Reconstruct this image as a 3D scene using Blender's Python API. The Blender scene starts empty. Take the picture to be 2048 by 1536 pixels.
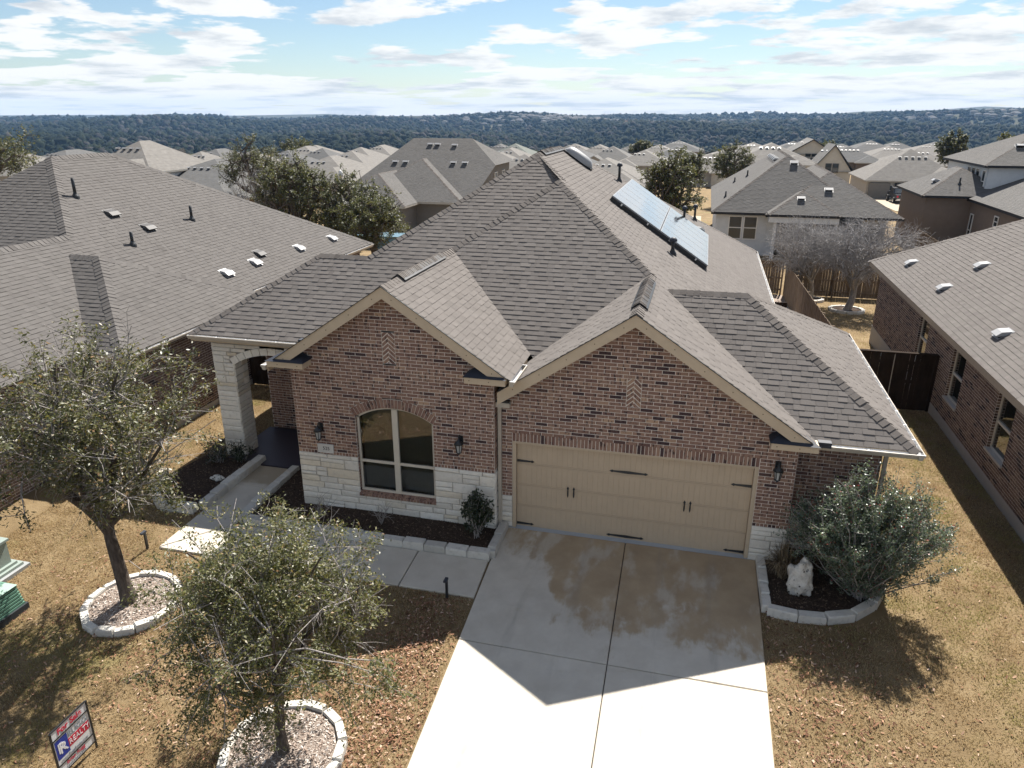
import bpy, math, random
import numpy as np
from mathutils import Vector, Matrix

S = bpy.context.scene
COL = S.collection
rnd = random.Random(7)

# ---------------------------------------------------------------- camera, sky, sun, exposure
CAM = (3.534, -13.975, 8.813)
cd = bpy.data.cameras.new('camera'); cam = bpy.data.objects.new('camera', cd); COL.objects.link(cam)
cam.location = CAM
cam.rotation_euler = (math.radians(90 - 20.34), 0, math.radians(14.215))
cd.sensor_width = 36; cd.lens = 36 * 1471.6 / 2048
cd.clip_start = 0.1; cd.clip_end = 30000
S.camera = cam

SUN = Vector((0.133, 0.82, 1.0)).normalized()
ELEV = math.asin(SUN.z); AZ = math.atan2(SUN.x, SUN.y)
world = bpy.data.worlds.new('World'); S.world = world; world.use_nodes = True
def build_sky():
    nt = world.node_tree; nt.nodes.clear(); N = nt.nodes.new; L = nt.links.new
    out = N('ShaderNodeOutputWorld'); bg = N('ShaderNodeBackground'); bg.inputs[1].default_value = 0.092
    sky = N('ShaderNodeTexSky'); sky.sky_type = 'NISHITA'; sky.sun_disc = False
    sky.sun_elevation = ELEV; sky.sun_rotation = AZ; sky.altitude = 250
    sky.air_density = 1.0; sky.dust_density = 0.2; sky.ozone_density = 2.0
    tc = N('ShaderNodeTexCoord'); sep = N('ShaderNodeSeparateXYZ'); L(tc.outputs['Generated'], sep.inputs[0])
    def M(op, a, b=None, c=None):
        n = N('ShaderNodeMath'); n.operation = op
        for i, v in enumerate((a, b, c)):
            if v is None: continue
            if isinstance(v, (int, float)): n.inputs[i].default_value = v
            else: L(v, n.inputs[i])
        return n.outputs[0]
    zc = M('MAXIMUM', sep.outputs[2], 0.0)
    zl = M('MULTIPLY', M('LOGARITHM', M('ADD', zc, 0.035), 2.718), 0.62)     # cloud rows crowd together towards the horizon
    comb = N('ShaderNodeCombineXYZ'); L(sep.outputs[0], comb.inputs[0]); L(sep.outputs[1], comb.inputs[1]); L(zl, comb.inputs[2])
    def noise(scale, det, rough, off, dist=0.0):
        mp = N('ShaderNodeMapping'); mp.inputs['Location'].default_value = off; L(comb.outputs[0], mp.inputs[0])
        n = N('ShaderNodeTexNoise'); n.inputs['Scale'].default_value = scale; n.inputs['Detail'].default_value = det
        n.inputs['Roughness'].default_value = rough; n.inputs['Distortion'].default_value = dist
        L(mp.outputs[0], n.inputs['Vector']); return n.outputs[0]
    n1 = noise(8.5, 9, 0.55, CLOUD_OFF, 0.1)
    n2 = noise(1.3, 2, 0.5, CLOUD_OFF2)
    cov = M('ADD', M('MULTIPLY', n1, 0.80), M('MULTIPLY', n2, 0.30))
    low = N('ShaderNodeMapRange'); L(zc, low.inputs[0])      # a bank of cloud seen edge-on towards the horizon
    low.inputs[1].default_value = 0.0; low.inputs[2].default_value = 0.075; low.inputs[3].default_value = 0.17; low.inputs[4].default_value = 0.0
    cov = M('ADD', cov, low.outputs[0])
    mr = N('ShaderNodeMapRange'); mr.interpolation_type = 'SMOOTHSTEP'; L(cov, mr.inputs[0])
    mr.inputs[1].default_value = 0.562; mr.inputs[2].default_value = 0.615; mr.inputs[3].default_value = 0; mr.inputs[4].default_value = 1
    # the thick middle of a cloud is a little greyer than its rim
    sh = N('ShaderNodeMapRange'); sh.interpolation_type = 'SMOOTHSTEP'; L(noise(9.5, 6, 0.6, (3.1, 6.4, 0.35)), sh.inputs[0])
    sh.inputs[1].default_value = 0.45; sh.inputs[2].default_value = 0.68; sh.inputs[3].default_value = 0.0; sh.inputs[4].default_value = 1.0
    cc = N('ShaderNodeMix'); cc.data_type = 'RGBA'; L(sh.outputs[0], cc.inputs[0])
    cc.inputs[6].default_value = (4.75, 4.75, 4.7, 1); cc.inputs[7].default_value = (3.05, 3.25, 3.45, 1)
    tint = N('ShaderNodeMix'); tint.data_type = 'RGBA'; tint.blend_type = 'MULTIPLY'; tint.inputs[0].default_value = 1.0
    L(sky.outputs[0], tint.inputs[6]); tint.inputs[7].default_value = (0.455, 0.475, 0.495, 1)
    mix = N('ShaderNodeMix'); mix.data_type = 'RGBA'
    L(M('MULTIPLY', mr.outputs[0], 0.93), mix.inputs[0]); L(tint.outputs[2], mix.inputs[6]); L(cc.outputs[2], mix.inputs[7])
    L(mix.outputs[2], bg.inputs[0]); L(bg.outputs[0], out.inputs[0])
CLOUD_OFF = (7.717, 7.018, 1.755); CLOUD_OFF2 = (11.685, 18.084, 0.0)
build_sky()

sd = bpy.data.lights.new('sun', 'SUN'); sd.energy = 4.8; sd.angle = math.radians(0.53); sd.color = (1.0, 0.95, 0.88)
sun = bpy.data.objects.new('sun', sd); COL.objects.link(sun)
sun.rotation_euler = SUN.to_track_quat('Z', 'Y').to_euler()

S.view_settings.view_transform = 'Standard'; S.view_settings.look = 'None'
S.view_settings.exposure = 1.28; S.view_settings.gamma = 1.0; S.view_settings.use_curve_mapping = False
S.cycles.max_bounces = 6; S.cycles.diffuse_bounces = 3; S.cycles.glossy_bounces = 3
S.cycles.transmission_bounces = 4; S.cycles.volume_bounces = 0; S.cycles.transparent_max_bounces = 8
S.cycles.use_denoising = True; S.cycles.sample_clamp_indirect = 6

# ---------------------------------------------------------------- helpers
def V(*a): return Vector(a if len(a) > 1 else a[0])
def tag(o, label=None, cat=None, group=None, kind=None):
    if label: o['label'] = label
    if cat: o['category'] = cat
    if group: o['group'] = group
    if kind: o['kind'] = kind
    return o
def empty(name, loc=(0, 0, 0), label=None, cat=None, group=None):
    o = bpy.data.objects.new(name, None); COL.objects.link(o); o.location = loc; o.empty_display_size = 0.3
    return tag(o, label, cat, group)
def link(name, me, parent=None):
    o = bpy.data.objects.new(name, me); COL.objects.link(o)
    if parent is not None:
        o.parent = parent
        o.matrix_parent_inverse = WORLD_INV(parent)
    return o
def WORLD(o):
    m = Matrix.LocRotScale(o.location, o.rotation_euler, o.scale)
    return WORLD(o.parent) @ o.matrix_parent_inverse @ m if o.parent else m
def WORLD_INV(o): return WORLD(o).inverted()

class MB:
    """collects polygons (world coordinates) with a tone for each, builds one mesh object"""
    def __init__(s): s.v = []; s.f = []; s.t = []
    def poly(s, pts, tone=0.5):
        n = len(s.v); s.v.extend([tuple(p) for p in pts]); s.f.append(tuple(range(n, n + len(pts)))); s.t.append(tone)
    def mesh(s, verts, faces, tone=0.5):
        n = len(s.v); s.v.extend([tuple(p) for p in verts])
        for f in faces: s.f.append(tuple(i + n for i in f)); s.t.append(tone)
    def box(s, a, b, tone=0.5):
        x0, y0, z0 = a; x1, y1, z1 = b
        s.obox(V((x0 + x1) / 2, (y0 + y1) / 2, (z0 + z1) / 2), V(1, 0, 0), V(0, 1, 0), V(0, 0, 1), (abs(x1 - x0) / 2, abs(y1 - y0) / 2, abs(z1 - z0) / 2), tone)
    def obox(s, c, u, v, w, h, tone=0.5):
        c = V(c)
        P = [c + u * (h[0] * i) + v * (h[1] * j) + w * (h[2] * k) for k in (-1, 1) for j in (-1, 1) for i in (-1, 1)]
        s.mesh(P, [(0, 2, 3, 1), (4, 5, 7, 6), (0, 1, 5, 4), (2, 6, 7, 3), (0, 4, 6, 2), (1, 3, 7, 5)], tone)
    def beam(s, a, b, r, up=(0, 0, 1), tone=0.5):
        a = V(a); b = V(b); w = (b - a); L = w.length; w = w / L; u = w.cross(V(up))
        if u.length < 1e-4: u = w.cross(V(0, 1, 0))
        u.normalize(); v = w.cross(u)
        rr = r if isinstance(r, (tuple, list)) else (r, r)
        s.obox((a + b) / 2, u, v, w, (rr[0], rr[1], L / 2), tone)
    def tube(s, pts, rad, k=8, cap=True, tone=0.5):
        pts = [V(p) for p in pts]; rr = rad if isinstance(rad, (list, tuple)) else [rad] * len(pts)
        n0 = len(s.v); prev = None
        for i, p in enumerate(pts):
            d = (pts[min(i + 1, len(pts) - 1)] - pts[max(i - 1, 0)])
            d = d.normalized() if d.length > 1e-9 else V(0, 0, 1)
            if prev is None:
                u = d.cross(V(0, 0, 1))
                if u.length < 1e-3: u = d.cross(V(0, 1, 0))
            else:
                u = prev - d * prev.dot(d)
            u.normalize(); prev = u; w = d.cross(u)
            for j in range(k):
                a = 2 * math.pi * j / k; s.v.append(tuple(p + (u * math.cos(a) + w * math.sin(a)) * rr[i]))
        for i in range(len(pts) - 1):
            for j in range(k):
                s.f.append((n0 + i * k + j, n0 + i * k + (j + 1) % k, n0 + (i + 1) * k + (j + 1) % k, n0 + (i + 1) * k + j)); s.t.append(tone)
        if cap:
            s.f.append(tuple(n0 + j for j in range(k))[::-1]); s.t.append(tone)
            s.f.append(tuple(n0 + (len(pts) - 1) * k + j for j in range(k))); s.t.append(tone)
    def lathe(s, c, prof, k=12, axis=None, tone=0.5):
        c = V(c); w = V(axis).normalized() if axis else V(0, 0, 1)
        u = w.orthogonal().normalized(); v = w.cross(u); n0 = len(s.v)
        for r, h in prof:
            for j in range(k):
                a = 2 * math.pi * j / k; s.v.append(tuple(c + w * h + (u * math.cos(a) + v * math.sin(a)) * r))
        for i in range(len(prof) - 1):
            for j in range(k):
                s.f.append((n0 + i * k + j, n0 + i * k + (j + 1) % k, n0 + (i + 1) * k + (j + 1) % k, n0 + (i + 1) * k + j)); s.t.append(tone)
        s.f.append(tuple(n0 + j for j in range(k))[::-1]); s.t.append(tone)
        s.f.append(tuple(n0 + (len(prof) - 1) * k + j for j in range(k))); s.t.append(tone)
    def prism(s, pts, d, tone=0.5):
        """flat polygon pts extruded by vector d"""
        P = [V(p) for p in pts]; d = V(d); n = len(P); n0 = len(s.v)
        s.v.extend([tuple(p) for p in P] + [tuple(p + d) for p in P])
        s.f.append(tuple(range(n0, n0 + n))[::-1]); s.t.append(tone)
        s.f.append(tuple(range(n0 + n, n0 + 2 * n))); s.t.append(tone)
        for i in range(n):
            j = (i + 1) % n; s.f.append((n0 + i, n0 + j, n0 + n + j, n0 + n + i)); s.t.append(tone)
    def build(s, name, mat, parent=None, smooth=False, kind=None):
        me = bpy.data.meshes.new(name); me.from_pydata(s.v, [], s.f); me.update()
        a = me.attributes.new('tone', 'FLOAT', 'FACE'); a.data.foreach_set('value', np.array(s.t, np.float32))
        if smooth: me.polygons.foreach_set('use_smooth', [True] * len(me.polygons))
        me.materials.append(mat)
        o = link(name, me, parent)
        if kind: o['kind'] = kind
        return o

def np_mesh(name, verts, nper, mat, tone, parent=None, smooth=False):
    """verts: (n*nper,3) array, faces of nper corners each in order; tone per face"""
    nv = len(verts); nf = nv // nper
    me = bpy.data.meshes.new(name); me.vertices.add(nv); me.vertices.foreach_set('co', np.ascontiguousarray(verts, np.float32).ravel())
    me.loops.add(nv); me.loops.foreach_set('vertex_index', np.arange(nv, dtype=np.int32))
    me.polygons.add(nf); me.polygons.foreach_set('loop_start', np.arange(0, nv, nper, dtype=np.int32))
    me.update(calc_edges=True)
    a = me.attributes.new('tone', 'FLOAT', 'FACE'); a.data.foreach_set('value', np.ascontiguousarray(tone, np.float32))
    me.materials.append(mat)
    return link(name, me, parent)

def np_mesh_idx(name, verts, faces, mat, tone=None, parent=None, smooth=False):
    """verts (n,3), faces (m,k) index array"""
    nf, k = faces.shape
    me = bpy.data.meshes.new(name); me.vertices.add(len(verts)); me.vertices.foreach_set('co', np.ascontiguousarray(verts, np.float32).ravel())
    me.loops.add(nf * k); me.loops.foreach_set('vertex_index', np.ascontiguousarray(faces, np.int32).ravel())
    me.polygons.add(nf); me.polygons.foreach_set('loop_start', np.arange(0, nf * k, k, dtype=np.int32))
    if smooth: me.polygons.foreach_set('use_smooth', np.ones(nf, bool))
    me.update(calc_edges=True)
    if tone is not None:
        a = me.attributes.new('tone', 'FLOAT', 'FACE'); a.data.foreach_set('value', np.ascontiguousarray(tone, np.float32))
    me.materials.append(mat)
    return link(name, me, parent)

def text_mesh(body, size, center, right, up, mat, name, parent, extrude=0.002, offset=0.0, shear=0.0, align='CENTER', sx=1.0):
    cu = bpy.data.curves.new('lettering', 'FONT'); cu.body = body; cu.size = size; cu.extrude = extrude
    cu.align_x = align; cu.align_y = 'CENTER'; cu.offset = offset; cu.shear = shear
    o = bpy.data.objects.new('lettering', cu); COL.objects.link(o)
    dg = bpy.context.evaluated_depsgraph_get(); me = bpy.data.meshes.new_from_object(o.evaluated_get(dg))
    bpy.data.objects.remove(o); bpy.data.curves.remove(cu)
    r = V(right).normalized(); u = V(up).normalized(); n = r.cross(u); c = V(center)
    for v in me.vertices: p = v.co.copy(); v.co = c + r * (p.x * sx) + u * p.y + n * p.z
    me.materials.clear(); me.materials.append(mat)
    return link(name, me, parent)

# screen position and size of a point, used only to pick which small pieces become objects of their own
_rot = np.array(cam.rotation_euler.to_matrix())
def on_screen(P):
    q = (np.asarray(P, float) - np.array(CAM)) @ _rot
    d = -q[..., 2]; d = np.where(d < 0.1, 0.1, d); f = 1471.6
    return 1024 + f * q[..., 0] / d, 768 - f * q[..., 1] / d, d
def emit(name, pieces, mat, parent, limit=300, rest=None, hint=None):
    """pieces: list of (verts, faces, tone). The ones that show largest become objects, the rest one mesh of kind stuff."""
    if not pieces: return
    cen = np.array([np.mean(np.array(p[0], float), axis=0) for p in pieces])
    px, py, d = on_screen(cen)
    size = np.array([np.ptp(np.array(p[0], float), axis=0).sum() for p in pieces])
    score = size / d
    vis = (px > -20) & (px < 2068) & (py > -20) & (py < 1556) & (d > 0.5)
    if hint is not None: vis &= np.array([hint(c) for c in cen])
    score = np.where(vis, score, score * 1e-3)
    order = np.argsort(-score)
    big = [i for i in order[:limit] if vis[i]]
    bs = set(big)
    for i in big:
        b = MB(); b.mesh(pieces[i][0], pieces[i][1], pieces[i][2]); b.build(name, mat, parent)
    b = MB()
    for i in range(len(pieces)):
        if i not in bs: b.mesh(pieces[i][0], pieces[i][1], pieces[i][2])
    if b.f: b.build(rest or (name + '_field'), mat, parent, kind='stuff')

# ---------------------------------------------------------------- materials
def mat(name, base=(0.5, 0.5, 0.5), rough=0.8, spec=0.3, metal=0.0):
    m = bpy.data.materials.new(name); m.use_nodes = True
    b = m.node_tree.nodes['Principled BSDF']
    b.inputs['Base Color'].default_value = (*base, 1); b.inputs['Roughness'].default_value = rough
    b.inputs['Specular IOR Level'].default_value = spec; b.inputs['Metallic'].default_value = metal
    return m
class NT:
    def __init__(s, m): s.m = m; s.nt = m.node_tree; s.b = s.nt.nodes['Principled BSDF']; s.L = s.nt.links.new
    def n(s, t): return s.nt.nodes.new(t)
    def link(s, a, b): s.L(a, b)
    def pos(s, scale=(1, 1, 1), rot=(0, 0, 0)):
        g = s.n('ShaderNodeNewGeometry'); mp = s.n('ShaderNodeMapping'); mp.inputs['Scale'].default_value = scale; mp.inputs['Rotation'].default_value = rot
        s.L(g.outputs['Position'], mp.inputs[0]); return mp.outputs[0]
    def noise(s, vec, scale, det=4, rough=0.55, dist=0.0):
        n = s.n('ShaderNodeTexNoise'); n.inputs['Scale'].default_value = scale; n.inputs['Detail'].default_value = det
        n.inputs['Roughness'].default_value = rough; n.inputs['Distortion'].default_value = dist
        if vec is not None: s.L(vec, n.inputs['Vector'])
        return n.outputs['Fac']
    def ramp(s, fac, stops, interp='LINEAR'):
        r = s.n('ShaderNodeValToRGB'); r.color_ramp.interpolation = interp; e = r.color_ramp.elements
        while len(e) > 1: e.remove(e[0])
        for i, (p, c) in enumerate(stops):
            x = e[0] if i == 0 else e.new(p)
            x.position = p; x.color = (*c, 1) if len(c) == 3 else c
        s.L(fac, r.inputs[0]); return r.outputs[0]
    def math(s, op, a, b=None):
        n = s.n('ShaderNodeMath'); n.operation = op
        for i, v in enumerate((a, b)):
            if v is None: continue
            if isinstance(v, (int, float)): n.inputs[i].default_value = v
            else: s.L(v, n.inputs[i])
        return n.outputs[0]
    def rng(s, v, a, b, c=0.0, d=1.0, smooth=True):
        n = s.n('ShaderNodeMapRange'); n.interpolation_type = 'SMOOTHSTEP' if smooth else 'LINEAR'
        s.L(v, n.inputs[0])
        for i, x in enumerate((a, b, c, d)): n.inputs[i + 1].default_value = x
        return n.outputs[0]
    def mix(s, fac, a, b, mode='MIX'):
        n = s.n('ShaderNodeMix'); n.data_type = 'RGBA'; n.blend_type = mode
        if isinstance(fac, (int, float)): n.inputs[0].default_value = fac
        else: s.L(fac, n.inputs[0])
        for i, v in ((6, a), (7, b)):
            if isinstance(v, tuple): n.inputs[i].default_value = (*v, 1) if len(v) == 3 else v
            else: s.L(v, n.inputs[i])
        return n.outputs[2]
    def attr(s, name='tone'):
        a = s.n('ShaderNodeAttribute'); a.attribute_name = name; return a.outputs['Fac']
    def color(s, c): s.L(c, s.b.inputs['Base Color'])
    def bump(s, h, strength=0.3, dist=0.01):
        b = s.n('ShaderNodeBump'); b.inputs['Strength'].default_value = strength; b.inputs['Distance'].default_value = dist
        s.L(h, b.inputs['Height']); s.L(b.outputs[0], s.b.inputs['Normal'])
    def xyz(s):
        g = s.n('ShaderNodeNewGeometry'); x = s.n('ShaderNodeSeparateXYZ'); s.L(g.outputs['Position'], x.inputs[0]); return x.outputs

def shingle_mat(name, dark, light, warm=None):
    m = mat(name, light, 0.95, 0.15); k = NT(m); t = k.attr()
    c = k.ramp(t, [(0.0, dark), (0.45, tuple((a + b) / 2 for a, b in zip(dark, light))), (1.0, light)])
    g = k.noise(k.pos(), 160, 2, 0.7)
    c = k.mix(k.rng(g, 0.3, 0.75, 0.0, 0.5), c, tuple(x * 0.55 for x in dark))
    w = k.noise(k.pos((0.5, 0.5, 0.5)), 1.3, 4)
    c = k.mix(k.rng(w, 0.35, 0.7, 0.0, 0.28), c, warm or tuple(x * 0.85 for x in light))
    k.color(c); k.bump(g, 0.35, 0.004); return m
M_SHINGLE = shingle_mat('shingle', (0.121, 0.109, 0.101), (0.190, 0.173, 0.160))
M_SHINGLE_CAP = shingle_mat('shingle_cap', (0.105, 0.094, 0.086), (0.175, 0.157, 0.143))
M_SHINGLE_NL = shingle_mat('shingle_left_house', (0.096, 0.089, 0.084), (0.150, 0.140, 0.132))
M_SHINGLE_GREY = shingle_mat('shingle_grey', (0.095, 0.091, 0.087), (0.165, 0.158, 0.15))

def brick_mat(name, cols):
    m = mat(name, cols[1], 0.9, 0.15); k = NT(m); t = k.attr()
    c = k.ramp(t, [(0.0, cols[0]), (0.12, cols[0]), (0.2, cols[1]), (0.45, cols[2]), (0.7, cols[3]), (0.9, cols[4]), (1.0, cols[5])])
    fl = k.noise(k.pos((1.0, 1.0, 0.35)), 19, 3, 0.6, 0.3)                      # dark flashed patches inside a brick
    c = k.mix(k.math('MULTIPLY', k.rng(fl, 0.53, 0.65), 0.85), c, (0.042, 0.03, 0.032))
    ta = k.noise(k.pos((1, 1, 1)), 33, 2, 0.6)
    c = k.mix(k.rng(ta, 0.66, 0.74, 0.0, 0.55), c, (0.42, 0.31, 0.23))
    k.color(c); k.bump(k.noise(k.pos(), 90, 3, 0.7), 0.5, 0.004); return m
M_BRICK = brick_mat('brick', [(0.069, 0.045, 0.045), (0.192, 0.112, 0.090), (0.247, 0.149, 0.113), (0.287, 0.181, 0.135), (0.333, 0.216, 0.153), (0.427, 0.288, 0.195)])
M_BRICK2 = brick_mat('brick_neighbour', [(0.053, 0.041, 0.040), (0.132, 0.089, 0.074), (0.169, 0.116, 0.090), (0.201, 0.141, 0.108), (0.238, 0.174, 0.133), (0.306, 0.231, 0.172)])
def mortar_mat():
    m = mat('mortar', (0.52, 0.46, 0.40), 0.95, 0.1); k = NT(m)
    k.color(k.ramp(k.noise(k.pos(), 14, 4), [(0.3, (0.64, 0.57, 0.50)), (0.7, (0.80, 0.73, 0.65))])); k.bump(k.noise(k.pos(), 120, 2), 0.4, 0.003); return m
M_MORTAR = mortar_mat()
def stone_mat(name='limestone', a=(0.64, 0.60, 0.53), b=(0.76, 0.725, 0.65), c2=(0.68, 0.60, 0.47)):
    m = mat(name, b, 0.9, 0.15); k = NT(m); t = k.attr()
    c = k.ramp(t, [(0.0, a), (0.5, b), (0.8, tuple(x * 1.06 for x in b)), (1.0, c2)])
    n = k.noise(k.pos(), 9, 6, 0.65)
    c = k.mix(k.rng(n, 0.45, 0.75, 0.0, 0.45), c, tuple(x * 0.72 for x in a))
    n2 = k.noise(k.pos(), 45, 4, 0.7)
    k.color(k.mix(k.rng(n2, 0.6, 0.8, 0.0, 0.3), c, c2)); k.bump(k.noise(k.pos(), 26, 6, 0.7), 0.6, 0.015); return m
M_STONE = stone_mat()
M_STONE_GROUT = mat('stone_grout', (0.34, 0.31, 0.27), 0.95, 0.1)
def paint(name, c, rough=0.55, spec=0.35, var=0.10):
    m = mat(name, c, rough, spec); k = NT(m)
    k.color(k.ramp(k.noise(k.pos(), 5, 5, 0.6), [(0.3, tuple(x * (1 - var) for x in c)), (0.7, c)])); return m
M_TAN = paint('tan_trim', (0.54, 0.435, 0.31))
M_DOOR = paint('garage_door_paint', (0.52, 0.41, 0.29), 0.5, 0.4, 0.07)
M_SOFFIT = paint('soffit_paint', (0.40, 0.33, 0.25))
M_GUTTER = paint('gutter_paint', (0.46, 0.41, 0.34), 0.4, 0.5)
M_GUTTER_IN = paint('gutter_inside', (0.72, 0.72, 0.72), 0.4, 0.5)
M_WHITE = paint('white_paint', (0.72, 0.71, 0.68), 0.5, 0.4, 0.06)
M_WINFRAME = paint('window_frame_paint', (0.60, 0.55, 0.46), 0.45, 0.4, 0.05)
M_BLACK = mat('black_metal', (0.014, 0.016, 0.018), 0.45, 0.5)
M_DARK = mat('dark_rubber', (0.02, 0.02, 0.02), 0.7, 0.3)
M_IRON = mat('hammered_iron', (0.035, 0.038, 0.042), 0.4, 0.5, 0.3)
M_FLASH_SHADE = mat('dark_flashing_shade', (0.028, 0.033, 0.046), 0.6, 0.4)  # navy shade of the return caps is put into this colour
M_VENT = paint('vent_metal', (0.075, 0.072, 0.07), 0.6, 0.3, 0.05)
M_VENT_WHITE = paint('vent_white', (0.30, 0.30, 0.30), 0.4, 0.4, 0.04)
M_ALU = mat('aluminium', (0.55, 0.56, 0.58), 0.35, 0.5, 0.9)
def glass_mat(name, c, rough=0.03):
    m = mat(name, c, rough, 1.0); m.node_tree.nodes['Principled BSDF'].inputs['IOR'].default_value = 1.75; return m
M_GLASS = glass_mat('window_glass', (0.012, 0.015, 0.014))
M_GLASS_FAR = glass_mat('far_window_glass', (0.03, 0.04, 0.045), 0.08); M_GLASS_FAR.node_tree.nodes['Principled BSDF'].inputs['IOR'].default_value = 1.4
def clear_glass(name, tintc=(0.75, 0.82, 0.80), fac=0.25):
    m = bpy.data.materials.new(name); m.use_nodes = True; nt = m.node_tree; nt.nodes.clear()
    o = nt.nodes.new('ShaderNodeOutputMaterial'); tr = nt.nodes.new('ShaderNodeBsdfTransparent'); tr.inputs[0].default_value = (*tintc, 1)
    gl = nt.nodes.new('ShaderNodeBsdfGlossy'); gl.inputs['Roughness'].default_value = 0.015
    fr = nt.nodes.new('ShaderNodeFresnel'); fr.inputs[0].default_value = 2.1; mx = nt.nodes.new('ShaderNodeMixShader')
    nt.links.new(fr.outputs[0], mx.inputs[0]); nt.links.new(tr.outputs[0], mx.inputs[1]); nt.links.new(gl.outputs[0], mx.inputs[2]); nt.links.new(mx.outputs[0], o.inputs[0]); return m
M_PANE = clear_glass('clear_pane', (0.55, 0.60, 0.57))
M_BLIND = paint('blind_slats', (0.30, 0.29, 0.25), 0.7, 0.2)
M_ROOM = mat('room_dark', (0.03, 0.03, 0.03), 0.9, 0.1)
# ---------------------------------------------------------------- roofing, brickwork and stonework generators
def clip_halfplane(P, a, b, c):
    """keep a*u+b*v+c >= 0"""
    out = []; n = len(P)
    for i in range(n):
        p, q = P[i], P[(i + 1) % n]; dp = a * p[0] + b * p[1] + c; dq = a * q[0] + b * q[1] + c
        if dp >= 0: out.append(p)
        if (dp >= 0) != (dq >= 0):
            t = dp / (dp - dq); out.append((p[0] + (q[0] - p[0]) * t, p[1] + (q[1] - p[1]) * t))
    return out
def clip_convex(P, W):
    n = len(W)
    area = sum(W[i][0] * W[(i + 1) % n][1] - W[(i + 1) % n][0] * W[i][1] for i in range(n))
    if area < 0: W = W[::-1]
    for i in range(n):
        (x0, y0), (x1, y1) = W[i], W[(i + 1) % n]
        a, b = -(y1 - y0), (x1 - x0)
        P = clip_halfplane(P, a, b, -(a * x0 + b * y0))
        if len(P) < 3: return []
    return P
def roof_frame(poly):
    n = (poly[1] - poly[0]).cross(poly[2] - poly[0]).normalized()
    if n.z < 0: n = -n
    u = V(0, 0, 1).cross(n).normalized(); v = n.cross(u)       # u along the courses, v up the slope
    return u, v, n
def shingles(poly, seed, expo=0.143, wmin=0.16, wmax=0.32, tmin=0.0095, tmax=0.0135, zero=None, under=True):
    """poly: convex roof face (Vectors). Returns pieces: overlapping tabs with a butt edge each."""
    R = random.Random(seed); u, v, n = roof_frame(poly); o = poly[0]
    W = [((p - o).dot(u), (p - o).dot(v)) for p in poly]
    v0 = min(w[1] for w in W) if zero is None else (zero - o).dot(v)
    v1 = max(w[1] for w in W); u0 = min(w[0] for w in W); u1 = max(w[0] for w in W)
    out = []; k = int(math.floor((min(w[1] for w in W) - v0) / expo + 1e-6))
    while v0 + k * expo < v1 - 1e-4:
        a = v0 + k * expo; b = a + expo; x = u0 - R.random() * wmax; crs = R.uniform(-0.05, 0.05); thick = R.random() < .5
        while x < u1:
            thick = not thick if R.random() < 0.88 else thick
            w = R.uniform(wmin, wmax) * (1.0 if thick else 0.72); t = R.uniform(tmin, tmax) if thick else R.uniform(0.004, 0.0065)
            P = clip_convex([(x, a), (x + w - 0.004, a), (x + w - 0.004, b + 0.004), (x, b + 0.004)], W)
            if len(P) >= 3:
                tone = min(1, max(0, R.gauss(0.5, 0.13) + crs))
                vs = []
                for (pu, pv) in P:
                    h = 0.002 + t * max(0.0, 1 - (pv - a) / expo); vs.append(o + u * pu + v * pv + n * h)
                fs = [tuple(range(len(P)))]; m = len(vs)
                for i in range(m):                                # butt face below the lower edge, narrow faces at the sides
                    j = (i + 1) % m
                    if abs(P[i][1] - a) < 1e-4 and abs(P[j][1] - a) < 1e-4 and abs(P[i][0] - P[j][0]) > 1e-3:
                        vs += [o + u * P[i][0] + v * P[i][1] - n * 0.004, o + u * P[j][0] + v * P[j][1] - n * 0.004]
                        fs.append((j, i, len(vs) - 2, len(vs) - 1))
                out.append((vs, fs, tone))
            x += w
        k += 1
    return out
def ridge_caps(a, b, n1, n2, seed, width=0.15, expo=0.15, t=0.016):
    """bent caps from a (low end) to b (high end) lying on slopes with normals n1, n2"""
    R = random.Random(seed); a = V(a); b = V(b); d = b - a; L = d.length; d.normalize(); out = []
    s1 = d.cross(n1).normalized(); s2 = d.cross(n2).normalized()
    if s1.z > 0: s1 = -s1
    if s2.z > 0: s2 = -s2
    if s1.dot(s2) > 0.9: s2 = -s2
    up = (n1 + n2).normalized(); x = 0.0
    while x < L:
        e = min(expo * 1.25, L - x + 0.02); w = width * R.uniform(0.93, 1.07); tt = t * R.uniform(0.7, 1.5)
        lo = [a + d * x + s1 * w + n1 * tt, a + d * x + up * (tt + 0.008), a + d * x + s2 * w + n2 * tt]
        hi = [a + d * (x + e) + s1 * w + n1 * 0.004, a + d * (x + e) + up * 0.012, a + d * (x + e) + s2 * w + n2 * 0.004]
        dn = [lo[0] - n1 * (tt + 0.006), lo[1] - up * (tt + 0.01), lo[2] - n2 * (tt + 0.006)]
        dh = [hi[0] - n1 * 0.01, hi[2] - n2 * 0.01]
        out.append((lo + hi + dn + dh, [(0, 1, 4, 3), (1, 2, 5, 4), (0, 6, 7, 1), (1, 7, 8, 2), (0, 3, 9, 6), (2, 8, 10, 5)], min(1, max(0, R.gauss(0.5, 0.22)))))
        x += expo
    return out

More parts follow.
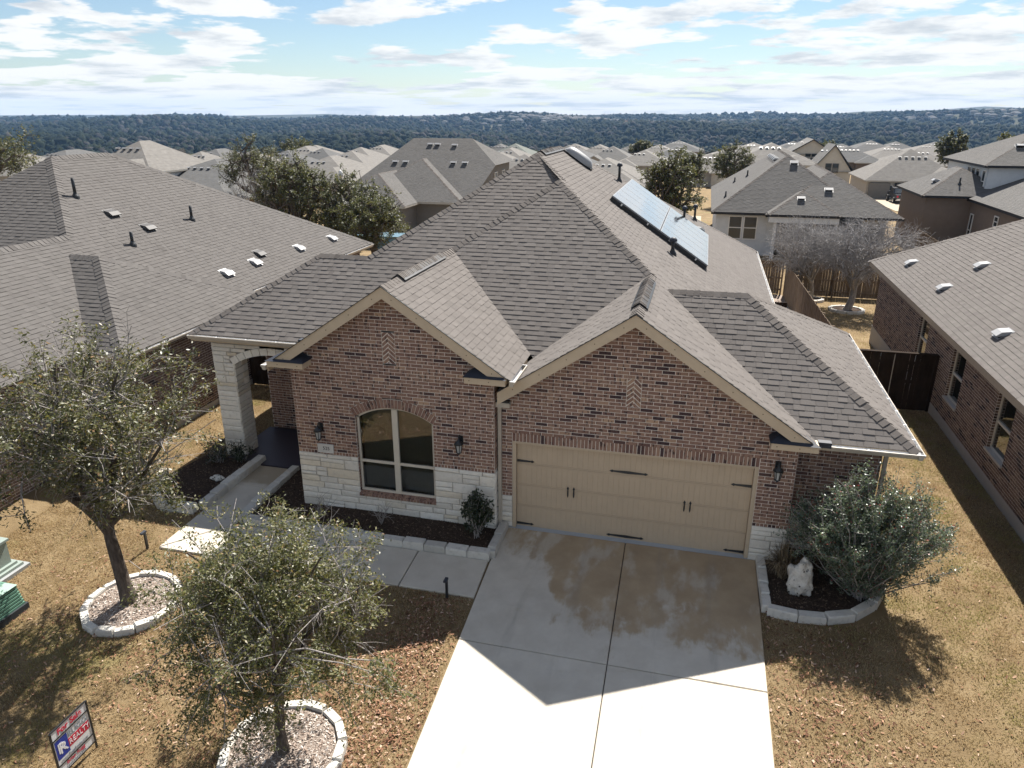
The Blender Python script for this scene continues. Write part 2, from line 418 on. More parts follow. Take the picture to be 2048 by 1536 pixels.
BL, BH, JT = 0.254, 0.0762, 0.0125
def brick_piece(o, u, w, n, u0, u1, z0, z1, R, depth=0.02):
    """one brick face: proud box from the mortar plane"""
    e = R.uniform(-0.0015, 0.0025)
    P = [o + u * a + w * b for a, b in ((u0, z0), (u1, z0), (u1, z1), (u0, z1))]
    f = [p + n * e for p in P]; k = [p - n * depth for p in P]
    r = R.random()
    tone = 0.05 if r < 0.07 else min(1, max(0.14, R.gauss(0.55, 0.2)))
    return (f + k, [(0, 1, 2, 3), (0, 4, 5, 1), (1, 5, 6, 2), (2, 6, 7, 3), (3, 7, 4, 0)], tone)
def brickwork(o, u, n, z0, z1, spans, seed, mort, start=0.0, rows=None):
    """running bond from z0 to z1; spans(z) gives the free intervals along u at that height"""
    R = random.Random(seed); w = V(0, 0, 1); o = V(o); u = V(u); n = V(n); out = []
    k = 0; z = z0
    while z < z1 - 0.02:
        zt = min(z + BH, z1)
        for (a, b) in spans((z + zt) / 2):
            if b - a < 0.03: continue
            mort.poly([o + u * a + w * z - n * 0.0045, o + u * b + w * z - n * 0.0045, o + u * b + w * zt - n * 0.0045, o + u * a + w * zt - n * 0.0045])
            x = math.floor((a - start) / BL) * BL + start - (BL / 2 if k % 2 else 0) - BL
            while x < b:
                p, q = max(x + JT / 2, a + JT / 2), min(x + BL - JT / 2, b - JT / 2)
                if q - p > 0.028: out.append(brick_piece(o, u, w, n, p, q, z + JT / 2, zt - JT / 2, R))
                x += BL
        z += BH; k += 1
    return out
def soldier(o, u, n, a, b, z0, z1, seed, mort, pitch=0.0775):
    R = random.Random(seed); w = V(0, 0, 1); o = V(o); u = V(u); n = V(n); out = []
    mort.poly([o + u * a + w * z0 - n * 0.0045, o + u * b + w * z0 - n * 0.0045, o + u * b + w * z1 - n * 0.0045, o + u * a + w * z1 - n * 0.0045])
    m = max(1, round((b - a) / pitch)); s = (b - a) / m
    for i in range(m): out.append(brick_piece(o, u, w, n, a + i * s + JT / 2, a + (i + 1) * s - JT / 2, z0 + JT / 2, z1 - JT / 2, R))
    return out
def stone_piece(o, u, w, n, u0, u1, z0, z1, R, out=0.012, depth=0.05):
    """rough-faced ashlar block: bevelled and slightly uneven front"""
    c = 0.012; e = lambda: R.uniform(-0.006, 0.006)
    base = [(u0, z0), (u1, z0), (u1, z1), (u0, z1)]
    k = [o + u * a + w * b - n * depth for a, b in base]
    m = [o + u * (a + e() * 0.5) + w * (b + e() * 0.5) - n * 0.004 for a, b in base]
    f = [o + u * (a + (c if i in (0, 3) else -c) + e()) + w * (b + (c if i < 2 else -c) + e()) + n * (out + e()) for i, (a, b) in enumerate(base)]
    ctr = o + u * ((u0 + u1) / 2 + e() * 4) + w * ((z0 + z1) / 2 + e() * 2) + n * (out + R.uniform(0.0, 0.012))
    vs = k + m + f + [ctr]
    fs = [(8, 9, 12), (9, 10, 12), (10, 11, 12), (11, 8, 12)]
    for i in range(4):
        j = (i + 1) % 4; fs += [(4 + i, 4 + j, 8 + j, 8 + i), (i, j, 4 + j, 4 + i)]
    r = R.random(); tone = R.uniform(0.9, 1.0) if r < 0.14 else R.uniform(0.05, 0.85)
    return (vs, fs, tone)
def ashlar(o, u, n, z0, z1, spans, seed, grout, hs=(0.11, 0.15, 0.2, 0.24), ls=(0.28, 0.72)):
    R = random.Random(seed); w = V(0, 0, 1); o = V(o); u = V(u); n = V(n); out = []; z = z0; g = 0.011
    while z < z1 - 0.01:
        h = R.choice(hs)
        if z + h > z1 - 0.07: h = z1 - z
        for (a, b) in spans(z + h / 2):
            if b - a < 0.03: continue
            grout.poly([o + u * a + w * z - n * 0.012, o + u * b + w * z - n * 0.012, o + u * b + w * (z + h) - n * 0.012, o + u * a + w * (z + h) - n * 0.012])
            x = a
            while x < b - 0.02:
                l = R.uniform(*ls)
                if x + l > b - 0.15: l = b - x
                if h > 0.19 and R.random() < 0.35:
                    hh = h * R.uniform(0.4, 0.6)
                    out.append(stone_piece(o, u, w, n, x + g / 2, x + l - g / 2, z + g / 2, z + hh - g / 2, R)); out.append(stone_piece(o, u, w, n, x + g / 2, x + l - g / 2, z + hh + g / 2, z + h - g / 2, R))
                else:
                    out.append(stone_piece(o, u, w, n, x + g / 2, x + l - g / 2, z + g / 2, z + h - g / 2, R))
                x += l
        z += h
    return out
def block_stone(c, d, L, wd, h, R, tone=None):
    """one loose kerb stone lying along direction d, top slightly uneven, edges broken"""
    c = V(c); d = V(d).normalized(); s = d.cross(V(0, 0, 1)); up = V(0, 0, 1); vs = []
    for k in (0, 0.82, 1):
        for (i, j) in ((-1, -1), (1, -1), (1, 1), (-1, 1)):
            q = 1.0 if k < 0.9 else 0.90
            vs.append(c + d * (i * (L / 2 - (0 if k < .9 else 0.015)) + R.uniform(-.006, .006)) + s * (j * wd / 2 * q + R.uniform(-.008, .008)) + up * (h * k + R.uniform(-.008, .008)))
    fs = [(8, 9, 10, 11)]
    for l in (0, 4):
        for i in range(4): j = (i + 1) % 4; fs.append((l + i, l + j, l + 4 + j, l + 4 + i))
    return (vs, fs, R.uniform(0.15, 0.9) if tone is None else tone)

def gutter(name, a, b, out_dir, parent, depth=0.115, h=0.105):
    """open trough along a-b, its back against the fascia; the inside shows white"""
    a = V(a); b = V(b); n = V(out_dir); up = V(0, 0, 1); t = 0.006; m = MB(); g = MB()
    d = (b - a).normalized()
    prof = [(0, 0), (0, -h), (depth * 0.62, -h), (depth * 0.8, -h * 0.45), (depth, -h * 0.3), (depth, 0)]
    P = lambda q, s: q + n * s[0] + up * s[1]
    for i in range(len(prof) - 1): m.poly([P(a, prof[i]), P(b, prof[i]), P(b, prof[i + 1]), P(a, prof[i + 1])])
    m.poly([P(a, s) for s in prof]); m.poly([P(b, s) for s in prof][::-1])
    m.poly([P(a, (depth, 0)), P(b, (depth, 0)), P(b, (depth - 0.018, 0.002)), P(a, (depth - 0.018, 0.002))])
    o = m.build(name, M_GUTTER, parent)
    ip = [(t, -0.004), (t, -h + t), (depth * 0.6, -h + t), (depth - 0.018, -h * 0.3), (depth - 0.018, 0.0)]
    for i in range(len(ip) - 1): g.poly([P(a, ip[i]), P(b, ip[i]), P(b, ip[i + 1]), P(a, ip[i + 1])])
    L = (b - a).length; k = max(1, int(L / 0.75))
    for i in range(k + 1):
        q = a + d * min(L - 0.02, max(0.02, L * i / k)); g.beam(P(q, (0.0, 0.0)), P(q, (depth, 0.0)), (0.012, 0.003))
    g.build('gutter_liner', M_GUTTER_IN, o)
    return o

def roof_vent(c, n, updir, parent, mat_=None, w=0.42, l=0.40, h=0.11, name='roof_vent'):
    """slant-back static vent: flange, hood open on its low side"""
    mat_ = mat_ or M_VENT; c = V(c); n = V(n).normalized(); v = V(updir).normalized(); u = v.cross(n)
    q = lambda a, b, k: c + u * a + v * b + n * k
    m = MB(); W = w / 2; Lh = l / 2
    m.mesh([q(-W - .02, -Lh - .015, .02), q(W + .02, -Lh - .015, .02), q(W + .02, Lh + .03, .02), q(-W - .02, Lh + .03, .02)], [(0, 1, 2, 3)])
    top = [q(-W, -Lh, h), q(W, -Lh, h), q(W * .96, -Lh * .1, h * 1.08), q(W * .9, Lh, .025), q(-W * .9, Lh, .025), q(-W * .96, -Lh * .1, h * 1.08)]
    m.mesh(top, [(0, 1, 2, 5), (5, 2, 3, 4)])
    m.mesh([q(-W, -Lh, h), q(-W, -Lh, h - .035), q(-W * .96, -Lh * .1, .02), q(-W * .9, Lh, .02), top[4], top[5]], [(0, 1, 2, 3, 4, 5)])
    m.mesh([q(W, -Lh, h), q(W, -Lh, h - .035), q(W * .96, -Lh * .1, .02), q(W * .9, Lh, .02), top[3], top[2]], [(0, 5, 4, 3, 2, 1)])
    m.mesh([q(-W, -Lh, h), q(W, -Lh, h), q(W, -Lh, h - .035), q(-W, -Lh, h - .035)], [(0, 3, 2, 1)])
    o = m.build(name, mat_, parent)
    k = MB(); k.obox(q(0, -Lh * .35, .04), u, v, n, (W * .82, Lh * .45, .035)); k.build('vent_throat', M_DARK, o)
    return o
def pipe_vent(c, n, parent, h=0.42, r=0.045, cap=True, name='pipe_vent', mat_=None):
    c = V(c); m = MB(); m.lathe(c - V(0, 0, .1), [(r * 2.6, 0), (r * 2.2, .13), (r * 1.3, .2), (r * 1.1, .24)], 12)
    o = m.build('pipe_flashing' if parent is None else name, M_BLACK, parent)
    k = MB(); k.lathe(c, [(r, 0), (r, h), (r * .8, h + .004)], 12); k.build('pipe', mat_ or M_BLACK, o, True)
    if cap:
        k = MB(); k.lathe(c + V(0, 0, h - .06), [(r * 1.2, 0), (r * 2.3, .02), (r * 2.2, .07), (r * 1.3, .12), (r * .3, .14)], 14); k.build('rain_cap', M_FLASH_SHADE, o, True)
    return o
def face_pts(plane, xy):
    return [V(x, y, plane(x, y)) for x, y in xy]
# ---------------------------------------------------------------- the brick house
m23 = 2 / 3
zF1 = lambda x, y: 2.85 + m23 * (y - 0.30)
zF2 = lambda x, y: 2.85 + m23 * (y + 0.07)
zR = lambda x, y: 2.85 + m23 * (6.05 - x)
zRG = lambda x, y: 2.85 + m23 * (7.85 - x)
zGL = lambda x, y: 5.217 - m23 * (2.5 - x)
zLR = lambda x, y: 5.52 - m23 * (x + 2.585)
zLL = lambda x, y: 5.52 + m23 * (x + 2.585)
HOUSE = empty('brick_house', (0, 4, 0), 'brown brick house with pale stone base, two front gables and a wide tan garage door', 'house')
hroof = MB()
faces_sh = [   # plane, outline, zero line of the courses, seed
    (zF1, [(-8.78, 1.35), (0.0, 1.35), (0.0, 3.855), (-6.275, 3.855)], (-8.78, 1.35)),
    (zF1, [(-4.885, 3.855), (0.0, 3.855), (0.0, 6.35), (-1.195, 7.545)], (-8.78, 1.35)),
    (zF2, [(-0.27, 6.25), (2.5, 3.48), (0.185, 1.165), (-2.585, 3.935)], (6.05, -0.07)),
    (zF2, [(2.9, 3.08), (4.70, 3.08), (7.85, -0.07), (6.05, -0.07)], (6.05, -0.07)),
    (zR, [(2.5, -0.33), (6.05, -0.33), (6.05, 21.3), (2.5, 16.5)], (6.05, 0)),
    (zR, [(2.5, 3.48), (2.5, 16.5), (-1.195, 11.5), (-1.195, 7.545), (-0.27, 6.4)], (6.05, 0)),
    (zRG, [(4.70, 3.08), (7.85, -0.07), (7.85, 8.1)], (7.85, 0)),
    (zGL, [(2.5, -0.33), (2.5, 3.48), (-0.24, 0.74), (-0.24, -0.33)], (-0.24, 0)),
    (zLR, [(-2.585, -0.55), (0.1, -0.55), (0.1, 1.25), (-2.585, 3.935)], (0.1, 0)),
]
flat = [
    [(-2.585, -0.55, 5.52), (-2.585, 3.935, 5.52), (-5.4, 1.49, 3.643), (-5.4, -0.55, 3.643)],
    [(-0.27, 6.25, 7.063), (-2.585, 3.935, 5.52), (-2.585, 4.3, 5.52), (-0.27, 6.62, 7.063)],
    [(-1.195, 7.545, 7.68), (-1.195, 11.5, 7.68), (-8.44, 20.2, 2.85), (-8.44, 3.855, 2.85), (-4.885, 3.855, 5.22)],
    [(-4.885, 3.855, 5.22), (-6.275, 3.855, 5.22), (-8.78, 8.0, 3.1), (-4.0, 8.0, 3.1)],
    [(-6.275, 3.855, 5.22), (-8.78, 1.35, 3.55), (-8.78, 8.0, 3.1)],
    [(-1.195, 11.5, 7.68), (6.05, 21.3, 2.85), (-8.44, 20.2, 2.85)],
    [(2.9, 3.08, 4.95), (4.70, 3.08, 4.95), (7.85, 8.1, 2.85), (6.05, 8.1, 2.85)],
]
PIECES = []
for i, (pl, xy, z0) in enumerate(faces_sh):
    P = face_pts(pl, xy); u, v, n = roof_frame(P)
    hroof.poly([p - n * 0.006 for p in P])
    PIECES += shingles(P, 100 + i, zero=V(z0[0], z0[1], pl(*z0)))
for q in flat: hroof.poly([V(p) for p in q])
ROOF = hroof.build('roof', M_SHINGLE, HOUSE)
emit('shingle', PIECES, M_SHINGLE, ROOF, 300, 'shingle_field')
nF = V(0, -m23, 1).normalized(); nRr = V(m23, 0, 1).normalized(); nLl = V(-m23, 0, 1).normalized()
caps = []
for a, b, n1, n2 in [((7.85, -0.07, 2.85), (4.70, 3.08, 4.95), nF, nRr), ((4.70, 3.08, 4.95), (2.95, 3.08, 4.95), nF, V(0, .5, 1).normalized()),
                     ((7.85, 8.1, 2.85), (4.70, 3.08, 4.95), nRr, V(0, .5, 1).normalized()),
                     ((2.5, 3.48, 5.217), (-0.27, 6.25, 7.063), nF, nRr), ((-0.27, 6.62, 7.063), (-1.195, 7.545, 7.68), nF, nRr),
                     ((-2.585, 3.935, 5.52), (-0.27, 6.25, 7.063), nF, nLl), ((-4.885, 3.855, 5.22), (-1.195, 7.545, 7.68), nF, nLl),
                     ((-6.275, 3.855, 5.22), (-4.885, 3.855, 5.22), nF, V(0, .5, 1).normalized()), ((-8.78, 1.35, 3.55), (-6.275, 3.855, 5.22), nF, nLl),
                     ((2.5, -0.33, 5.217), (2.5, 3.48, 5.217), nLl, nRr), ((-2.585, -0.55, 5.52), (-2.585, 3.935, 5.52), nLl, nRr),
                     ((-1.195, 7.545, 7.68), (-1.195, 11.5, 7.68), nLl, nRr), ((6.05, 21.3, 2.85), (-1.195, 11.5, 7.68), nRr, V(0, .5, 1).normalized())]:
    caps += ridge_caps(a, b, n1, n2, len(caps))
emit('ridge_cap', caps, M_SHINGLE_CAP, ROOF, 300, 'ridge_cap_field')
# ridge vents: raised strips with dark edges and a run of caps on top
def ridge_vent(a, b, n1, n2, seed):
    a = V(a); b = V(b); m = MB(); d = (b - a).normalized()
    s1 = d.cross(n1).normalized(); s1 = -s1 if s1.z > 0 else s1
    s2 = d.cross(n2).normalized(); s2 = -s2 if s2.z > 0 else s2
    for s, n in ((s1, n1), (s2, n2)):
        P = lambda q, w, h: q + s * w + n * h
        m.mesh([P(a, 0, .02), P(b, 0, .02), P(b, .17, .02), P(a, .17, .02), P(a, 0, .055), P(b, 0, .055), P(b, .17, .05), P(a, .17, .05)], [(4, 5, 6, 7), (2, 3, 7, 6), (0, 3, 7, 4), (1, 2, 6, 5)])
    o = m.build('ridge_vent', M_BLACK, ROOF); up = (n1 + n2).normalized() * 0.055
    emit('vent_cap', ridge_caps(a + up * 0.95, b + up * 0.95, n1, n2, seed, 0.150, 0.075, 0.012), M_SHINGLE_CAP, o, 60)
ridge_vent((2.5, 0.35, 5.217), (2.5, 2.75, 5.217), nLl, nRr, 5)
ridge_vent((-2.585, 0.35, 5.52), (-2.585, 3.0, 5.52), nLl, nRr, 6)
ridge_vent((-1.195, 8.1, 7.68), (-1.195, 11.1, 7.68), nLl, nRr, 8)

# --- walls
W_LEFT, W_GAR = -0.22, 0.0
def gable_span(apex_x, apex_z, lo, hi, cuts):
    def f(z):
        h = (apex_z - z) / m23 - 0.02
        iv = [(max(lo, apex_x - h), min(hi, apex_x + h))]
        for c in cuts:
            for (a, b) in c(z):
                nv = []
                for (p, q) in iv:
                    if b <= p or a >= q: nv.append((p, q)); continue
                    if a > p: nv.append((p, a))
                    if b < q: nv.append((b, q))
                iv = nv
        return [(p, q) for p, q in iv if q - p > 0.02]
    return f
U = V(1, 0, 0); NF = V(0, -1, 0)
# left gable wall with the arched window
WX0, WX1, WZ0, WZS, WCR = -3.55, -1.72, 0.60, 2.46, 2.74      # opening: sides, sill, spring line, crown
wcx = (WX0 + WX1) / 2; hw = (WX1 - WX0) / 2; rise = WCR - WZS; wr = (hw * hw + rise * rise) / (2 * rise); wcz = WCR - wr
def arch_cut(r_add):
    def f(z):
        if z < WZ0: return []
        if z <= WZS - 0.0 and r_add == 0: return [(WX0, WX1)]
        rr = wr + r_add
        if z > wcz + rr: return []
        h = math.sqrt(max(0, rr * rr - (z - wcz) ** 2))
        ang = math.asin(hw / wr); lim = (z - wcz) * math.tan(ang) if r_add else hw
        if z <= WZS: 
            return [(WX0, WX1)]
        h = min(h, max(lim, 0)); return [(wcx - h, wcx + h)]
    return f
def rect_cut(a, b, z0, z1): return lambda z: [(a, b)] if z0 <= z <= z1 else []
HBL = (-2.790, -2.50, 3.76, 4.46); HBG = (2.375, 2.665, 3.16, 3.82)    # herringbone insets
mortL = MB(); sp = gable_span(-2.585, 5.40, -5.03, -0.34, [arch_cut(0.205), rect_cut(*HBL)])
bricksL = brickwork((0, W_LEFT, 0), U, NF, 1.52, 5.40, sp, 21, mortL)
bricksL += soldier((0, W_LEFT, 0), U, NF, -5.03, WX0, 1.44, 1.52, 22, mortL); bricksL += soldier((0, W_LEFT, 0), U, NF, WX1, -0.34, 1.44, 1.52, 23, mortL)
R = random.Random(31)
ang = math.asin(hw / wr) * 1.0; na = 25
for i in range(na):                                            # arch of bricks on end
    a0 = -ang + 2 * ang * i / na + 0.0035; a1 = -ang + 2 * ang * (i + 1) / na - 0.0035
    pt = lambda a, r: V(wcx + math.sin(a) * r, W_LEFT, wcz + math.cos(a) * r)
    q = [pt(a0, wr), pt(a1, wr), pt(a1, wr + 0.2), pt(a0, wr + 0.2)]; e = NF * 0.004
    bricksL.append(([p + e for p in q] + [p - NF * 0.09 for p in q], [(0, 1, 2, 3), (0, 4, 5, 1), (1, 5, 6, 2), (2, 6, 7, 3), (3, 7, 4, 0)], R.uniform(.3, .8)))
    mortL.poly([pt(-ang + 2 * ang * i / na, wr) - NF * .0045, pt(-ang + 2 * ang * (i + 1) / na, wr) - NF * .0045, pt(-ang + 2 * ang * (i + 1) / na, wr + .21) - NF * .0045, pt(-ang + 2 * ang * i / na, wr + .21) - NF * .0045])
def herringbone(box, y, seed, mort):
    a, b, z0, z1 = box; R = random.Random(seed); out = []; c = (a + b) / 2; bw = 0.058; L = 0.21; s = math.sqrt(.5)
    mort.poly([(a, y + .019, z0), (b, y + .019, z0), (b, y + .019, z1), (a, y + .019, z1)])
    for k in range(-4, 12):
        zc = z0 + k * bw * 2 * 1.0 * s * 1.26
        for sg in (-1, 1):
            base = (c - sg * 0.02, zc + (0.075 if sg > 0 else 0)); d = (sg * s, -s * 0.9); e = (s * 0.9 * sg, s) 
            P = [(base[0] + d[0] * t + e[0] * w_ * bw, base[1] + d[1] * t + e[1] * w_ * bw) for t, w_ in ((0, 0), (L, 0), (L, 1), (0, 1))]
            P = clip_convex(P, [(a + .006, z0 + .006), (b - .006, z0 + .006), (b - .006, z1 - .006), (a + .006, z1 - .006)])
            P = clip_halfplane(P, sg, 0, -sg * c) if len(P) >= 3 else []
            if len(P) >= 3:
                fr = [V(x, y + .008, z) for x, z in P]; bk = [V(x, y + .045, z) for x, z in P]; n = len(P)
                out.append((fr + bk, [tuple(range(n))] + [(i, (i + 1) % n, n + (i + 1) % n, n + i) for i in range(n)], R.uniform(.2, .95)))
    for (p, q) in (((a, z0), (a, z1)), ((b, z0), (b, z1))):      # reveal of the inset
        mort.poly([(p[0], y - .009 + .009, p[1]), (q[0], y, q[1]), (q[0], y + .04, q[1]), (p[0], y + .04, p[1])])
    mort.poly([(a, y, z1), (b, y, z1), (b, y + .04, z1), (a, y + .04, z1)]); mort.poly([(a, y, z0), (b, y, z0), (b, y + .04, z0), (a, y + .04, z0)])
    return out
bricksL += herringbone(HBL, W_LEFT, 41, mortL)
# right return of the left block (turns the corner at the downspout) and its left side
mortL.poly([(-0.335, W_LEFT, 1.44), (-0.335, 0.02, 1.44), (-0.335, 0.02, 3.75), (-0.335, W_LEFT, 3.75)])
bricksL += brickwork((-0.335 + 0.009, W_LEFT, 0), V(0, 1, 0), V(1, 0, 0), 1.52, 3.6, lambda z: [(0.0, 0.22)], 24, mortL, 0.1)
mortL.poly([(-5.02, W_LEFT, 0), (-5.02, 3.6, 0), (-5.02, 3.6, 3.6), (-5.02, W_LEFT, 3.6)])
WL = mortL.build('front_wall', M_MORTAR, HOUSE)
tag(WL, 'brick gable wall round the arched window')
emit('brick', bricksL, M_BRICK, WL, 300, 'brick_field')
# garage wall
GX1, GH = 5.075, 2.16
mortG = MB(); spg = gable_span(2.5, 5.10, -0.30, 5.77, [rect_cut(-0.0, GX1, -1, GH + 0.205), rect_cut(*HBG)])
bricksG = brickwork((0, W_GAR, 0), U, NF, 0.83 + 0.075, 5.10, spg, 51, mortG)
for a, b in ((-0.30, 0.0), (GX1, 5.77)): bricksG += soldier((0, W_GAR, 0), U, NF, a, b, 0.83, 0.905, 52, mortG)
bricksG += soldier((0, W_GAR, 0), U, NF, 0.0, GX1, GH, GH + 0.205, 53, mortG)
bricksG += herringbone(HBG, W_GAR, 54, mortG)
mortG.poly([(5.765, 0, 0.83), (5.765, .6, .83), (5.765, .6, 2.9), (5.765, 0, 2.9)])
bricksG += brickwork((5.77, 0, 0), V(0, 1, 0), V(1, 0, 0), 0.83, 2.8, lambda z: [(0.0, 0.6)], 55, mortG)
# recessed wall to the right of the garage
bricksG += brickwork((0, 0.6, 0), U, NF, 0.82 + .075, 2.74, lambda z: [(5.78, 7.42)], 56, mortG); bricksG += soldier((0, .6, 0), U, NF, 5.78, 7.42, .82, .895, 57, mortG)
bricksG += soldier((0, .6, 0), U, NF, 5.78, 7.42, 2.74, 2.81, 58, mortG)
bricksG += brickwork((7.42, 0.6, 0), V(0, 1, 0), V(1, 0, 0), 0.0, 2.78, lambda z: [(0.0, 7.1)], 59, mortG)
WG = mortG.build('garage_wall', M_MORTAR, HOUSE)
emit('brick', bricksG, M_BRICK, WG, 300, 'brick_field')
# set-back porch wall, main right wall and plain hidden sides
mortP = MB(); bricksP = brickwork((0, 3.6, 0), U, NF, 0.1, 3.3, lambda z: [(-8.15, -5.0)], 61, mortP)
bricksP += brickwork((5.62, 8.0, 0), V(0, 1, 0), V(1, 0, 0), 0.0, 2.8, lambda z: [(0.0, 12.9)], 62, mortP)
mortP.poly([(7.41, 7.7, -.6), (5.7, 7.7, -.6), (5.7, 7.7, 2.8), (7.41, 7.7, 2.8)]); mortP.poly([(-8.1, 20, -1), (5.6, 20.9, -1), (5.6, 20.9, 2.8), (-8.1, 20, 2.8)]); mortP.poly([(-8.14, 3.6, -.2), (-8.14, 20, -1), (-8.14, 20, 2.9), (-8.14, 3.6, 3.2)])
WP = mortP.build('side_wall', M_MORTAR, HOUSE); emit('brick', bricksP, M_BRICK, WP, 150, 'brick_field')

# --- limestone
gro = MB(); st = []
st += ashlar((0, W_LEFT, 0), U, NF, 0.06, 1.44, lambda z: ([(-5.04, WX0), (WX1, -0.33)] if z > 0.50 else [(-5.04, -0.33)]), 71, gro)
for a, b in ((-0.30, 0.0), (GX1, 5.775)): st += ashlar((0, W_GAR, 0), U, NF, 0.06 if a < 0 else 0.0, 0.83, lambda z: [(a, b)], 72 + int(a), gro)
st += ashlar((5.775, 0, 0), V(0, 1, 0), V(1, 0, 0), 0.0, .83, lambda z: [(0, .6)], 79, gro)
st += ashlar((0, 0.6, 0), U, NF, 0.0, 0.82, lambda z: [(5.79, 7.43)], 74, gro)
st += ashlar((-0.332, W_LEFT, 0), V(0, 1, 0), V(1, 0, 0), 0.06, 1.44, lambda z: [(0.0, 0.21)], 75, gro)
# porch front: pier, arch
PX0, PX1, PY = -8.48, -7.88, 1.75; acx, ahw, asp, acr = -6.72, 1.16, 2.66, 3.0
ar = (ahw ** 2 + (acr - asp) ** 2) / (2 * (acr - asp)); acz = acr - ar
def porch_span(z):
    if z < asp: return [(PX0, PX1)]
    if z > acz + ar + 0.19: return [(PX0, -5.0)]
    h = math.sqrt(max(0, (ar + 0.19) ** 2 - (z - acz) ** 2)); lim = (z - acz) * math.tan(math.asin(ahw / ar))
    h = min(h, lim + .02); return [(PX0, acx - h), (acx + h, -5.0)]
st += ashlar((0, PY, 0), U, NF, 0.0, 3.36, porch_span, 76, gro)
st += ashlar((PX1, PY, 0), V(0, 1, 0), V(1, 0, 0), 0.0, asp + .02, lambda z: [(0.0, 0.58)], 77, gro)
st += ashlar((PX0, PY + 0.58, 0), V(0, -1, 0), V(-1, 0, 0), 0.0, 3.3, lambda z: [(0.0, 0.58)], 78, gro)
R = random.Random(5); aa = math.asin(ahw / ar)
for i in range(11):
    a0 = -aa + 2 * aa * i / 11 + .004; a1 = -aa + 2 * aa * (i + 1) / 11 - .004
    pt = lambda a, r, y: V(acx + math.sin(a) * r, y, acz + math.cos(a) * r)
    q = [pt(a0, ar, PY - .03), pt(a1, ar, PY - .03), pt(a1, ar + .185, PY - .03), pt(a0, ar + .185, PY - .03)]
    gro.poly([pt(-aa + 2 * aa * i / 11, ar, PY + .012), pt(-aa + 2 * aa * (i + 1) / 11, ar, PY + .012), pt(-aa + 2 * aa * (i + 1) / 11, ar + .34, PY + .012), pt(-aa + 2 * aa * i / 11, ar + .34, PY + .012)])
    st.append((q + [p + V(0, .6, 0) for p in q], [(0, 1, 2, 3), (0, 4, 5, 1), (1, 5, 6, 2), (2, 6, 7, 3), (3, 7, 4, 0)], R.uniform(.3, .85)))
for (x, z) in ((0, 0),):                                        # backs so no light leaks through the joints
    gro.poly([(PX0, PY + .012, 3.0), (-5.0, PY + .012, 3.2), (-5.0, PY + .012, 3.4), (PX0, PY + .012, 3.4)])
gro.poly([(PX0, PY + .58, 0), (PX1, PY + .58, 0), (PX1, PY + .58, 3.3), (PX0, PY + .58, 3.3)])
SG = gro.build('stone_base', M_STONE_GROUT, HOUSE); emit('stone', st, M_STONE, SG, 300, 'stone_field')
m = MB(); m.box((-5.05, W_LEFT + .005, -.3), (-0.31, 0.05, 0.07)); m.box((-.31, .004, -.25), (-.02, .1, .065)); m.build('foundation', paint('foundation_concrete', (0.40, 0.40, 0.38), .9), HOUSE)
# porch floor, ceiling
m = MB(); m.box((-8.3, 1.35, -.1), (-5.04, 3.6, 0.075)); m.build('porch_floor', paint('dark_porch_paint', (0.035, 0.03, 0.042), .45, .5), HOUSE)
m = MB(); m.box((-8.5, 1.62, 3.38), (-5.0, 3.6, 3.42)); m.build('porch_ceiling', M_SOFFIT, HOUSE)

# --- eave and rake trim
nail = bpy.data.meshes.new('nail_head'); _b = MB(); _b.lathe((0, 0, 0), [(.011, -.002), (.011, .004)], 6, axis=(0, -1, 0)); nail.from_pydata(_b.v, [], _b.f); nail.materials.append(mat('nail_stain', (.10, .085, .06), .9))
def nail_at(p, parent):
    o = bpy.data.objects.new('nail_head', nail); COL.objects.link(o); o.parent = parent; o.matrix_parent_inverse = WORLD_INV(parent); o.location = p
def rake(a, b, y, sgn, back, nails, flat_end=True):
    """board under the roof edge from apex a=(x,z) to foot b=(x,z) at depth y"""
    (ax, az), (bx, bz) = a, b; dn = 0.215; L = math.hypot(bx - ax, bz - az); m = MB(); drop = dn / math.cos(math.atan(m23))
    cut = 0.2 if flat_end else 0.0
    P = [(ax, az - .012), (bx, bz - .012), (bx - sgn * 0.0, bz - 0.03), (bx - sgn * cut, bz - .03 - (drop - cut * m23 if not flat_end else 0.11)), (ax, az - drop)]
    if flat_end: P = [(ax, az - .012), (bx, bz - .012), (bx - sgn * .02, bz - .10), (bx - sgn * (drop - .1) / m23, bz - .10), (ax, az - drop)]
    m.prism([V(x, y, z) for x, z in P], (0, .032, 0)); o = m.build('rake_board', M_TAN, HOUSE)
    for t in nails:
        nail_at((ax + (bx - ax) * t, y - .001, az + (bz - az) * t - drop * .52), o)
    s = MB(); s.prism([V(ax, y + .03, az - .05), V(bx, y + .03, bz - .05), V(bx, y + .03, bz - .075), V(ax, y + .03, az - .075)], (0, back - y - .03, 0)); s.build('rake_soffit', M_SOFFIT, HOUSE)
    e = MB(); e.prism([V(ax, y - .022, az + .004), V(bx, y - .022, bz + .004), V(bx, y - .022, bz - .012), V(ax, y - .022, az - .012)], (0, .05, 0)); e.build('drip_edge', M_BLACK, HOUSE)
    return o
nl = (.08, .28, .48, .68, .88)
rake((2.5, 5.217), (-0.24, 3.39), -0.33, -1, 0.0, nl, False); rake((2.5, 5.217), (5.95, 2.917), -0.33, 1, 0.0, (.06, .22, .39, .55, .72, .9))
rake((-2.585, 5.52), (-5.3, 3.71), -0.55, -1, W_LEFT, nl); rake((-2.585, 5.52), (0.02, 3.783), -0.55, 1, W_LEFT, nl)
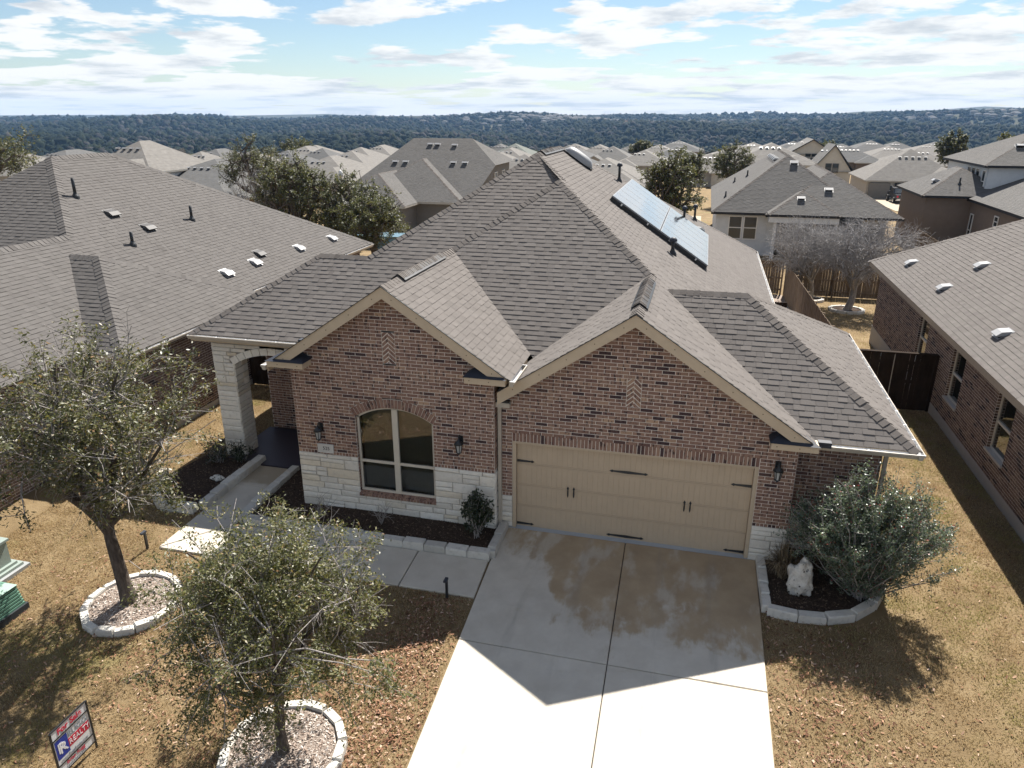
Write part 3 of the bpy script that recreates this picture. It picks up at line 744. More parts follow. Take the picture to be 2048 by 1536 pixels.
def eave_return(x0, x1, y0, yw, z0, z1, inner):
    """boxed cornice return with a little hipped cap; inner=+1 when its free end points to +x"""
    m = MB(); m.box((x0, y0, z0), (x1, yw, z1)); o = m.build('eave_return', M_TAN, HOUSE)
    for t in (.3, .85) if inner > 0 else (.12, .6): nail_at((x0 + (x1 - x0) * t, y0 - .001, (z0 + z1) / 2), o)
    k = MB(); e = 0.03; h = 0.20
    a, b = x0 - e, x1 + e
    if inner > 0: P = [(a, y0 - e, z1 + .004), (b, y0 - e, z1 + .004), (b, yw, z1 + .004), (b - .30, yw, z1 + h), (a + .40, yw, z1 + h)]; F = [(0, 1, 3, 4), (1, 2, 3)]
    else: P = [(b, y0 - e, z1 + .004), (a, y0 - e, z1 + .004), (a, yw, z1 + .004), (a + .30, yw, z1 + h), (b - .40, yw, z1 + h)]; F = [(0, 4, 3, 1), (1, 3, 2)]
    k.mesh(P, F); k.build('return_cap', M_FLASH_SHADE, o)
eave_return(-5.36, -4.50, -0.60, W_LEFT, 3.60, 3.735, 1)
eave_return(-0.86, 0.0, -0.60, W_LEFT, 3.62, 3.755, -1)
eave_return(5.20, 6.06, -0.38, 0.0, 2.745, 2.88, -1)
# fascia and soffits under the eaves
for p, q, sf in (
    ((-8.76, 1.37, 3.36), (-5.42, 1.40, 3.53), 0),
    ((-8.76, 1.40, 3.36), (-5.42, 1.75, 3.385), 1),
    ((6.06, -0.05, 2.70), (7.83, -0.02, 2.84), 0),
    ((7.80, -0.05, 2.70), (7.83, 8.1, 2.84), 0),
    ((6.06, -0.02, 2.70), (7.80, 0.60, 2.725), 1),
    ((7.43, .6, 2.70), (7.8, 8.1, 2.725), 1),
    ((6.0, 8.1, 2.70), (6.03, 21.3, 2.84), 0),
    ((5.63, 8.1, 2.70), (6.0, 21.3, 2.725), 1),
    ((0.06, -0.53, 3.60), (0.09, 1.0, 3.72), 0),
    ((-5.40, -0.53, 3.48), (-5.37, 1.40, 3.63), 0),
    ((-5.37, -.2, 3.46), (-5.03, 1.5, 3.485), 1),
):
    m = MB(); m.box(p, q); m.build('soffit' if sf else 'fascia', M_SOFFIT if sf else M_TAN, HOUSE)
gutter('gutter', (-8.78, 1.37, 3.525), (-5.45, 1.37, 3.525), (0, -1, 0), HOUSE)
gutter('gutter', (-5.40, -0.60, 3.625), (-5.40, 1.32, 3.625), (-1, 0, 0), HOUSE)
gutter('gutter', (0.09, -0.60, 3.735), (0.09, 0.52, 3.735), (1, 0, 0), HOUSE)
gutter('gutter', (6.10, -0.05, 2.825), (7.83, -0.05, 2.825), (0, -1, 0), HOUSE)
gutter('gutter', (7.83, -0.165, 2.825), (7.83, 8.1, 2.825), (1, 0, 0), HOUSE)
gutter('gutter', (6.03, 8.1, 2.825), (6.03, 21.3, 2.825), (1, 0, 0), HOUSE)
for p, q in (((-5.62, 1.20, 3.50), (-5.40, 1.36, 3.66)), ((6.06, -.2, 2.80), (6.30, -.06, 2.91))): m = MB(); m.box(p, q); m.build('splash_guard', M_FLASH_SHADE, HOUSE)
# leader head and downspouts
m = MB(); m.box((-0.335, -0.16, 2.98), (-0.02, -0.012, 3.08)); m.box((-0.32, -0.15, 3.08), (-0.03, -0.02, 3.083)); o = m.build('leader_head', M_GUTTER, HOUSE)
m = MB(); m.box((-0.315, -.145, 3.085), (-.04, -.025, 3.12)); m.build('leader_opening', M_BLACK, o)
m = MB(); m.box((-0.30, -0.085, 0.05), (-0.225, -0.015, 2.98)); m.build('downspout', M_GUTTER, HOUSE)
m = MB(); m.beam((7.48, 0.58, 2.72), (7.48, .58, 0.05), (.035, .04)); m.build('downspout', M_GUTTER, HOUSE)

# --- garage door
gd = MB(); gd.box((0.0, 0.02, 0.0), (0.075, 0.30, GH)); gd.box((GX1 - .075, 0.02, 0), (GX1, .30, GH)); gd.box((.075, .02, GH - .05), (GX1 - .075, .30, GH))
gd.build('door_jamb', M_TAN, HOUSE)
DOOR = empty('garage_door', (2.5, .12, 0)); DOOR.parent = HOUSE; DOOR.matrix_parent_inverse = WORLD_INV(HOUSE)
dx0, dx1, dz0, dz1 = 0.078, GX1 - 0.078, 0.035, GH - 0.053; sh_ = (dz1 - dz0) / 4
for s in range(4):
    b = MB(); za, zb = dz0 + s * sh_, dz0 + (s + 1) * sh_ - 0.006
    b.box((dx0, .13, za), (dx1, .16, zb)); nb = 44; bw = (dx1 - dx0) / nb
    for i in range(nb):                                          # upright beads with V grooves
        x = dx0 + i * bw; c = .008; y0, y1 = .125, .130
        rail = 0.03
        b.mesh([(x, y1, za + rail), (x + c, y0, za + rail), (x + bw - c, y0, za + rail), (x + bw, y1, za + rail), (x, y1, zb - rail), (x + c, y0, zb - rail), (x + bw - c, y0, zb - rail), (x + bw, y1, zb - rail)],
               [(0, 1, 5, 4), (1, 2, 6, 5), (2, 3, 7, 6), (4, 5, 6, 7), (3, 2, 1, 0)])
    b.box((dx0, .122, za), (dx1, .13, za + rail - .003)); b.box((dx0, .122, zb - rail + .003), (dx1, .13, zb))
    b.build('door_section', M_DOOR, DOOR)
def strap(x0, x1, z):
    m = MB(); y = .108; L = abs(x1 - x0); s = 1 if x1 > x0 else -1
    P = [(0, .03), (L * .80, .016), (L * .86, .03), (L, 0), (L * .86, -.03), (L * .80, -.016), (0, -.03)]
    m.prism([V(x0 + s * a, y, z + b) for a, b in P], (0, .01, 0)); m.build('strap_hinge', M_IRON, DOOR)
for z in (1.66, .105):
    strap(dx0 + .005, .47, z); strap(dx1 - .005, 4.58, z); strap(2.505, 2.10, z); strap(2.505, 2.91, z)
for x in (1.22, 1.35, 3.70, 3.82):
    m = MB(); m.prism([V(x + a, .112, 1.02 + b) for a, b in ((-.012, -.1), (0, -.135), (.012, -.1), (.016, -.07), (.012, .06), (.025, .09), (0, .14), (-.025, .09), (-.012, .06), (-.016, -.07))], (0, .008, 0))
    m.tube([(x, .112, .95), (x, .075, .97), (x, .07, 1.02), (x, .075, 1.07), (x, .112, 1.09)], .009, 6); m.build('pull_handle', M_IRON, DOOR)
m = MB(); m.box((.078, .10, 0.0), (GX1 - .078, .165, .03)); m.build('door_seal', M_DARK, DOOR)
# --- window
WIN = empty('arched_window', (wcx, W_LEFT, WZ0)); WIN.parent = HOUSE; WIN.matrix_parent_inverse = WORLD_INV(HOUSE)
yw = W_LEFT + .075
def arc(r, n=16, y=yw, a=None): 
    A = math.asin(hw / wr) if a is None else a
    return [V(wcx + math.sin(-A + 2 * A * i / n) * r, y, wcz + math.cos(-A + 2 * A * i / n) * r) for i in range(n + 1)]
m = MB(); fw = .055
oa, ia = arc(wr - .002), arc(wr - fw)
for i in range(16): m.mesh([oa[i], oa[i + 1], ia[i + 1], ia[i], oa[i] + V(0, .06, 0), oa[i + 1] + V(0, .06, 0), ia[i + 1] + V(0, .06, 0), ia[i] + V(0, .06, 0)], [(0, 3, 2, 1), (3, 7, 6, 2), (0, 1, 5, 4)])
m.box((WX0 + .003, yw, WZ0), (WX0 + fw, yw + .06, WZS)); m.box((WX1 - fw, yw, WZ0), (WX1 - .003, yw + .06, WZS)); m.box((WX0 + fw, yw, WZ0), (WX1 - fw, yw + .06, WZ0 + fw))
m.build('window_frame', M_WINFRAME, WIN)
m = MB(); m.box((wcx - .065, yw - .012, WZ0 + fw), (wcx + .065, yw + .05, WCR - .05)); m.build('mullion', M_WINFRAME, WIN)
for a, b in ((WX0 + fw, wcx - .065), (wcx + .065, WX1 - fw)):
    m = MB(); m.box((a, yw + .004, 1.325), (b, yw + .05, 1.385)); m.build('meeting_rail', M_WINFRAME, WIN)
    q = MB(); q.poly([(a, yw + .03, WZ0 + fw), (b, yw + .03, WZ0 + fw), (b, yw + .03, 1.33), (a, yw + .03, 1.33)]); q.build('pane', M_PANE, WIN)
    q = MB(); P = [(a, yw + .03, 1.38), (b, yw + .03, 1.38)]
    for i in range(9):
        x = b + (a - b) * i / 8; P.append((x, yw + .03, wcz + math.sqrt((wr - .02) ** 2 - (x - wcx) ** 2)))
    q.poly(P); q.build('pane', M_PANE, WIN)
bl = MB(); x = WX0 + .06; R = random.Random(3)
while x < WX1 - .06:
    bl.poly([(x, yw + .16, WZ0), (x + .075, yw + .19, WZ0), (x + .075, yw + .19, WZS + .3), (x, yw + .16, WZS + .3)], R.random()); x += .088
bl.build('vertical_blind', M_BLIND, WIN)
m = MB(); m.box((WX0 - .3, yw + .5, WZ0 - .2), (WX1 + .3, yw + .53, WCR + .3)); m.box((WX0 - .02, yw + .02, WZ0 - .2), (WX1 + .02, yw + .5, WZ0 - .18)); m.build('window_backing', M_ROOM, WIN)
mo = MB(); R = random.Random(14); sl = []                        # brick reveals and sloped rowlock sill
for i in range(24):
    a = WX0 - .02 + (WX1 - WX0 + .04) * i / 24 + .004; b = WX0 - .02 + (WX1 - WX0 + .04) * (i + 1) / 24 - .004
    sl.append(([(a, W_LEFT - .045, .50), (b, W_LEFT - .045, .50), (b, W_LEFT - .045, .555), (a, W_LEFT - .045, .555), (a, W_LEFT + .08, .50), (b, W_LEFT + .08, .50), (b, W_LEFT + .08, .60), (a, W_LEFT + .08, .60)], [(0, 1, 2, 3), (3, 2, 6, 7), (0, 3, 7, 4), (1, 5, 6, 2), (0, 4, 5, 1)], R.uniform(.3, .9)))
mo.box((WX0 - .02, W_LEFT - .036, .505), (WX1 + .02, W_LEFT + .08, .55)); SILL = mo.build('window_sill', M_MORTAR, WIN); emit('sill_brick', sl, M_BRICK, SILL, 60)
rv = MB(); bb = brickwork((WX0, W_LEFT + .0, 0), V(0, 1, 0), V(1, 0, 0), .6, WZS + .06, lambda z: [(0.0, .075)], 15, rv, .0); bb += brickwork((WX1, W_LEFT + .075, 0), V(0, -1, 0), V(-1, 0, 0), .6, WZS + .06, lambda z: [(0.0, .075)], 16, rv, .0)
RV = rv.build('window_reveal', M_MORTAR, WIN); emit('reveal_brick', bb, M_BRICK, RV, 60)
# --- lanterns, number plaque
def lantern(x, y, z):
    o = empty('wall_lantern', (x, y, z)); o.parent = HOUSE; o.matrix_parent_inverse = WORLD_INV(HOUSE)
    m = MB(); m.box((x - .055, y - .022, z - .04), (x + .055, y - .001, z + .17)); m.tube([(x, y - .02, z + .12), (x, y - .06, z + .2), (x, y - .13, z + .2), (x, y - .155, z + .13)], .011, 8); m.build('bracket', M_BLACK, o)
    m = MB(); m.lathe((x, y - .155, z), [(.085, .02), (.105, .03), (.075, .075), (.035, .11), (.02, .145), (.008, .16)], 10); m.build('lantern_cap', M_BLACK, o, True)
    m = MB()
    for k in range(6):
        a = math.pi / 3 * k; m.beam((x + .082 * math.cos(a), y - .155 + .082 * math.sin(a), z + .02), (x + .052 * math.cos(a), y - .155 + .052 * math.sin(a), z - .17), .006)
    m.lathe((x, y - .155, z - .23), [(.006, 0), (.018, .02), (.03, .045), (.062, .06), (.058, .072)], 10); m.build('cage', M_BLACK, o)
    m = MB(); m.lathe((x, y - .155, z - .16), [(.045, 0), (.072, .18)], 6); m.build('glass', paint('frosted_glass', (.42, .43, .42), .25, .5, .03) if 'frosted_glass' not in bpy.data.materials else bpy.data.materials['frosted_glass'], o)
lantern(-4.41, W_LEFT, 2.05); lantern(-1.09, W_LEFT, 2.10); lantern(5.42, W_GAR, 2.17)
m = MB(); m.box((-4.53, W_LEFT - .03, 1.485), (-4.14, W_LEFT - .001, 1.70)); PL = m.build('number_plaque', paint('plaque_stone', (.60, .59, .56), .8), HOUSE)
text_mesh('525', .115, (-4.315, W_LEFT - .033, 1.597), (1, 0, 0), (0, 0, 1), M_BLACK, 'plaque_digits', PL)
# --- things on the roof
pipe_vent((0.59, 13.12, zR(.59, 0)), nRr, ROOF, .55); pipe_vent((2.82, 7.44, zR(2.82, 0)), nRr, ROOF, .40, .05); pipe_vent((2.91, 14.5, zR(2.91, 0)), nRr, ROOF, .52); pipe_vent((3.27, 17.0, zR(3.27, 0)), nRr, ROOF, .55)
roof_vent((3.48, 15.3, zR(3.48, 0)), nRr, (-1, 0, m23), ROOF, M_BLACK)
m = MB(); dv = V(1, 0, -m23).normalized(); n0 = V(m23, 0, 1).normalized(); yv = V(0, 1, 0)   # long domed vent below the ridge
c0 = V(-0.60, 11.15, zR(-0.60, 0)); ring = []
for i in range(9):
    t = -1 + 2 * i / 8; L = .72 * t; s = math.sqrt(max(0, 1 - abs(t) ** 3.2)); row = []
    for j in range(9):
        a = math.pi * j / 8; row.append(c0 + dv * (L * .78) + yv * (math.cos(a) * .26 * max(s, .02)) + n0 * (.06 + math.sin(a) * .24 * max(s, .02)))
    ring.append(row)
vs = [p for r in ring for p in r]; m.mesh(vs, [(i * 9 + j, i * 9 + j + 1, (i + 1) * 9 + j + 1, (i + 1) * 9 + j) for i in range(8) for j in range(8)])
o = m.build('domed_vent', M_VENT_WHITE, ROOF, True); m = MB(); m.obox(c0 + n0 * .03, dv, yv, n0, (.55, .22, .035)); m.build('vent_base', M_DARK, o)
# solar array: two rows of six panels on rails
def pv_mat():
    m = mat('solar_cells', (0.05, 0.055, 0.065), .16, .9); k = NT(m); b = m.node_tree.nodes['Principled BSDF']
    b.inputs['IOR'].default_value = 1.75; b.inputs['Coat Weight'].default_value = 1.0; b.inputs['Coat Roughness'].default_value = .08; b.inputs['Coat IOR'].default_value = 2.2
    return m
M_PV = pv_mat(); M_PVFRAME = mat('panel_frame', (.22, .23, .24), .4, .5)
ARR = empty('solar_array', (2.3, 11.4, zR(2.3, 0))); ARR.parent = HOUSE; ARR.matrix_parent_inverse = WORLD_INV(HOUSE)
tp = lambda x, y, h: V(x, y, zR(x, y)) + n0 * h
for r in range(2):
    for c in range(6):
        xa = .83 + r * 1.47; xb = xa + 1.45; ya = 8.50 + c * .985; yb = ya + .97
        P = [tp(xa, ya, .17), tp(xb, ya, .17), tp(xb, yb, .17), tp(xa, yb, .17)]
        m = MB(); m.prism([p - n0 * .04 for p in P], n0 * .04); o = m.build('solar_panel', M_PVFRAME, ARR)
        k = MB(); i_ = .028; k.poly([tp(xa + i_, ya + i_, .1715), tp(xb - i_, ya + i_, .1715), tp(xb - i_, yb - i_, .1715), tp(xa + i_, yb - i_, .1715)]); k.build('solar_glass', M_PV, o)
for x in (1.15, 1.95, 2.62, 3.42):
    m = MB(); m.beam(tp(x, 8.42, .10), tp(x, 14.5, .10), (.02, .025), up=n0); o = m.build('mounting_rail', M_ALU, ARR)
    for y in (8.6, 10.0, 11.4, 12.8, 14.2):
        m = MB(); m.obox(tp(x, y, .04), dv, yv, n0, (.03, .03, .06)); m.build('rail_foot', M_ALU, o)
m = MB(); m.prism([tp(.83, 8.50, .012), tp(3.75, 8.50, .012), tp(3.75, 8.52, .012), tp(.83, 8.52, .012)], n0 * .115); m.build('array_gap_shade', M_BLACK, ARR)  # black strip added for the shade in the gap under the array
# ---------------------------------------------------------------- ground, paving, beds
def ss(a, b, x):
    t = np.clip((x - a) / (b - a), 0, 1); return t * t * (3 - 2 * t)
def H(x, y):
    """height of the land: lawn falling to the street, back lots falling to a wooded valley, far hills"""
    x = np.asarray(x, float); y = np.asarray(y, float)
    z = np.where(y < 0, 0.05 * np.maximum(y, -11.5), 0.0)
    z = z - 0.045 * np.clip(y - 9, 0, 21) - 0.020 * np.clip(y - 30, 0, 230)
    side = x - 0.25 * (y + 14)                                        # negative towards the left of the view
    d = np.hypot(x - 3.5, y + 14)
    drop = ss(270, 640, d) * (y > 60) * 42
    rise = ss(750, 3300, d) * (y > 60)
    far = rise * (29 + 50 * ss(300, 2400, x + 150) - 8 * ss(500, 2600, -x))
    bluff = ss(620, 900, d) * (1 - ss(1500, 2300, d)) * ss(150, 900, x) * 16
    roll = (np.sin(x * .0041 + 1.3) * np.cos(y * .0033 + .4) * 11 + np.sin(x * .0095 + y * .0052) * 5) * ss(350, 900, d) * (y > 60)
    return z - drop + far + bluff + roll
def gz(x, y): return float(H(x, y))
def ground():
    xs = sorted(set([-14, -9, -5, 0, 3, 6, 8, 11, 14] + list(range(-120, 121, 20)) + [s * v for s in (-1, 1) for v in (150, 190, 240, 300, 370, 450, 550, 670, 800, 950, 1150, 1400, 1700, 2050, 2450, 2900, 3500, 4300, 5500)]))
    ys = sorted(set([-400, -120, -60, -30, -14, -11.5, -6, -3, 0, 4, 9, 14, 20, 25, 30, 36, 43, 50, 60] + list(range(70, 261, 15)) + list(range(280, 800, 26)) + list(range(800, 1800, 60)) + list(range(1800, 3400, 130)) + [3400, 3700, 4100, 4700, 5600]))
    X, Y = np.meshgrid(xs, ys); Z = H(X, Y); nx, ny = len(xs), len(ys)
    vs = np.stack([X.ravel(), Y.ravel(), Z.ravel()], 1); idx = np.arange(nx * ny).reshape(ny, nx)
    fs = np.stack([idx[:-1, :-1].ravel(), idx[:-1, 1:].ravel(), idx[1:, 1:].ravel(), idx[1:, :-1].ravel()], 1)
    m = mat('lawn_soil', (.25, .19, .11), .95, .1); k = NT(m)
    c = k.ramp(k.noise(k.pos(), 1.3, 7, .62), [(.25, (.15, .105, .056)), (.5, (.21, .152, .083)), (.75, (.28, .212, .124))])  # soil kept darker to put the shade between blades into its colour
    g = k.noise(k.pos(), .45, 3, .5); c = k.mix(k.rng(g, .60, .72, 0, .35), c, (.15, .16, .055))
    f = k.noise(k.pos(), 55, 3, .7); c = k.mix(k.rng(f, .45, .75, 0, .55), c, (.14, .095, .05))
    k.color(c); k.bump(k.noise(k.pos(), 38, 4, .75), .8, .03)
    fm = mat('woodland_floor', (.06, .06, .04), .95, .05); k = NT(fm)
    k.color(k.ramp(k.noise(k.pos((1, 1, 0)), .012, 6, .6), [(.3, (.035, .042, .022)), (.55, (.06, .058, .036)), (.72, (.10, .085, .06))]))
    o = np_mesh_idx('ground', vs, fs, m, parent=None, smooth=True); o['kind'] = 'structure'
    o.data.materials.append(fm)
    cen = vs[fs].mean(1); dd = np.hypot(cen[:, 0] - 3.5, cen[:, 1] + 14)
    mi = ((cen[:, 1] > 60) & (dd > 255)).astype(np.int32); o.data.polygons.foreach_set('material_index', mi)
    return o
GROUND = ground()

def concrete_mat(name, stain):
    m = mat(name, (.55, .51, .45), .85, .2); k = NT(m); X = k.xyz()
    c = k.ramp(k.noise(k.pos(), 2.2, 7, .6), [(.3, (.47, .425, .355)), (.55, (.53, .485, .41)), (.75, (.58, .535, .455))])
    sp = k.noise(k.pos((1, 2.2, 1)), 16, 5, .7); c = k.mix(k.rng(sp, .63, .74, 0, .5), c, (.22, .21, .19))
    if stain:     # brown run-off stain spreading from the garage apron, edged by its own ragged outline
        n = k.noise(k.pos((1.0, 0.75, 1)), .9, 5, .58, .25); n2 = k.noise(k.pos((2.2, .8, 1)), 1.7, 7, .68)
        dist = k.math('ADD', X[1], k.math('MULTIPLY', k.math('SUBTRACT', n, .5), 4.4)); dist = k.math('ADD', dist, k.math('MULTIPLY', k.math('SUBTRACT', n2, .5), 2.0))
        xo = k.rng(X[0], .2, 1.9, -2.4, 0.0); dist = k.math('ADD', dist, xo)
        f = k.rng(dist, -2.95, -2.25, 0, 1); tone = k.noise(k.pos(), 1.7, 6, .6)
        f = k.math('MULTIPLY', f, k.rng(k.noise(k.pos((1.3, .6, 1)), 1.2, 4, .6), .66, .50, .45, 1.0)); c = k.mix(k.math('MULTIPLY', f, .84), c, k.ramp(tone, [(.3, (.27, .185, .10)), (.6, (.36, .26, .15)), (.8, (.43, .33, .21))]))
        for x0 in (.75, 1.75, 3.35, 4.35):       # faint tyre tracks
            b_ = k.rng(k.math('ABSOLUTE', k.math('SUBTRACT', X[0], x0)), .05, .17, 1, 0); c = k.mix(k.math('MULTIPLY', b_, k.rng(k.noise(k.pos((3, .35, 1)), 1.6, 5, .6), .42, .66, 0, .30)), c, (.24, .215, .18))
        s2 = k.noise(k.pos((.8, 2.0, 1)), 1.1, 6, .68); c = k.mix(k.rng(s2, .60, .72, 0, .35), c, (.40, .33, .22))
    else:
        n = k.noise(k.pos(), .8, 6, .6); f = k.rng(k.math('ADD', X[1], k.math('MULTIPLY', k.math('SUBTRACT', n, .5), 3.0)), .2, .7, 0, .75)
        c = k.mix(f, c, (.30, .24, .16))
    k.color(c); k.bump(k.noise(k.pos(), 60, 4, .7), .25, .006); return m
M_DRIVE = concrete_mat('driveway_concrete', True); M_WALK = concrete_mat('walkway_concrete', False)
M_JOINT = mat('joint_fill', (.05, .045, .04), .95, .1)
def slab(pts, mat_, parent, name='slab', lift=.045, thick=.10, c=.012):
    """concrete slab with an eased edge; pts counter-clockwise (x, y)"""
    P = [V(x, y, gz(x, y) + lift) for x, y in pts]; n = len(P); cen = sum(P, V(0, 0, 0)) / n; m = MB()
    inn = []
    for i in range(n):
        a, b, d = P[i - 1], P[i], P[(i + 1) % n]; e1 = (b - a).normalized(); e2 = (d - b).normalized(); q = (e2 - e1)
        q = q.normalized() * c * 1.4 if q.length > 1e-3 else V(0, 0, 0); inn.append(b + q)
    low = [p - V(0, 0, c) for p in P]; bot = [p - V(0, 0, thick) for p in P]
    m.poly(inn)
    for i in range(n): j = (i + 1) % n; m.poly([low[i], low[j], inn[j], inn[i]]); m.poly([bot[i], bot[j], low[j], low[i]])
    return m.build(name, mat_, parent)
# driveway: base of dark joint filler, slabs on it
def drape(name, pts, lift, mat_, parent=None):
    m = MB(); m.poly([V(x, y, gz(x, y) + lift) for x, y in pts]); return m.build(name, mat_, parent)
DRV = drape('driveway', [(.155, -11.4), (5.30, -11.4), (5.235, 0.0), (-.185, 0.0)], .012, M_JOINT); DRV['kind'] = 'structure'
j = .008; xj = lambda y: 2.54 - .02 * y; xl = lambda y: -.19 - .03 * y; xr = lambda y: 5.24 - .006 * y
for (ya, yb) in ((-.02, -3.66), (-3.66, -7.4), (-7.4, -11.4)):
    slab([(xl(yb) + j, yb + j), (xj(yb) - j, yb + j), (xj(ya) - j, ya - j), (xl(ya) + j, ya - j)], M_DRIVE, DRV)
    slab([(xj(yb) + j, yb + j), (xr(yb) - j, yb + j), (xr(ya) - j, ya - j), (xj(ya) + j, ya - j)], M_DRIVE, DRV)
m = MB(); m.prism([(-.30, -.012, -.1), (5.30, -.012, -.1), (5.30, -.012, .030), (-.30, -.012, .030)], (0, .35, .02)); APR = m.build('garage_apron', paint('apron_concrete', (.40, .42, .44), .8, .25), None); APR['kind'] = 'structure'
WALK = drape('walkway', [(-7.3, -2.5), (-.2, -2.5), (-.2, -1.3), (-6.2, -1.3), (-6.2, 1.34), (-7.2, 1.34)], .006, M_JOINT); WALK['kind'] = 'structure'
slab([(-1.71, -2.5), (-.14, -2.5), (-.19, -1.32), (-1.73, -1.32)], M_WALK, WALK); slab([(-3.3, -2.5), (-1.73, -2.5), (-1.75, -1.32), (-3.3, -1.32)], M_WALK, WALK)
slab([(-5.0, -2.5), (-3.316, -2.5), (-3.316, -1.32), (-5.0, -1.32)], M_WALK, WALK); slab([(-7.29, -2.5), (-5.016, -2.5), (-5.016, -1.32), (-6.18, -1.32)], M_WALK, WALK)
slab([(-7.31, -2.485), (-6.20, -1.305), (-6.20, .27), (-7.24, .27)], M_WALK, WALK); slab([(-7.24, .285), (-6.20, .285), (-6.18, 1.34), (-7.22, 1.34)], M_WALK, WALK)
# street beyond the frame
def road():
    m = MB(); z = gz(0, -13) + .004
    m.poly([(-140, -24, z), (140, -24, z), (140, -12.3, z), (-140, -12.3, z)]); o = m.build('road', paint('asphalt', (.05, .05, .05), .95, .1, .2)); o['kind'] = 'structure'
    k = MB(); k.box((-140, -12.3, z - .1), (140, -12.12, z + .13)); o = k.build('kerb', paint('kerb_concrete', (.42, .40, .37), .9), None); o['kind'] = 'structure'
road()

# --- beds edged with limestone
M_MULCH = mat('mulch', (.06, .045, .035), .95, .1); k = NT(M_MULCH)
k.color(k.ramp(k.noise(k.pos(), 26, 6, .7), [(.3, (.028, .02, .016)), (.55, (.075, .053, .04)), (.75, (.15, .105, .075))])); k.bump(k.noise(k.pos(), 42, 5, .8), 1.0, .04)
M_MULCH_PALE = mat('pale_mulch', (.36, .30, .25), .95, .1); k = NT(M_MULCH_PALE)
k.color(k.ramp(k.noise(k.pos(), 30, 6, .7), [(.3, (.14, .105, .085)), (.55, (.34, .28, .235)), (.75, (.5, .44, .38))])); k.bump(k.noise(k.pos(), 46, 5, .8), 1.0, .03)
M_CHIP = mat('wood_chip', (.4, .33, .27), .9, .1); k = NT(M_CHIP); k.color(k.ramp(k.attr(), [(0, (.12, .08, .06)), (.4, (.36, .28, .23)), (.8, (.56, .50, .44)), (1, (.66, .62, .57))]))
def chips(name, inside, n, parent, seed, sz=(.02, .06), z_add=.0, matl=None):
    """scattered flat chips on a bed, joined: nobody could count them"""
    R = np.random.default_rng(seed); pts = inside(R, n); n = len(pts)
    L = R.uniform(sz[0], sz[1], n) / 2; wd = L * R.uniform(.2, .5, n); a = R.uniform(0, 2 * np.pi, n); tl = R.normal(0, .35, n); tw = R.normal(0, .3, n)
    d = np.stack([np.cos(a) * np.cos(tl), np.sin(a) * np.cos(tl), np.sin(tl)], 1); s = np.stack([-np.sin(a), np.cos(a), tw], 1)
    V4 = np.stack([pts - d * L[:, None] - s * wd[:, None], pts + d * L[:, None] - s * wd[:, None] * .8, pts + d * L[:, None] + s * wd[:, None], pts - d * L[:, None] + s * wd[:, None] * .8], 1)
    o = np_mesh(name, V4.reshape(-1, 3), 4, matl or M_CHIP, R.random(n), parent); o['kind'] = 'stuff'; return o
def kerb_run(path, L=.42, wd=.19, h=.2, seed=1, base=0.0, courses=1):
    R = random.Random(seed); out = []
    for (a, b) in zip(path[:-1], path[1:]):
        a = V(*a, 0); b = V(*b, 0); d = b - a; n = max(1, round(d.length / L)); d.normalize(); s = (b - a).length / n
        for i in range(n):
            for q in range(courses):
                cc = a + d * (s * (i + .5 + (0 if q % 2 == 0 else .0))); hh = h / courses
                out.append(block_stone((cc.x, cc.y, gz(cc.x, cc.y) + base - .03 + q * hh), d, s - .012, wd * R.uniform(.93, 1.07), (hh + (.03 if q == 0 else 0)) * R.uniform(.95, 1.06), R))
    return out
M_KERB = stone_mat('kerb_limestone', (.42, .40, .36), (.60, .575, .52), (.5, .42, .30))
def bed(name, outline, path, label, seed, L=.42, wd=.19, h=.2, mulch=None, top=.09, nchips=0, courses=1):
    c = np.mean(np.array(outline), 0); o = empty(name, (c[0], c[1], gz(*c)), label, 'planter')
    m = MB(); ctr = V(c[0], c[1], gz(*c) + top + .04); P = [V(x, y, gz(x, y) + top) for x, y in outline]
    for i in range(len(P)): m.poly([P[i], P[(i + 1) % len(P)], ctr])
    m.build('mulch', mulch or M_MULCH, o)
    emit('kerb_stone', kerb_run(path, L, wd, h, seed, courses=courses), M_KERB, o, 200)
    return o
BED1 = bed('planter_bed', [(-6.1, 1.3), (-5.05, 1.3), (-5.05, -.22), (-.34, -.22), (-.2, -.05), (-.16, -1.15), (-6.05, -1.15)],
           [(-.17, -.05), (-.17, -1.1), (-.17, -1.21), (-6.0, -1.19), (-6.12, -1.1), (-6.12, 1.3)], 'long planter bed with limestone edging under the arched window', 3, .47, .2, .2, courses=1)
BED2 = bed('planter_bed', [(-7.35, 1.4), (-7.35, -1.0), (-8.5, -1.0), (-9.2, -.2), (-8.9, 1.5)], [(-7.3, 1.62), (-7.3, -.95)], 'planter bed with stone edging left of the walkway by the porch pier', 4, .46, .22, .22)
emit('kerb_stone', kerb_run([(-7.42, -1.05), (-8.3, -1.1), (-9.0, -.55), (-9.3, .3)], .42, .2, .2, 6), M_KERB, BED2, 50)
rp = [(5.32, .02), (5.33, -.9), (5.36, -1.62), (5.9, -1.68), (6.4, -1.63), (6.9, -1.42), (7.3, -1.02), (7.55, -.5), (7.62, .1)]
BED3 = bed('planter_bed', rp[1:] + [(7.45, .6), (5.8, .58), (5.4, 0)], rp, 'curved planter bed with stone edging right of the driveway', 5, .40, .17, .17, top=.08)
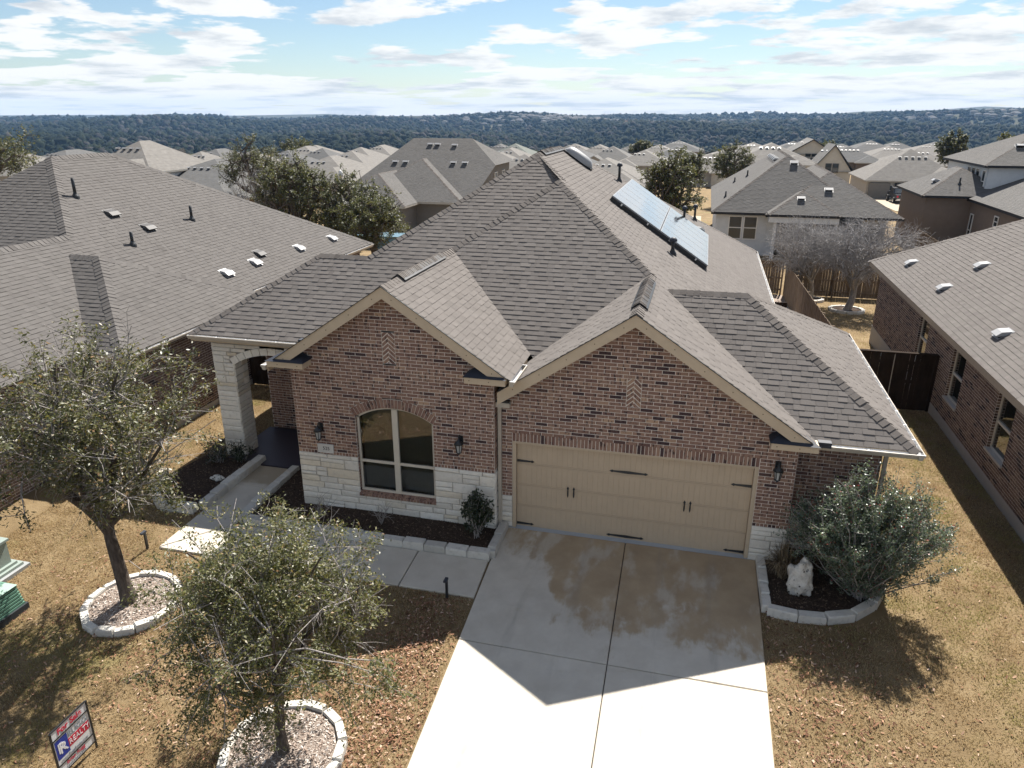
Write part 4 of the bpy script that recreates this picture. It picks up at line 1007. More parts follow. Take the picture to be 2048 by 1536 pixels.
def ring_bed(c, r, label, seed, sq=1.0):
    o = empty('tree_ring', (c[0], c[1], gz(*c)), label, 'tree ring', 'stone tree rings on the front lawn'); R = random.Random(seed)
    n = 15; m = MB(); P = []
    for i in range(28):
        a = 2 * math.pi * i / 28; x, y = c[0] + math.cos(a) * r, c[1] + math.sin(a) * r; P.append(V(x, y, gz(x, y) + .08))
    ctr = V(c[0], c[1], gz(*c) + .15)
    for i in range(28): m.poly([P[i], P[(i + 1) % 28], ctr])
    m.build('mulch', M_MULCH_PALE, o); st = []
    for i in range(n):
        a = 2 * math.pi * (i + .5) / n + R.uniform(-.02, .02); x, y = c[0] + math.cos(a) * r, c[1] + math.sin(a) * r
        st.append(block_stone((x, y, gz(x, y) - .03), (-math.sin(a), math.cos(a), 0), 2 * r * math.sin(math.pi / n) - .004, .14, .17 * R.uniform(.92, 1.06), R))
    emit('kerb_stone', st, M_KERB, o, 60)
    def ins(R, k):
        rr = (r - .1) * np.sqrt(R.random(k)); a = R.uniform(0, 2 * np.pi, k); x = c[0] + rr * np.cos(a); y = c[1] + rr * np.sin(a)
        return np.stack([x, y, H(x, y) + .15 - .07 * rr / r + R.uniform(-.01, .015, k)], 1)
    chips('wood_chips', ins, 2600, o, seed); return o
T1 = (-6.58, -4.24); T2 = (-1.88, -6.62)
ring_bed((-6.55, -4.20), .83, 'pale limestone ring with wood chips round the left tree', 11)
ring_bed((-1.90, -6.58), .86, 'pale limestone ring with wood chips round the front tree', 12)
def in_poly(poly):
    P = np.array(poly); lo, hi = P.min(0), P.max(0)
    def f(R, k, z=.1):
        q = R.uniform(lo, hi, (k * 2, 2)); c = np.zeros(len(q), bool); j = len(P) - 1
        for i in range(len(P)):
            cond = ((P[i, 1] > q[:, 1]) != (P[j, 1] > q[:, 1])) & (q[:, 0] < (P[j, 0] - P[i, 0]) * (q[:, 1] - P[i, 1]) / (P[j, 1] - P[i, 1] + 1e-12) + P[i, 0]); c ^= cond; j = i
        q = q[c][:k]; return np.stack([q[:, 0], q[:, 1], H(q[:, 0], q[:, 1]) + z], 1)
    return f
M_CHIP_DARK = mat('dark_chip', (.1, .07, .05), .9, .1); k = NT(M_CHIP_DARK); k.color(k.ramp(k.attr(), [(0, (.03, .02, .016)), (.6, (.11, .075, .055)), (1, (.26, .19, .13))]))
for b, poly, n, s in ((BED1, [(-6.0, 1.2), (-5.1, 1.2), (-5.1, -.25), (-.36, -.25), (-.3, -1.05), (-6.0, -1.05)], 2600, 21), (BED2, [(-7.45, 1.4), (-7.45, -.95), (-8.4, -.95), (-9.0, -.2), (-8.9, 1.4)], 1500, 22), (BED3, [(5.45, -.1), (5.45, -1.5), (6.3, -1.5), (7.1, -1), (7.4, 0), (7.3, .5), (5.8, .5)], 1700, 23)):
    f = in_poly(poly); chips('mulch_chips', lambda R, k: f(R, k, .125), n, b, s, (.02, .055), matl=M_CHIP_DARK)

# --- dormant lawn: short blades standing on the ground, and fallen oak leaves
M_BLADE = mat('dormant_grass', (.35, .26, .13), .9, .1); k = NT(M_BLADE)
c = k.mix(k.rng(k.noise(k.pos(), .9, 5, .62), .4, .66, 0, .8), k.ramp(k.attr(), [(0, (.20, .14, .068)), (.35, (.38, .285, .155)), (.7, (.52, .405, .245)), (.95, (.62, .51, .335)), (1, (.15, .19, .05))]), k.ramp(k.attr(), [(0, (.24, .15, .075)), (.5, (.43, .31, .165)), (1, (.54, .41, .23))]))
gp = k.noise(k.pos(), .42, 4, .6); c = k.mix(k.rng(gp, .55, .68, 0, .7), c, (.27, .26, .085)); c = k.mix(k.math('MULTIPLY', k.rng(k.xyz()[0], 7.6, 9.2), k.rng(k.noise(k.pos(), .75, 5, .62), .43, .60, 0, .62)), c, (.29, .285, .09)); k.color(c)
t_ = k.n('ShaderNodeBsdfTranslucent'); k.L(c, t_.inputs[0]); mx_ = k.n('ShaderNodeMixShader'); mx_.inputs[0].default_value = .45; k.L(k.b.outputs[0], mx_.inputs[1]); k.L(t_.outputs[0], mx_.inputs[2]); k.L(mx_.outputs[0], [n for n in k.nt.nodes if n.type == 'OUTPUT_MATERIAL'][0].inputs[0])
def grass(name, regions, holes, dens, seed, label, hgt=(.025, .06)):
    R = np.random.default_rng(seed); allv = []; tn = []
    for (x0, x1, y0, y1) in regions:
        n = int((x1 - x0) * (y1 - y0) * dens); q = np.stack([R.uniform(x0, x1, n), R.uniform(y0, y1, n)], 1); keep = np.ones(n, bool)
        for h in holes: keep &= ~h(q[:, 0], q[:, 1])
        cl = np.sin(q[:, 0] * 5.1 + np.sin(q[:, 1] * 3.3) * 2) * np.sin(q[:, 1] * 4.7 + np.cos(q[:, 0] * 2.9) * 2)
        keep &= R.random(n) < .62 + .38 * cl
        q = q[keep]; n = len(q); z = H(q[:, 0], q[:, 1]); h = R.uniform(*hgt, n); a = R.uniform(0, 2 * np.pi, n); w = R.uniform(.004, .010, n); le = R.normal(0, .03, (n, 2))
        b = np.stack([q[:, 0], q[:, 1], z - .004], 1); s = np.stack([np.cos(a) * w, np.sin(a) * w, np.zeros(n)], 1); t = b + np.stack([le[:, 0], le[:, 1], h], 1)
        allv.append(np.stack([b - s, b + s, t], 1).reshape(-1, 3)); tn.append(np.clip(R.normal(.5, .24, n), 0, 1))
    o = np_mesh(name, np.concatenate(allv), 3, M_BLADE, np.concatenate(tn)); tag(o, label, 'grass', kind='stuff'); return o
hd = lambda x, y: (x > -.22 - .03 * y) & (x < 5.25 - .006 * y) & (y < .4)
hwk = lambda x, y: ((y > -2.5) & (y < -1.2) & (x > -7.35) & (x < 0)) | ((x > -7.35 + .0 * y) & (x < -6) & (y > -2.5) & (y < 3.6)) | ((x > -8.3) & (x < -5) & (y > 1.35) & (y < 3.6))
hb = lambda x, y: ((x > -7) & (x < 0) & (y > -1.3)) | ((x > -9.1) & (x < -7.2) & (y > -1.0) & (y < 1.5)) | ((x > 5.2) & (x < 7.6) & (y > -1.65) & (np.hypot(x - 6.2, y) < 1.75)) | ((x > -8.15) & (x < 7.45) & (y > .5))
hr = lambda x, y: (np.hypot(x + 6.55, y + 4.2) < .85) | (np.hypot(x + 1.9, y + 6.58) < .88)
grass('lawn_grass', [(-11, -.0, -9, -1.0), (-10.9, -7.2, -1.0, 8.0)], [hd, hwk, hb, hr], 2800, 51, 'dormant tan lawn grass left of the driveway')
grass('lawn_grass', [(5.2, 10.95, -9, 10)], [hd, hb], 2600, 52, 'dormant tan lawn grass right of the driveway')
M_LEAF_DRY = mat('fallen_leaf', (.3, .17, .1), .8, .2); k = NT(M_LEAF_DRY); k.color(k.ramp(k.attr(), [(0, (.08, .036, .02)), (.4, (.19, .092, .053)), (.75, (.30, .165, .10)), (1, (.50, .37, .28))]))
def leaves_on_ground(R, k):
    q = np.concatenate([np.stack([R.normal(-2.0, 1.7, k), R.normal(-5.2, 1.5, k)], 1), np.stack([R.normal(-6.2, 1.9, k // 2), R.normal(-4.6, 1.6, k // 2)], 1), np.stack([R.normal(6.1, .8, k // 2), R.uniform(-8, -1.6, k // 2)], 1), np.stack([R.uniform(5.4, 10.8, k // 3), R.uniform(-8, 8, k // 3)], 1), np.stack([R.normal(-.75, .35, k // 2), R.uniform(-8.5, -2.6, k // 2)], 1)])
    x, y = q[:, 0], q[:, 1]; keep = ~hd(x, y) & ~hwk(x, y) & ~hb(x, y) & ~hr(x, y); q = q[keep]; x, y = q[:, 0], q[:, 1]
    return np.stack([x, y, H(x, y) + R.uniform(.012, .05, len(x))], 1)
o = chips('fallen_leaves', leaves_on_ground, 4600, None, 61, (.03, .07), matl=M_LEAF_DRY); tag(o, 'dry brown oak leaves scattered over the lawn', 'leaves')
# ---------------------------------------------------------------- trees and shrubs
def bark(name, a, b, sc=18):
    m = mat(name, b, .95, .1); k = NT(m); k.color(k.ramp(k.noise(k.pos((1, 1, .3)), sc, 5, .7), [(.3, a), (.7, b)])); k.bump(k.noise(k.pos((1, 1, .25)), sc * 1.6, 4, .7), .9, .02); return m
M_BARK = bark('oak_bark', (.045, .036, .03), (.15, .125, .105)); M_BARK_PALE = bark('pale_bark', (.15, .135, .12), (.36, .33, .30)); M_TWIG = bark('grey_twig', (.20, .18, .165), (.42, .385, .36))
def leaf_mat(name, stops, rough=.45, spec=.5, trans=.0):
    m = mat(name, stops[1][1], rough, spec); k = NT(m); c = k.ramp(k.attr(), stops); k.color(c)
    t = k.n('ShaderNodeBsdfTranslucent'); k.L(k.mix(1.0, c, (1.5, 1.45, .9), 'MULTIPLY'), t.inputs[0]); mx = k.n('ShaderNodeMixShader'); mx.inputs[0].default_value = .3   # thin leaves let some light through
    out = [n for n in k.nt.nodes if n.type == 'OUTPUT_MATERIAL'][0]; k.L(k.b.outputs[0], mx.inputs[1]); k.L(t.outputs[0], mx.inputs[2]); k.L(mx.outputs[0], out.inputs[0]); return m
M_OAK = leaf_mat('live_oak_leaf', [(0, (0.034, 0.043, 0.015)), (.4, (0.082, 0.090, 0.032)), (.75, (0.149, 0.138, 0.053)), (.92, (0.227, 0.177, 0.085)), (1, (0.270, 0.163, 0.085))])
M_OAK2 = leaf_mat('young_oak_leaf', [(0, (0.034, 0.045, 0.015)), (.4, (0.096, 0.105, 0.034)), (.75, (0.167, 0.158, 0.060)), (.92, (0.242, 0.185, 0.085)), (1, (0.283, 0.170, 0.085))])
M_BLUE = leaf_mat('grey_green_leaf', [(0, (0.032, 0.055, 0.029)), (.4, (0.091, 0.128, 0.081)), (.8, (0.165, 0.207, 0.146)), (.975, (0.244, 0.287, 0.220)), (1, (0.293, 0.037, 0.027))], .38, .6)
M_GLOSSY = leaf_mat('nandina_leaf', [(0, (.015, .025, .012)), (.6, (.04, .055, .028)), (1, (.075, .09, .05))])
M_FAROAK = leaf_mat('far_oak_leaf', [(0, (0.028, 0.036, 0.017)), (.4, (0.070, 0.078, 0.036)), (.8, (0.129, 0.133, 0.063)), (1, (0.182, 0.168, 0.091))], .55, .4)
def tubes_np(paths, k=5):
    """paths: list of (points Nx3, radii N). returns verts, quad faces"""
    vs = []; fs = []; n0 = 0
    for P, r in paths:
        P = np.asarray(P, float); r = np.asarray(r, float); n = len(P); d = np.gradient(P, axis=0); d /= np.linalg.norm(d, axis=1, keepdims=True) + 1e-9
        ref = np.array([.31, .17, .93]) if abs(d[0, 2]) < .9 else np.array([.9, .3, .1])
        u = np.cross(d, ref); u /= np.linalg.norm(u, axis=1, keepdims=True) + 1e-9; w = np.cross(d, u); a = np.arange(k) * 2 * np.pi / k
        ring = P[:, None] + (u[:, None] * np.cos(a)[None, :, None] + w[:, None] * np.sin(a)[None, :, None]) * r[:, None, None]; vs.append(ring.reshape(-1, 3))
        i = np.arange(n - 1)[:, None] * k; j = np.arange(k)[None]; jn = (j + 1) % k
        fs.append(np.stack([i + j, i + jn, i + k + jn, i + k + j], -1).reshape(-1, 4) + n0); n0 += n * k
    return np.concatenate(vs), np.concatenate(fs)
def bend(a, b, R, wob=.12, n=6, droop=0.0):
    a = np.asarray(a, float); b = np.asarray(b, float); t = np.linspace(0, 1, n)[:, None]; L = np.linalg.norm(b - a)
    o1 = R.normal(0, wob * L, 3); P = a + (b - a) * t + o1 * np.sin(np.pi * t) + R.normal(0, wob * L * .25, (n, 3)) * np.sin(np.pi * t)
    P[:, 2] += (np.sin(np.pi * t[:, 0])) * L * .06 - droop * L * t[:, 0] ** 2; return P
def leaf_cards(C, R, size, flat=.5, aspect=.42):
    n = len(C); nrm = R.normal(0, 1, (n, 3)); nrm[:, 2] = np.abs(nrm[:, 2]) + flat; nrm /= np.linalg.norm(nrm, axis=1, keepdims=True)
    d = R.normal(0, 1, (n, 3)); d -= nrm * (d * nrm).sum(1, keepdims=True); d /= np.linalg.norm(d, axis=1, keepdims=True); s = np.cross(nrm, d)
    L = R.uniform(.7, 1.3, n)[:, None] * size / 2; W = L * aspect
    return np.stack([C - d * L, C + s * W - d * L * .1, C + d * L, C - s * W - d * L * .1], 1).reshape(-1, 3)
def tree(name, base, fork, cen, rad, label, cat='tree', seed=1, trunk_r=.1, limbs=6, subs=9, twigs=7, leaves=26, leaf=.055, lmat=None, bmat=None, tmat=None, group=None, shell=.55, twig_len=.42, bare=0.0, low_cut=-1.0, flat=.5, twig_k=3, mid=None):
    """trunk, forked limbs, sub-branches, twigs; leaves sit along the twigs"""
    R = np.random.default_rng(seed); base = np.asarray(base, float); fork = np.asarray(fork, float); cen = np.asarray(cen, float); rad = np.asarray(rad, float)
    root = empty(name, tuple(base), label, cat, group)
    tr = bend(base, fork, R, .03, 7); P = [(tr, np.linspace(trunk_r * 1.15, trunk_r * .8, 7))]; P[0][1][0] *= 1.25
    br = []; tw = []; L = []
    for i in range(limbs):
        a = 2 * np.pi * (i + R.uniform(-.3, .3)) / limbs; el = R.uniform(-.35, .95) if i < limbs - 1 else 1.0
        dirn = np.array([np.cos(a) * np.sqrt(max(0, 1 - min(1, el) ** 2)), np.sin(a) * np.sqrt(max(0, 1 - min(1, el) ** 2)), el]); tip = cen + rad * dirn * R.uniform(.5, .72)
        st = fork if i % 2 == 0 else tr[-2]
        lb = bend(st, tip, R, .10, 8); P.append((lb, np.linspace(trunk_r * .55, trunk_r * .16, 8)))
        for s in range(subs):
            t = R.uniform(.3, 1); q = lb[int(t * 7)]; dv = R.normal(0, 1, 3); dv /= np.linalg.norm(dv); e = dirn * .7 + dv * .85; e /= np.linalg.norm(e)
            tgt = cen + rad * e * R.uniform(shell, 1.0)
            if tgt[2] < cen[2] + low_cut * rad[2]: tgt[2] = cen[2] + low_cut * rad[2] * R.uniform(.6, 1)
            sb = bend(q, tgt, R, .10, 6); br.append((sb, np.linspace(trunk_r * .16, trunk_r * .05, 6)))
            isbare = R.random() < bare
            for w in range(twigs):
                t2 = R.uniform(.35, 1.0); p0 = sb[int(t2 * 5)]; dd = R.normal(0, 1, 3); dd += e * .8; dd[2] += .15; dd /= np.linalg.norm(dd); p1 = p0 + dd * twig_len * R.uniform(.5, 1.2)
                tp = bend(p0, p1, R, .08, 4); tw.append((tp, np.linspace(trunk_r * .05, trunk_r * .022, 4)))
                k = 0 if isbare else int(leaves * R.uniform(.5, 1.5))
                if k:
                    tt = R.random(k) ** .7; L.append(p0 + (p1 - p0) * tt[:, None] + R.normal(0, twig_len * .10, (k, 3)))
    v, f = tubes_np(P, 8); np_mesh_idx('trunk', v, f, bmat or M_BARK, None, root, True)
    v, f = tubes_np(br, 5); np_mesh_idx('branches', v, f, tmat or M_TWIG, None, root, True)
    v, f = tubes_np(tw, twig_k); o = np_mesh_idx('twigs', v, f, tmat or M_TWIG, None, root, True); o['kind'] = 'stuff'
    if L:
        C = np.concatenate(L); tone = np.clip(R.normal(.48, .22, len(C)), 0, 1)
        o = np_mesh('crown', leaf_cards(C, R, leaf, flat), 4, lmat or M_OAK, tone, root); o['kind'] = 'stuff'
    return root
tree('oak_tree', (T1[0], T1[1], gz(*T1) + .1), (-6.75, -4.2, 1.5), (-6.7, -4.0, 3.3), (2.55, 2.2, 2.2), 'larger oak tree with pale bare twigs on the lawn left of the walkway', seed=4, trunk_r=.12, limbs=10, subs=13, twigs=10, leaves=30, leaf=.072, lmat=M_OAK, bare=.30, twig_len=.58, shell=.35)
tree('oak_tree', (T2[0], T2[1], gz(*T2) + .1), (-1.85, -6.55, .95), (-1.9, -6.4, 1.98), (2.25, 1.85, 2.05), 'smaller oak tree in front of the walkway nearest the viewer', seed=9, trunk_r=.08, limbs=10, subs=14, twigs=10, leaves=38, leaf=.054, lmat=M_OAK2, twig_len=.46, shell=.4, bare=.05)

def shrub(name, base, h, r, label, seed, stems=40, leaves=60, leaf=.04, lmat=None, spread=1.0, twigs=5, cat='shrub', group=None, tmat=None, sr=.012, arch=.0, twl=.3, flat=.3):
    """many stems fanning from the base, leafy side twigs"""
    R = np.random.default_rng(seed); base = np.asarray(base, float); root = empty(name, tuple(base), label, cat, group); S_ = []; L = []
    for i in range(stems):
        a = R.uniform(0, 2 * np.pi); e = R.uniform(.05, 1) ** .6; tgt = base + np.array([np.cos(a) * r[0] * e, np.sin(a) * r[1] * e, h * np.sqrt(max(.08, 1 - (e * spread) ** 2 * .75)) * R.uniform(.72, 1.05)])
        P = bend(base + R.normal(0, .05, 3) * (1, 1, 0), tgt, R, .07, 7, arch); S_.append((P, np.linspace(sr, sr * .3, 7)))
        for w in range(twigs):
            t = R.uniform(.25, 1); p0 = P[int(t * 6)]; d = R.normal(0, 1, 3); d += (tgt - base) / np.linalg.norm(tgt - base) * .9; d /= np.linalg.norm(d); p1 = p0 + d * twl * R.uniform(.4, 1.1)
            S_.append((np.stack([p0, (p0 + p1) / 2 + R.normal(0, .015, 3), p1]), np.array([sr * .3, sr * .22, sr * .15]))); k = int(leaves * R.uniform(.6, 1.4) / twigs)
            L.append(p0 + (p1 - p0) * R.random(k)[:, None] + R.normal(0, .03, (k, 3)))
        k = leaves // 3; L.append(P[3] + (tgt - P[3]) * R.random(k)[:, None] + R.normal(0, .04, (k, 3)))
    v, f = tubes_np(S_, 4); o = np_mesh_idx('stems', v, f, tmat or M_TWIG, None, root, True); o['kind'] = 'stuff'
    C = np.concatenate(L); o = np_mesh('foliage', leaf_cards(C, R, leaf, flat), 4, lmat, np.clip(R.normal(.5, .25, len(C)), 0, 1), root); o['kind'] = 'stuff'; return root
shrub('yaupon_shrub', (7.08, -.82, .05), 2.75, (1.62, 1.15), 'large grey-green bush spilling over the curved bed right of the garage', 15, 190, 230, .05, M_BLUE, twigs=9, twl=.36, sr=.014)
shrub('nandina', (-.62, -.62, .1), 1.05, (.42, .36), 'dark leafy upright shrub in the bed beside the downspout', 16, 26, 60, .085, M_GLOSSY, .7, 4, twl=.2, flat=.1)
shrub('low_shrub', (-7.75, 1.35, .1), .62, (.38, .3), 'small dark shrub at the foot of the porch pier', 17, 16, 40, .07, M_GLOSSY, 1, 4, twl=.16)
shrub('low_shrub', (-8.3, 1.15, .1), .8, (.45, .4), 'bushy dark shrub left of the porch pier', 18, 18, 40, .06, M_GLOSSY, 1, 4, twl=.2)
def blades(name, base, n, h, r, label, seed, cat, m, w=.009):
    R = np.random.default_rng(seed); V4 = []; root = None
    for i in range(n):
        a = R.uniform(0, 2 * np.pi); e = R.uniform(.1, 1); hh = h * R.uniform(.6, 1.1); b = np.array(base) + R.normal(0, .05, 3) * (1, 1, 0); d = np.array([np.cos(a), np.sin(a), 0]); s = np.array([-np.sin(a), np.cos(a), 0]) * w
        P = [b + d * r * e * t + np.array([0, 0, 1]) * hh * (2.2 * t - 1.55 * t * t * (.5 + e * .6)) for t in (0, .35, .7, 1.0)]
        for p, q, k0, k1 in ((0, 1, 1, .9), (1, 2, .9, .6), (2, 3, .6, .15)): V4 += [P[p] - s * k0, P[p] + s * k0, P[q] + s * k1, P[q] - s * k1]
    o = np_mesh(name, np.array(V4), 4, m, np.repeat(np.clip(R.normal(.5, .25, n), 0, 1), 3)); return tag(o, label, cat)
M_STRAW = mat('dry_grass_blade', (.25, .19, .12), .9, .1); k = NT(M_STRAW); k.color(k.ramp(k.attr(), [(0, (.08, .058, .035)), (.5, (.21, .16, .10)), (1, (.36, .29, .19))]))
blades('ornamental_grass', (5.72, -.55, .09), 520, .62, .52, 'clump of dry brown ornamental grass beside the garage pier', 31, 'ornamental grass', M_STRAW, .006)
def twigs_plant(base, label, seed, h=.55):
    R = np.random.default_rng(seed); P = []
    for i in range(9):
        t = np.array(base) + np.array([R.normal(0, .2), R.normal(0, .15), h * R.uniform(.5, 1)]); P.append((bend(base, t, R, .08, 5), np.linspace(.007, .002, 5)))
        for j in range(4): q = P[-1 - j][0][2]; P.append((bend(q, q + R.normal(0, .12, 3) + (0, 0, .12), R, .05, 3), np.array([.004, .003, .0015])))
    v, f = tubes_np(P, 4); o = np_mesh_idx('bare_shrub', v, f, M_TWIG, None, None, True); return tag(o, label, 'shrub')
twigs_plant((-2.85, -.72, .1), 'leafless twiggy shrub under the arched window', 41, .6); twigs_plant((-4.3, -.75, .1), 'leafless twiggy shrub left of the arched window', 42, .5)
# pitted white rock in the right-hand bed
def rock(base, size, label, seed, name='rock', pits=True):
    import bmesh
    bm = bmesh.new(); bmesh.ops.create_icosphere(bm, subdivisions=4, radius=1.0); R = random.Random(seed)
    ph = [(V(R.gauss(0, 1), R.gauss(0, 1), R.gauss(0, 1)).normalized(), R.uniform(.10, .26), R.uniform(.25, .6)) for _ in range(22 if pits else 0)]
    from mathutils import noise as mn
    for v in bm.verts:
        d = v.co.normalized(); r = 1 + .42 * mn.noise(d * 1.6 + V(seed, 0, 0)) + .20 * mn.noise(d * 3.9) + .07 * mn.noise(d * 9)
        for c, w, dep in ph:
            a = (d - c).length
            if a < w: r -= dep * .6 * (1 - (a / w) ** 2)
        sx = 1.0 - .18 * (d.z > .1) * d.z
        v.co = V(d.x * size[0] * r * sx, d.y * size[1] * r, d.z * size[2] * r + size[2] * .82) + V(base)
    me = bpy.data.meshes.new(name); bm.to_mesh(me); bm.free(); me.polygons.foreach_set('use_smooth', [True] * len(me.polygons))
    a = me.attributes.new('tone', 'FLOAT', 'FACE'); a.data.foreach_set('value', np.full(len(me.polygons), .6, np.float32)); me.materials.append(M_ROCK)
    return tag(link(name, me), label, 'rock')
M_ROCK = mat('pitted_limestone', (.66, .63, .57), .9, .15); k = NT(M_ROCK)
c = k.ramp(k.noise(k.pos(), 7, 6, .65), [(.35, (.48, .45, .40)), (.55, (.68, .65, .59)), (.75, (.74, .72, .67))]); vo = k.n('ShaderNodeTexVoronoi'); vo.inputs['Scale'].default_value = 13; k.L(k.pos(), vo.inputs['Vector'])
c = k.mix(k.math('MULTIPLY', k.rng(vo.outputs['Distance'], .22, .32, 1, 0), k.rng(k.noise(k.pos(), 6, 3), .47, .55)), c, (.05, .045, .04)); k.color(c); k.bump(k.noise(k.pos(), 22, 6, .7), .9, .03)
rock((5.96, -1.02, .06), (.26, .14, .40), 'pitted white limestone rock standing in the curved bed', 3)
rock((-7.72, .25, .10), (.16, .09, .07), 'small pale flat rock in the bed left of the walkway', 5, pits=False)

# ---------------------------------------------------------------- small things on the lawn
def path_light(x, y, label, h=.44):
    o = empty('path_light', (x, y, gz(x, y)), label, 'path light', 'black path lights beside the walkway'); z = gz(x, y)
    m = MB(); m.box((x - .022, y - .022, z - .05), (x + .022, y + .022, z + h)); m.build('post', M_BLACK, o)
    m = MB(); m.box((x - .03, y - .10, z + h - .03), (x + .03, y + .035, z + h + .012)); m.build('lamp_head', M_FLASH_SHADE, o)
path_light(-7.54, -2.57, 'black path light on the lawn by the far end of the walkway'); path_light(-.66, -2.60, 'black path light on the lawn corner by the driveway', .45)
# for-sale sign: facing +x
M_SIGNW = paint('sign_white', (.70, .71, .72), .4, .4, .03); M_RED = mat('sign_red', (.52, .025, .06), .45, .4); M_BLUE_S = mat('sign_blue', (.022, .045, .30), .45, .4); M_GREYTXT = mat('sign_grey', (.22, .25, .29), .5, .3); M_WHITETXT = mat('sign_text_white', (.75, .75, .76), .5, .3)
def sale_sign():
    X = -4.78; ya, yb = -7.80, -7.14; g = gz(X, -7.4); o = empty('yard_sign', (X, -7.47, g), 'for-sale yard sign in a black frame at the lawn corner', 'sign')
    m = MB(); zt = g + .92
    for y in (ya, yb): m.box((X - .012, y - .012, g - .05), (X + .012, y + .012, zt))
    for z in (zt, zt - .165, zt - .62, zt - .775): m.box((X - .010, ya + .012, z - .010), (X + .010, yb - .012, z + .010))
    m.build('frame', M_BLACK, o)
    def panel(z0, z1, nm, mt=M_SIGNW, a=ya + .016, b=yb - .016, t=.004): k = MB(); k.box((X - t, a, z0), (X + t, b, z1)); return k.build(nm, mt, o)
    p1 = panel(zt - .153, zt - .012, 'top_rider'); p2 = panel(zt - .608, zt - .177, 'main_panel'); p3 = panel(zt - .763, zt - .632, 'name_rider')
    fx = X + .0065; r, u = (0, 1, 0), (0, 0, 1); yc = (ya + yb) / 2
    text_mesh('For Sale', .135, (fx, yc, zt - .085), r, u, M_RED, 'lettering', p1, .001, .004)
    def patch(y0, y1, z0, z1, mt, nm): k = MB(); k.box((X + .004, y0, z0), (X + .0055, y1, z1)); return k.build(nm, mt, p2)
    w0, w1 = ya + .03, yb - .03
    patch(w0, w0 + .215, zt - .525, zt - .195, M_BLUE_S, 'blue_block'); patch(w0 + .215, w1, zt - .47, zt - .325, M_RED, 'red_band')
    text_mesh('R', .25, (fx, w0 + .095, zt - .365), r, u, M_WHITETXT, 'emblem', p2, .001, .0); text_mesh('R', .25, (fx + .0005, w0 + .125, zt - .385), r, u, M_WHITETXT, 'emblem', p2, .001, .0)
    text_mesh('RUGG', .135, (fx, w0 + .40, zt - .262), r, u, M_GREYTXT, 'lettering', p2, .001, 0, 0, 'CENTER', .95); text_mesh('REALTY', .125, (fx, w0 + .41, zt - .402), r, u, M_WHITETXT, 'lettering', p2, .001, 0, 0, 'CENTER', .86)
    text_mesh('www.RuggRealty.com', .062, (fx, w0 + .29, zt - .565), r, u, M_GREYTXT, 'lettering', p2, .001, 0, 0, 'CENTER', .9)
    text_mesh('Brian Rugg', .078, (fx, yc - .02, zt - .668), r, u, M_RED, 'lettering', p3, .001, .001); pm = MB()
    for i in range(12): pm.box((X + .004, yc - .2 + i * .03, zt - .75), (X + .0052, yc - .182 + i * .03, zt - .722))
    pm.build('number_line', M_GREYTXT, p3)
sale_sign()
# utility boxes at the left edge
def utility():
    x0, x1, y0, y1 = -9.75, -8.48, -5.40, -4.73; g = gz(-9, -4.8); M_G = paint('utility_green', (.12, .25, .185), .5, .4); o = empty('cable_pedestal', (-9.1, -4.85, g), 'ribbed green utility pedestal on a dark base at the left edge', 'utility box')
    m = MB(); m.box((x0, y0, g - .1), (x1, y1, g + .13)); m.build('base', mat('pedestal_base', (.03, .035, .04), .7), o)
    k = MB(); n = 7
    for i in range(n):
        z = g + .13 + i * .062; e = .035 + .008 * i; k.prism([(x0 + e, y0 + e, z), (x1 - e, y0 + e, z), (x1 - e, y1 - e, z), (x0 + e, y1 - e, z)], (0, 0, .040)); e2 = e + .03; k.prism([(x0 + e2, y0 + e2, z + .040), (x1 - e2, y0 + e2, z + .040), (x1 - e2, y1 - e2, z + .040), (x0 + e2, y1 - e2, z + .040)], (0, 0, .022))
    k.build('ribbed_body', M_G, o); z = g + .13 + n * .062; t = MB(); a = .07
    P = [(x0 + a, y0 + a, z), (x1 - a, y0 + a, z), (x1 - a, y1 - a, z), (x0 + a, y1 - a, z)]; Q = [(x0 + .2, y0 + .18, z + .09), (x1 - .22, y0 + .18, z + .09), (x1 - .22, y1 - .18, z + .09), (x0 + .2, y1 - .18, z + .09)]
    t.mesh(P + Q, [(4, 5, 6, 7)] + [(i, (i + 1) % 4, 4 + (i + 1) % 4, 4 + i) for i in range(4)]); t.build('lid', M_G, o, False)
    g = gz(-10.6, -4.3); o = empty('transformer', (-10.6, -4.3, g), 'pale grey-green transformer cabinet on a stepped pad at the left edge', 'utility box'); M_T = paint('cabinet_paint', (.27, .32, .29), .5, .4)
    m = MB(); m.box((-11.8, -4.9, g - .1), (-9.58, -3.62, g + .10)); m.build('pad', paint('pad_grey', (.30, .31, .31), .8), o)
    for i, e in enumerate((.08, .15)): m = MB(); m.box((-11.8 + e, -4.9 + e, g + .10 + i * .06), (-9.58 - e, -3.62 - e, g + .16 + i * .06)); m.build('step', M_T, o)
    m = MB(); m.box((-11.6, -4.68, g + .22), (-9.8, -3.84, g + .72)); m.build('cabinet', M_T, o); m = MB(); m.prism([(-11.64, -4.72, g + .72), (-9.76, -4.72, g + .72), (-9.76, -3.80, g + .72), (-11.64, -3.80, g + .72)], (0, 0, .05)); m.build('cabinet_lid', M_T, o)
utility()
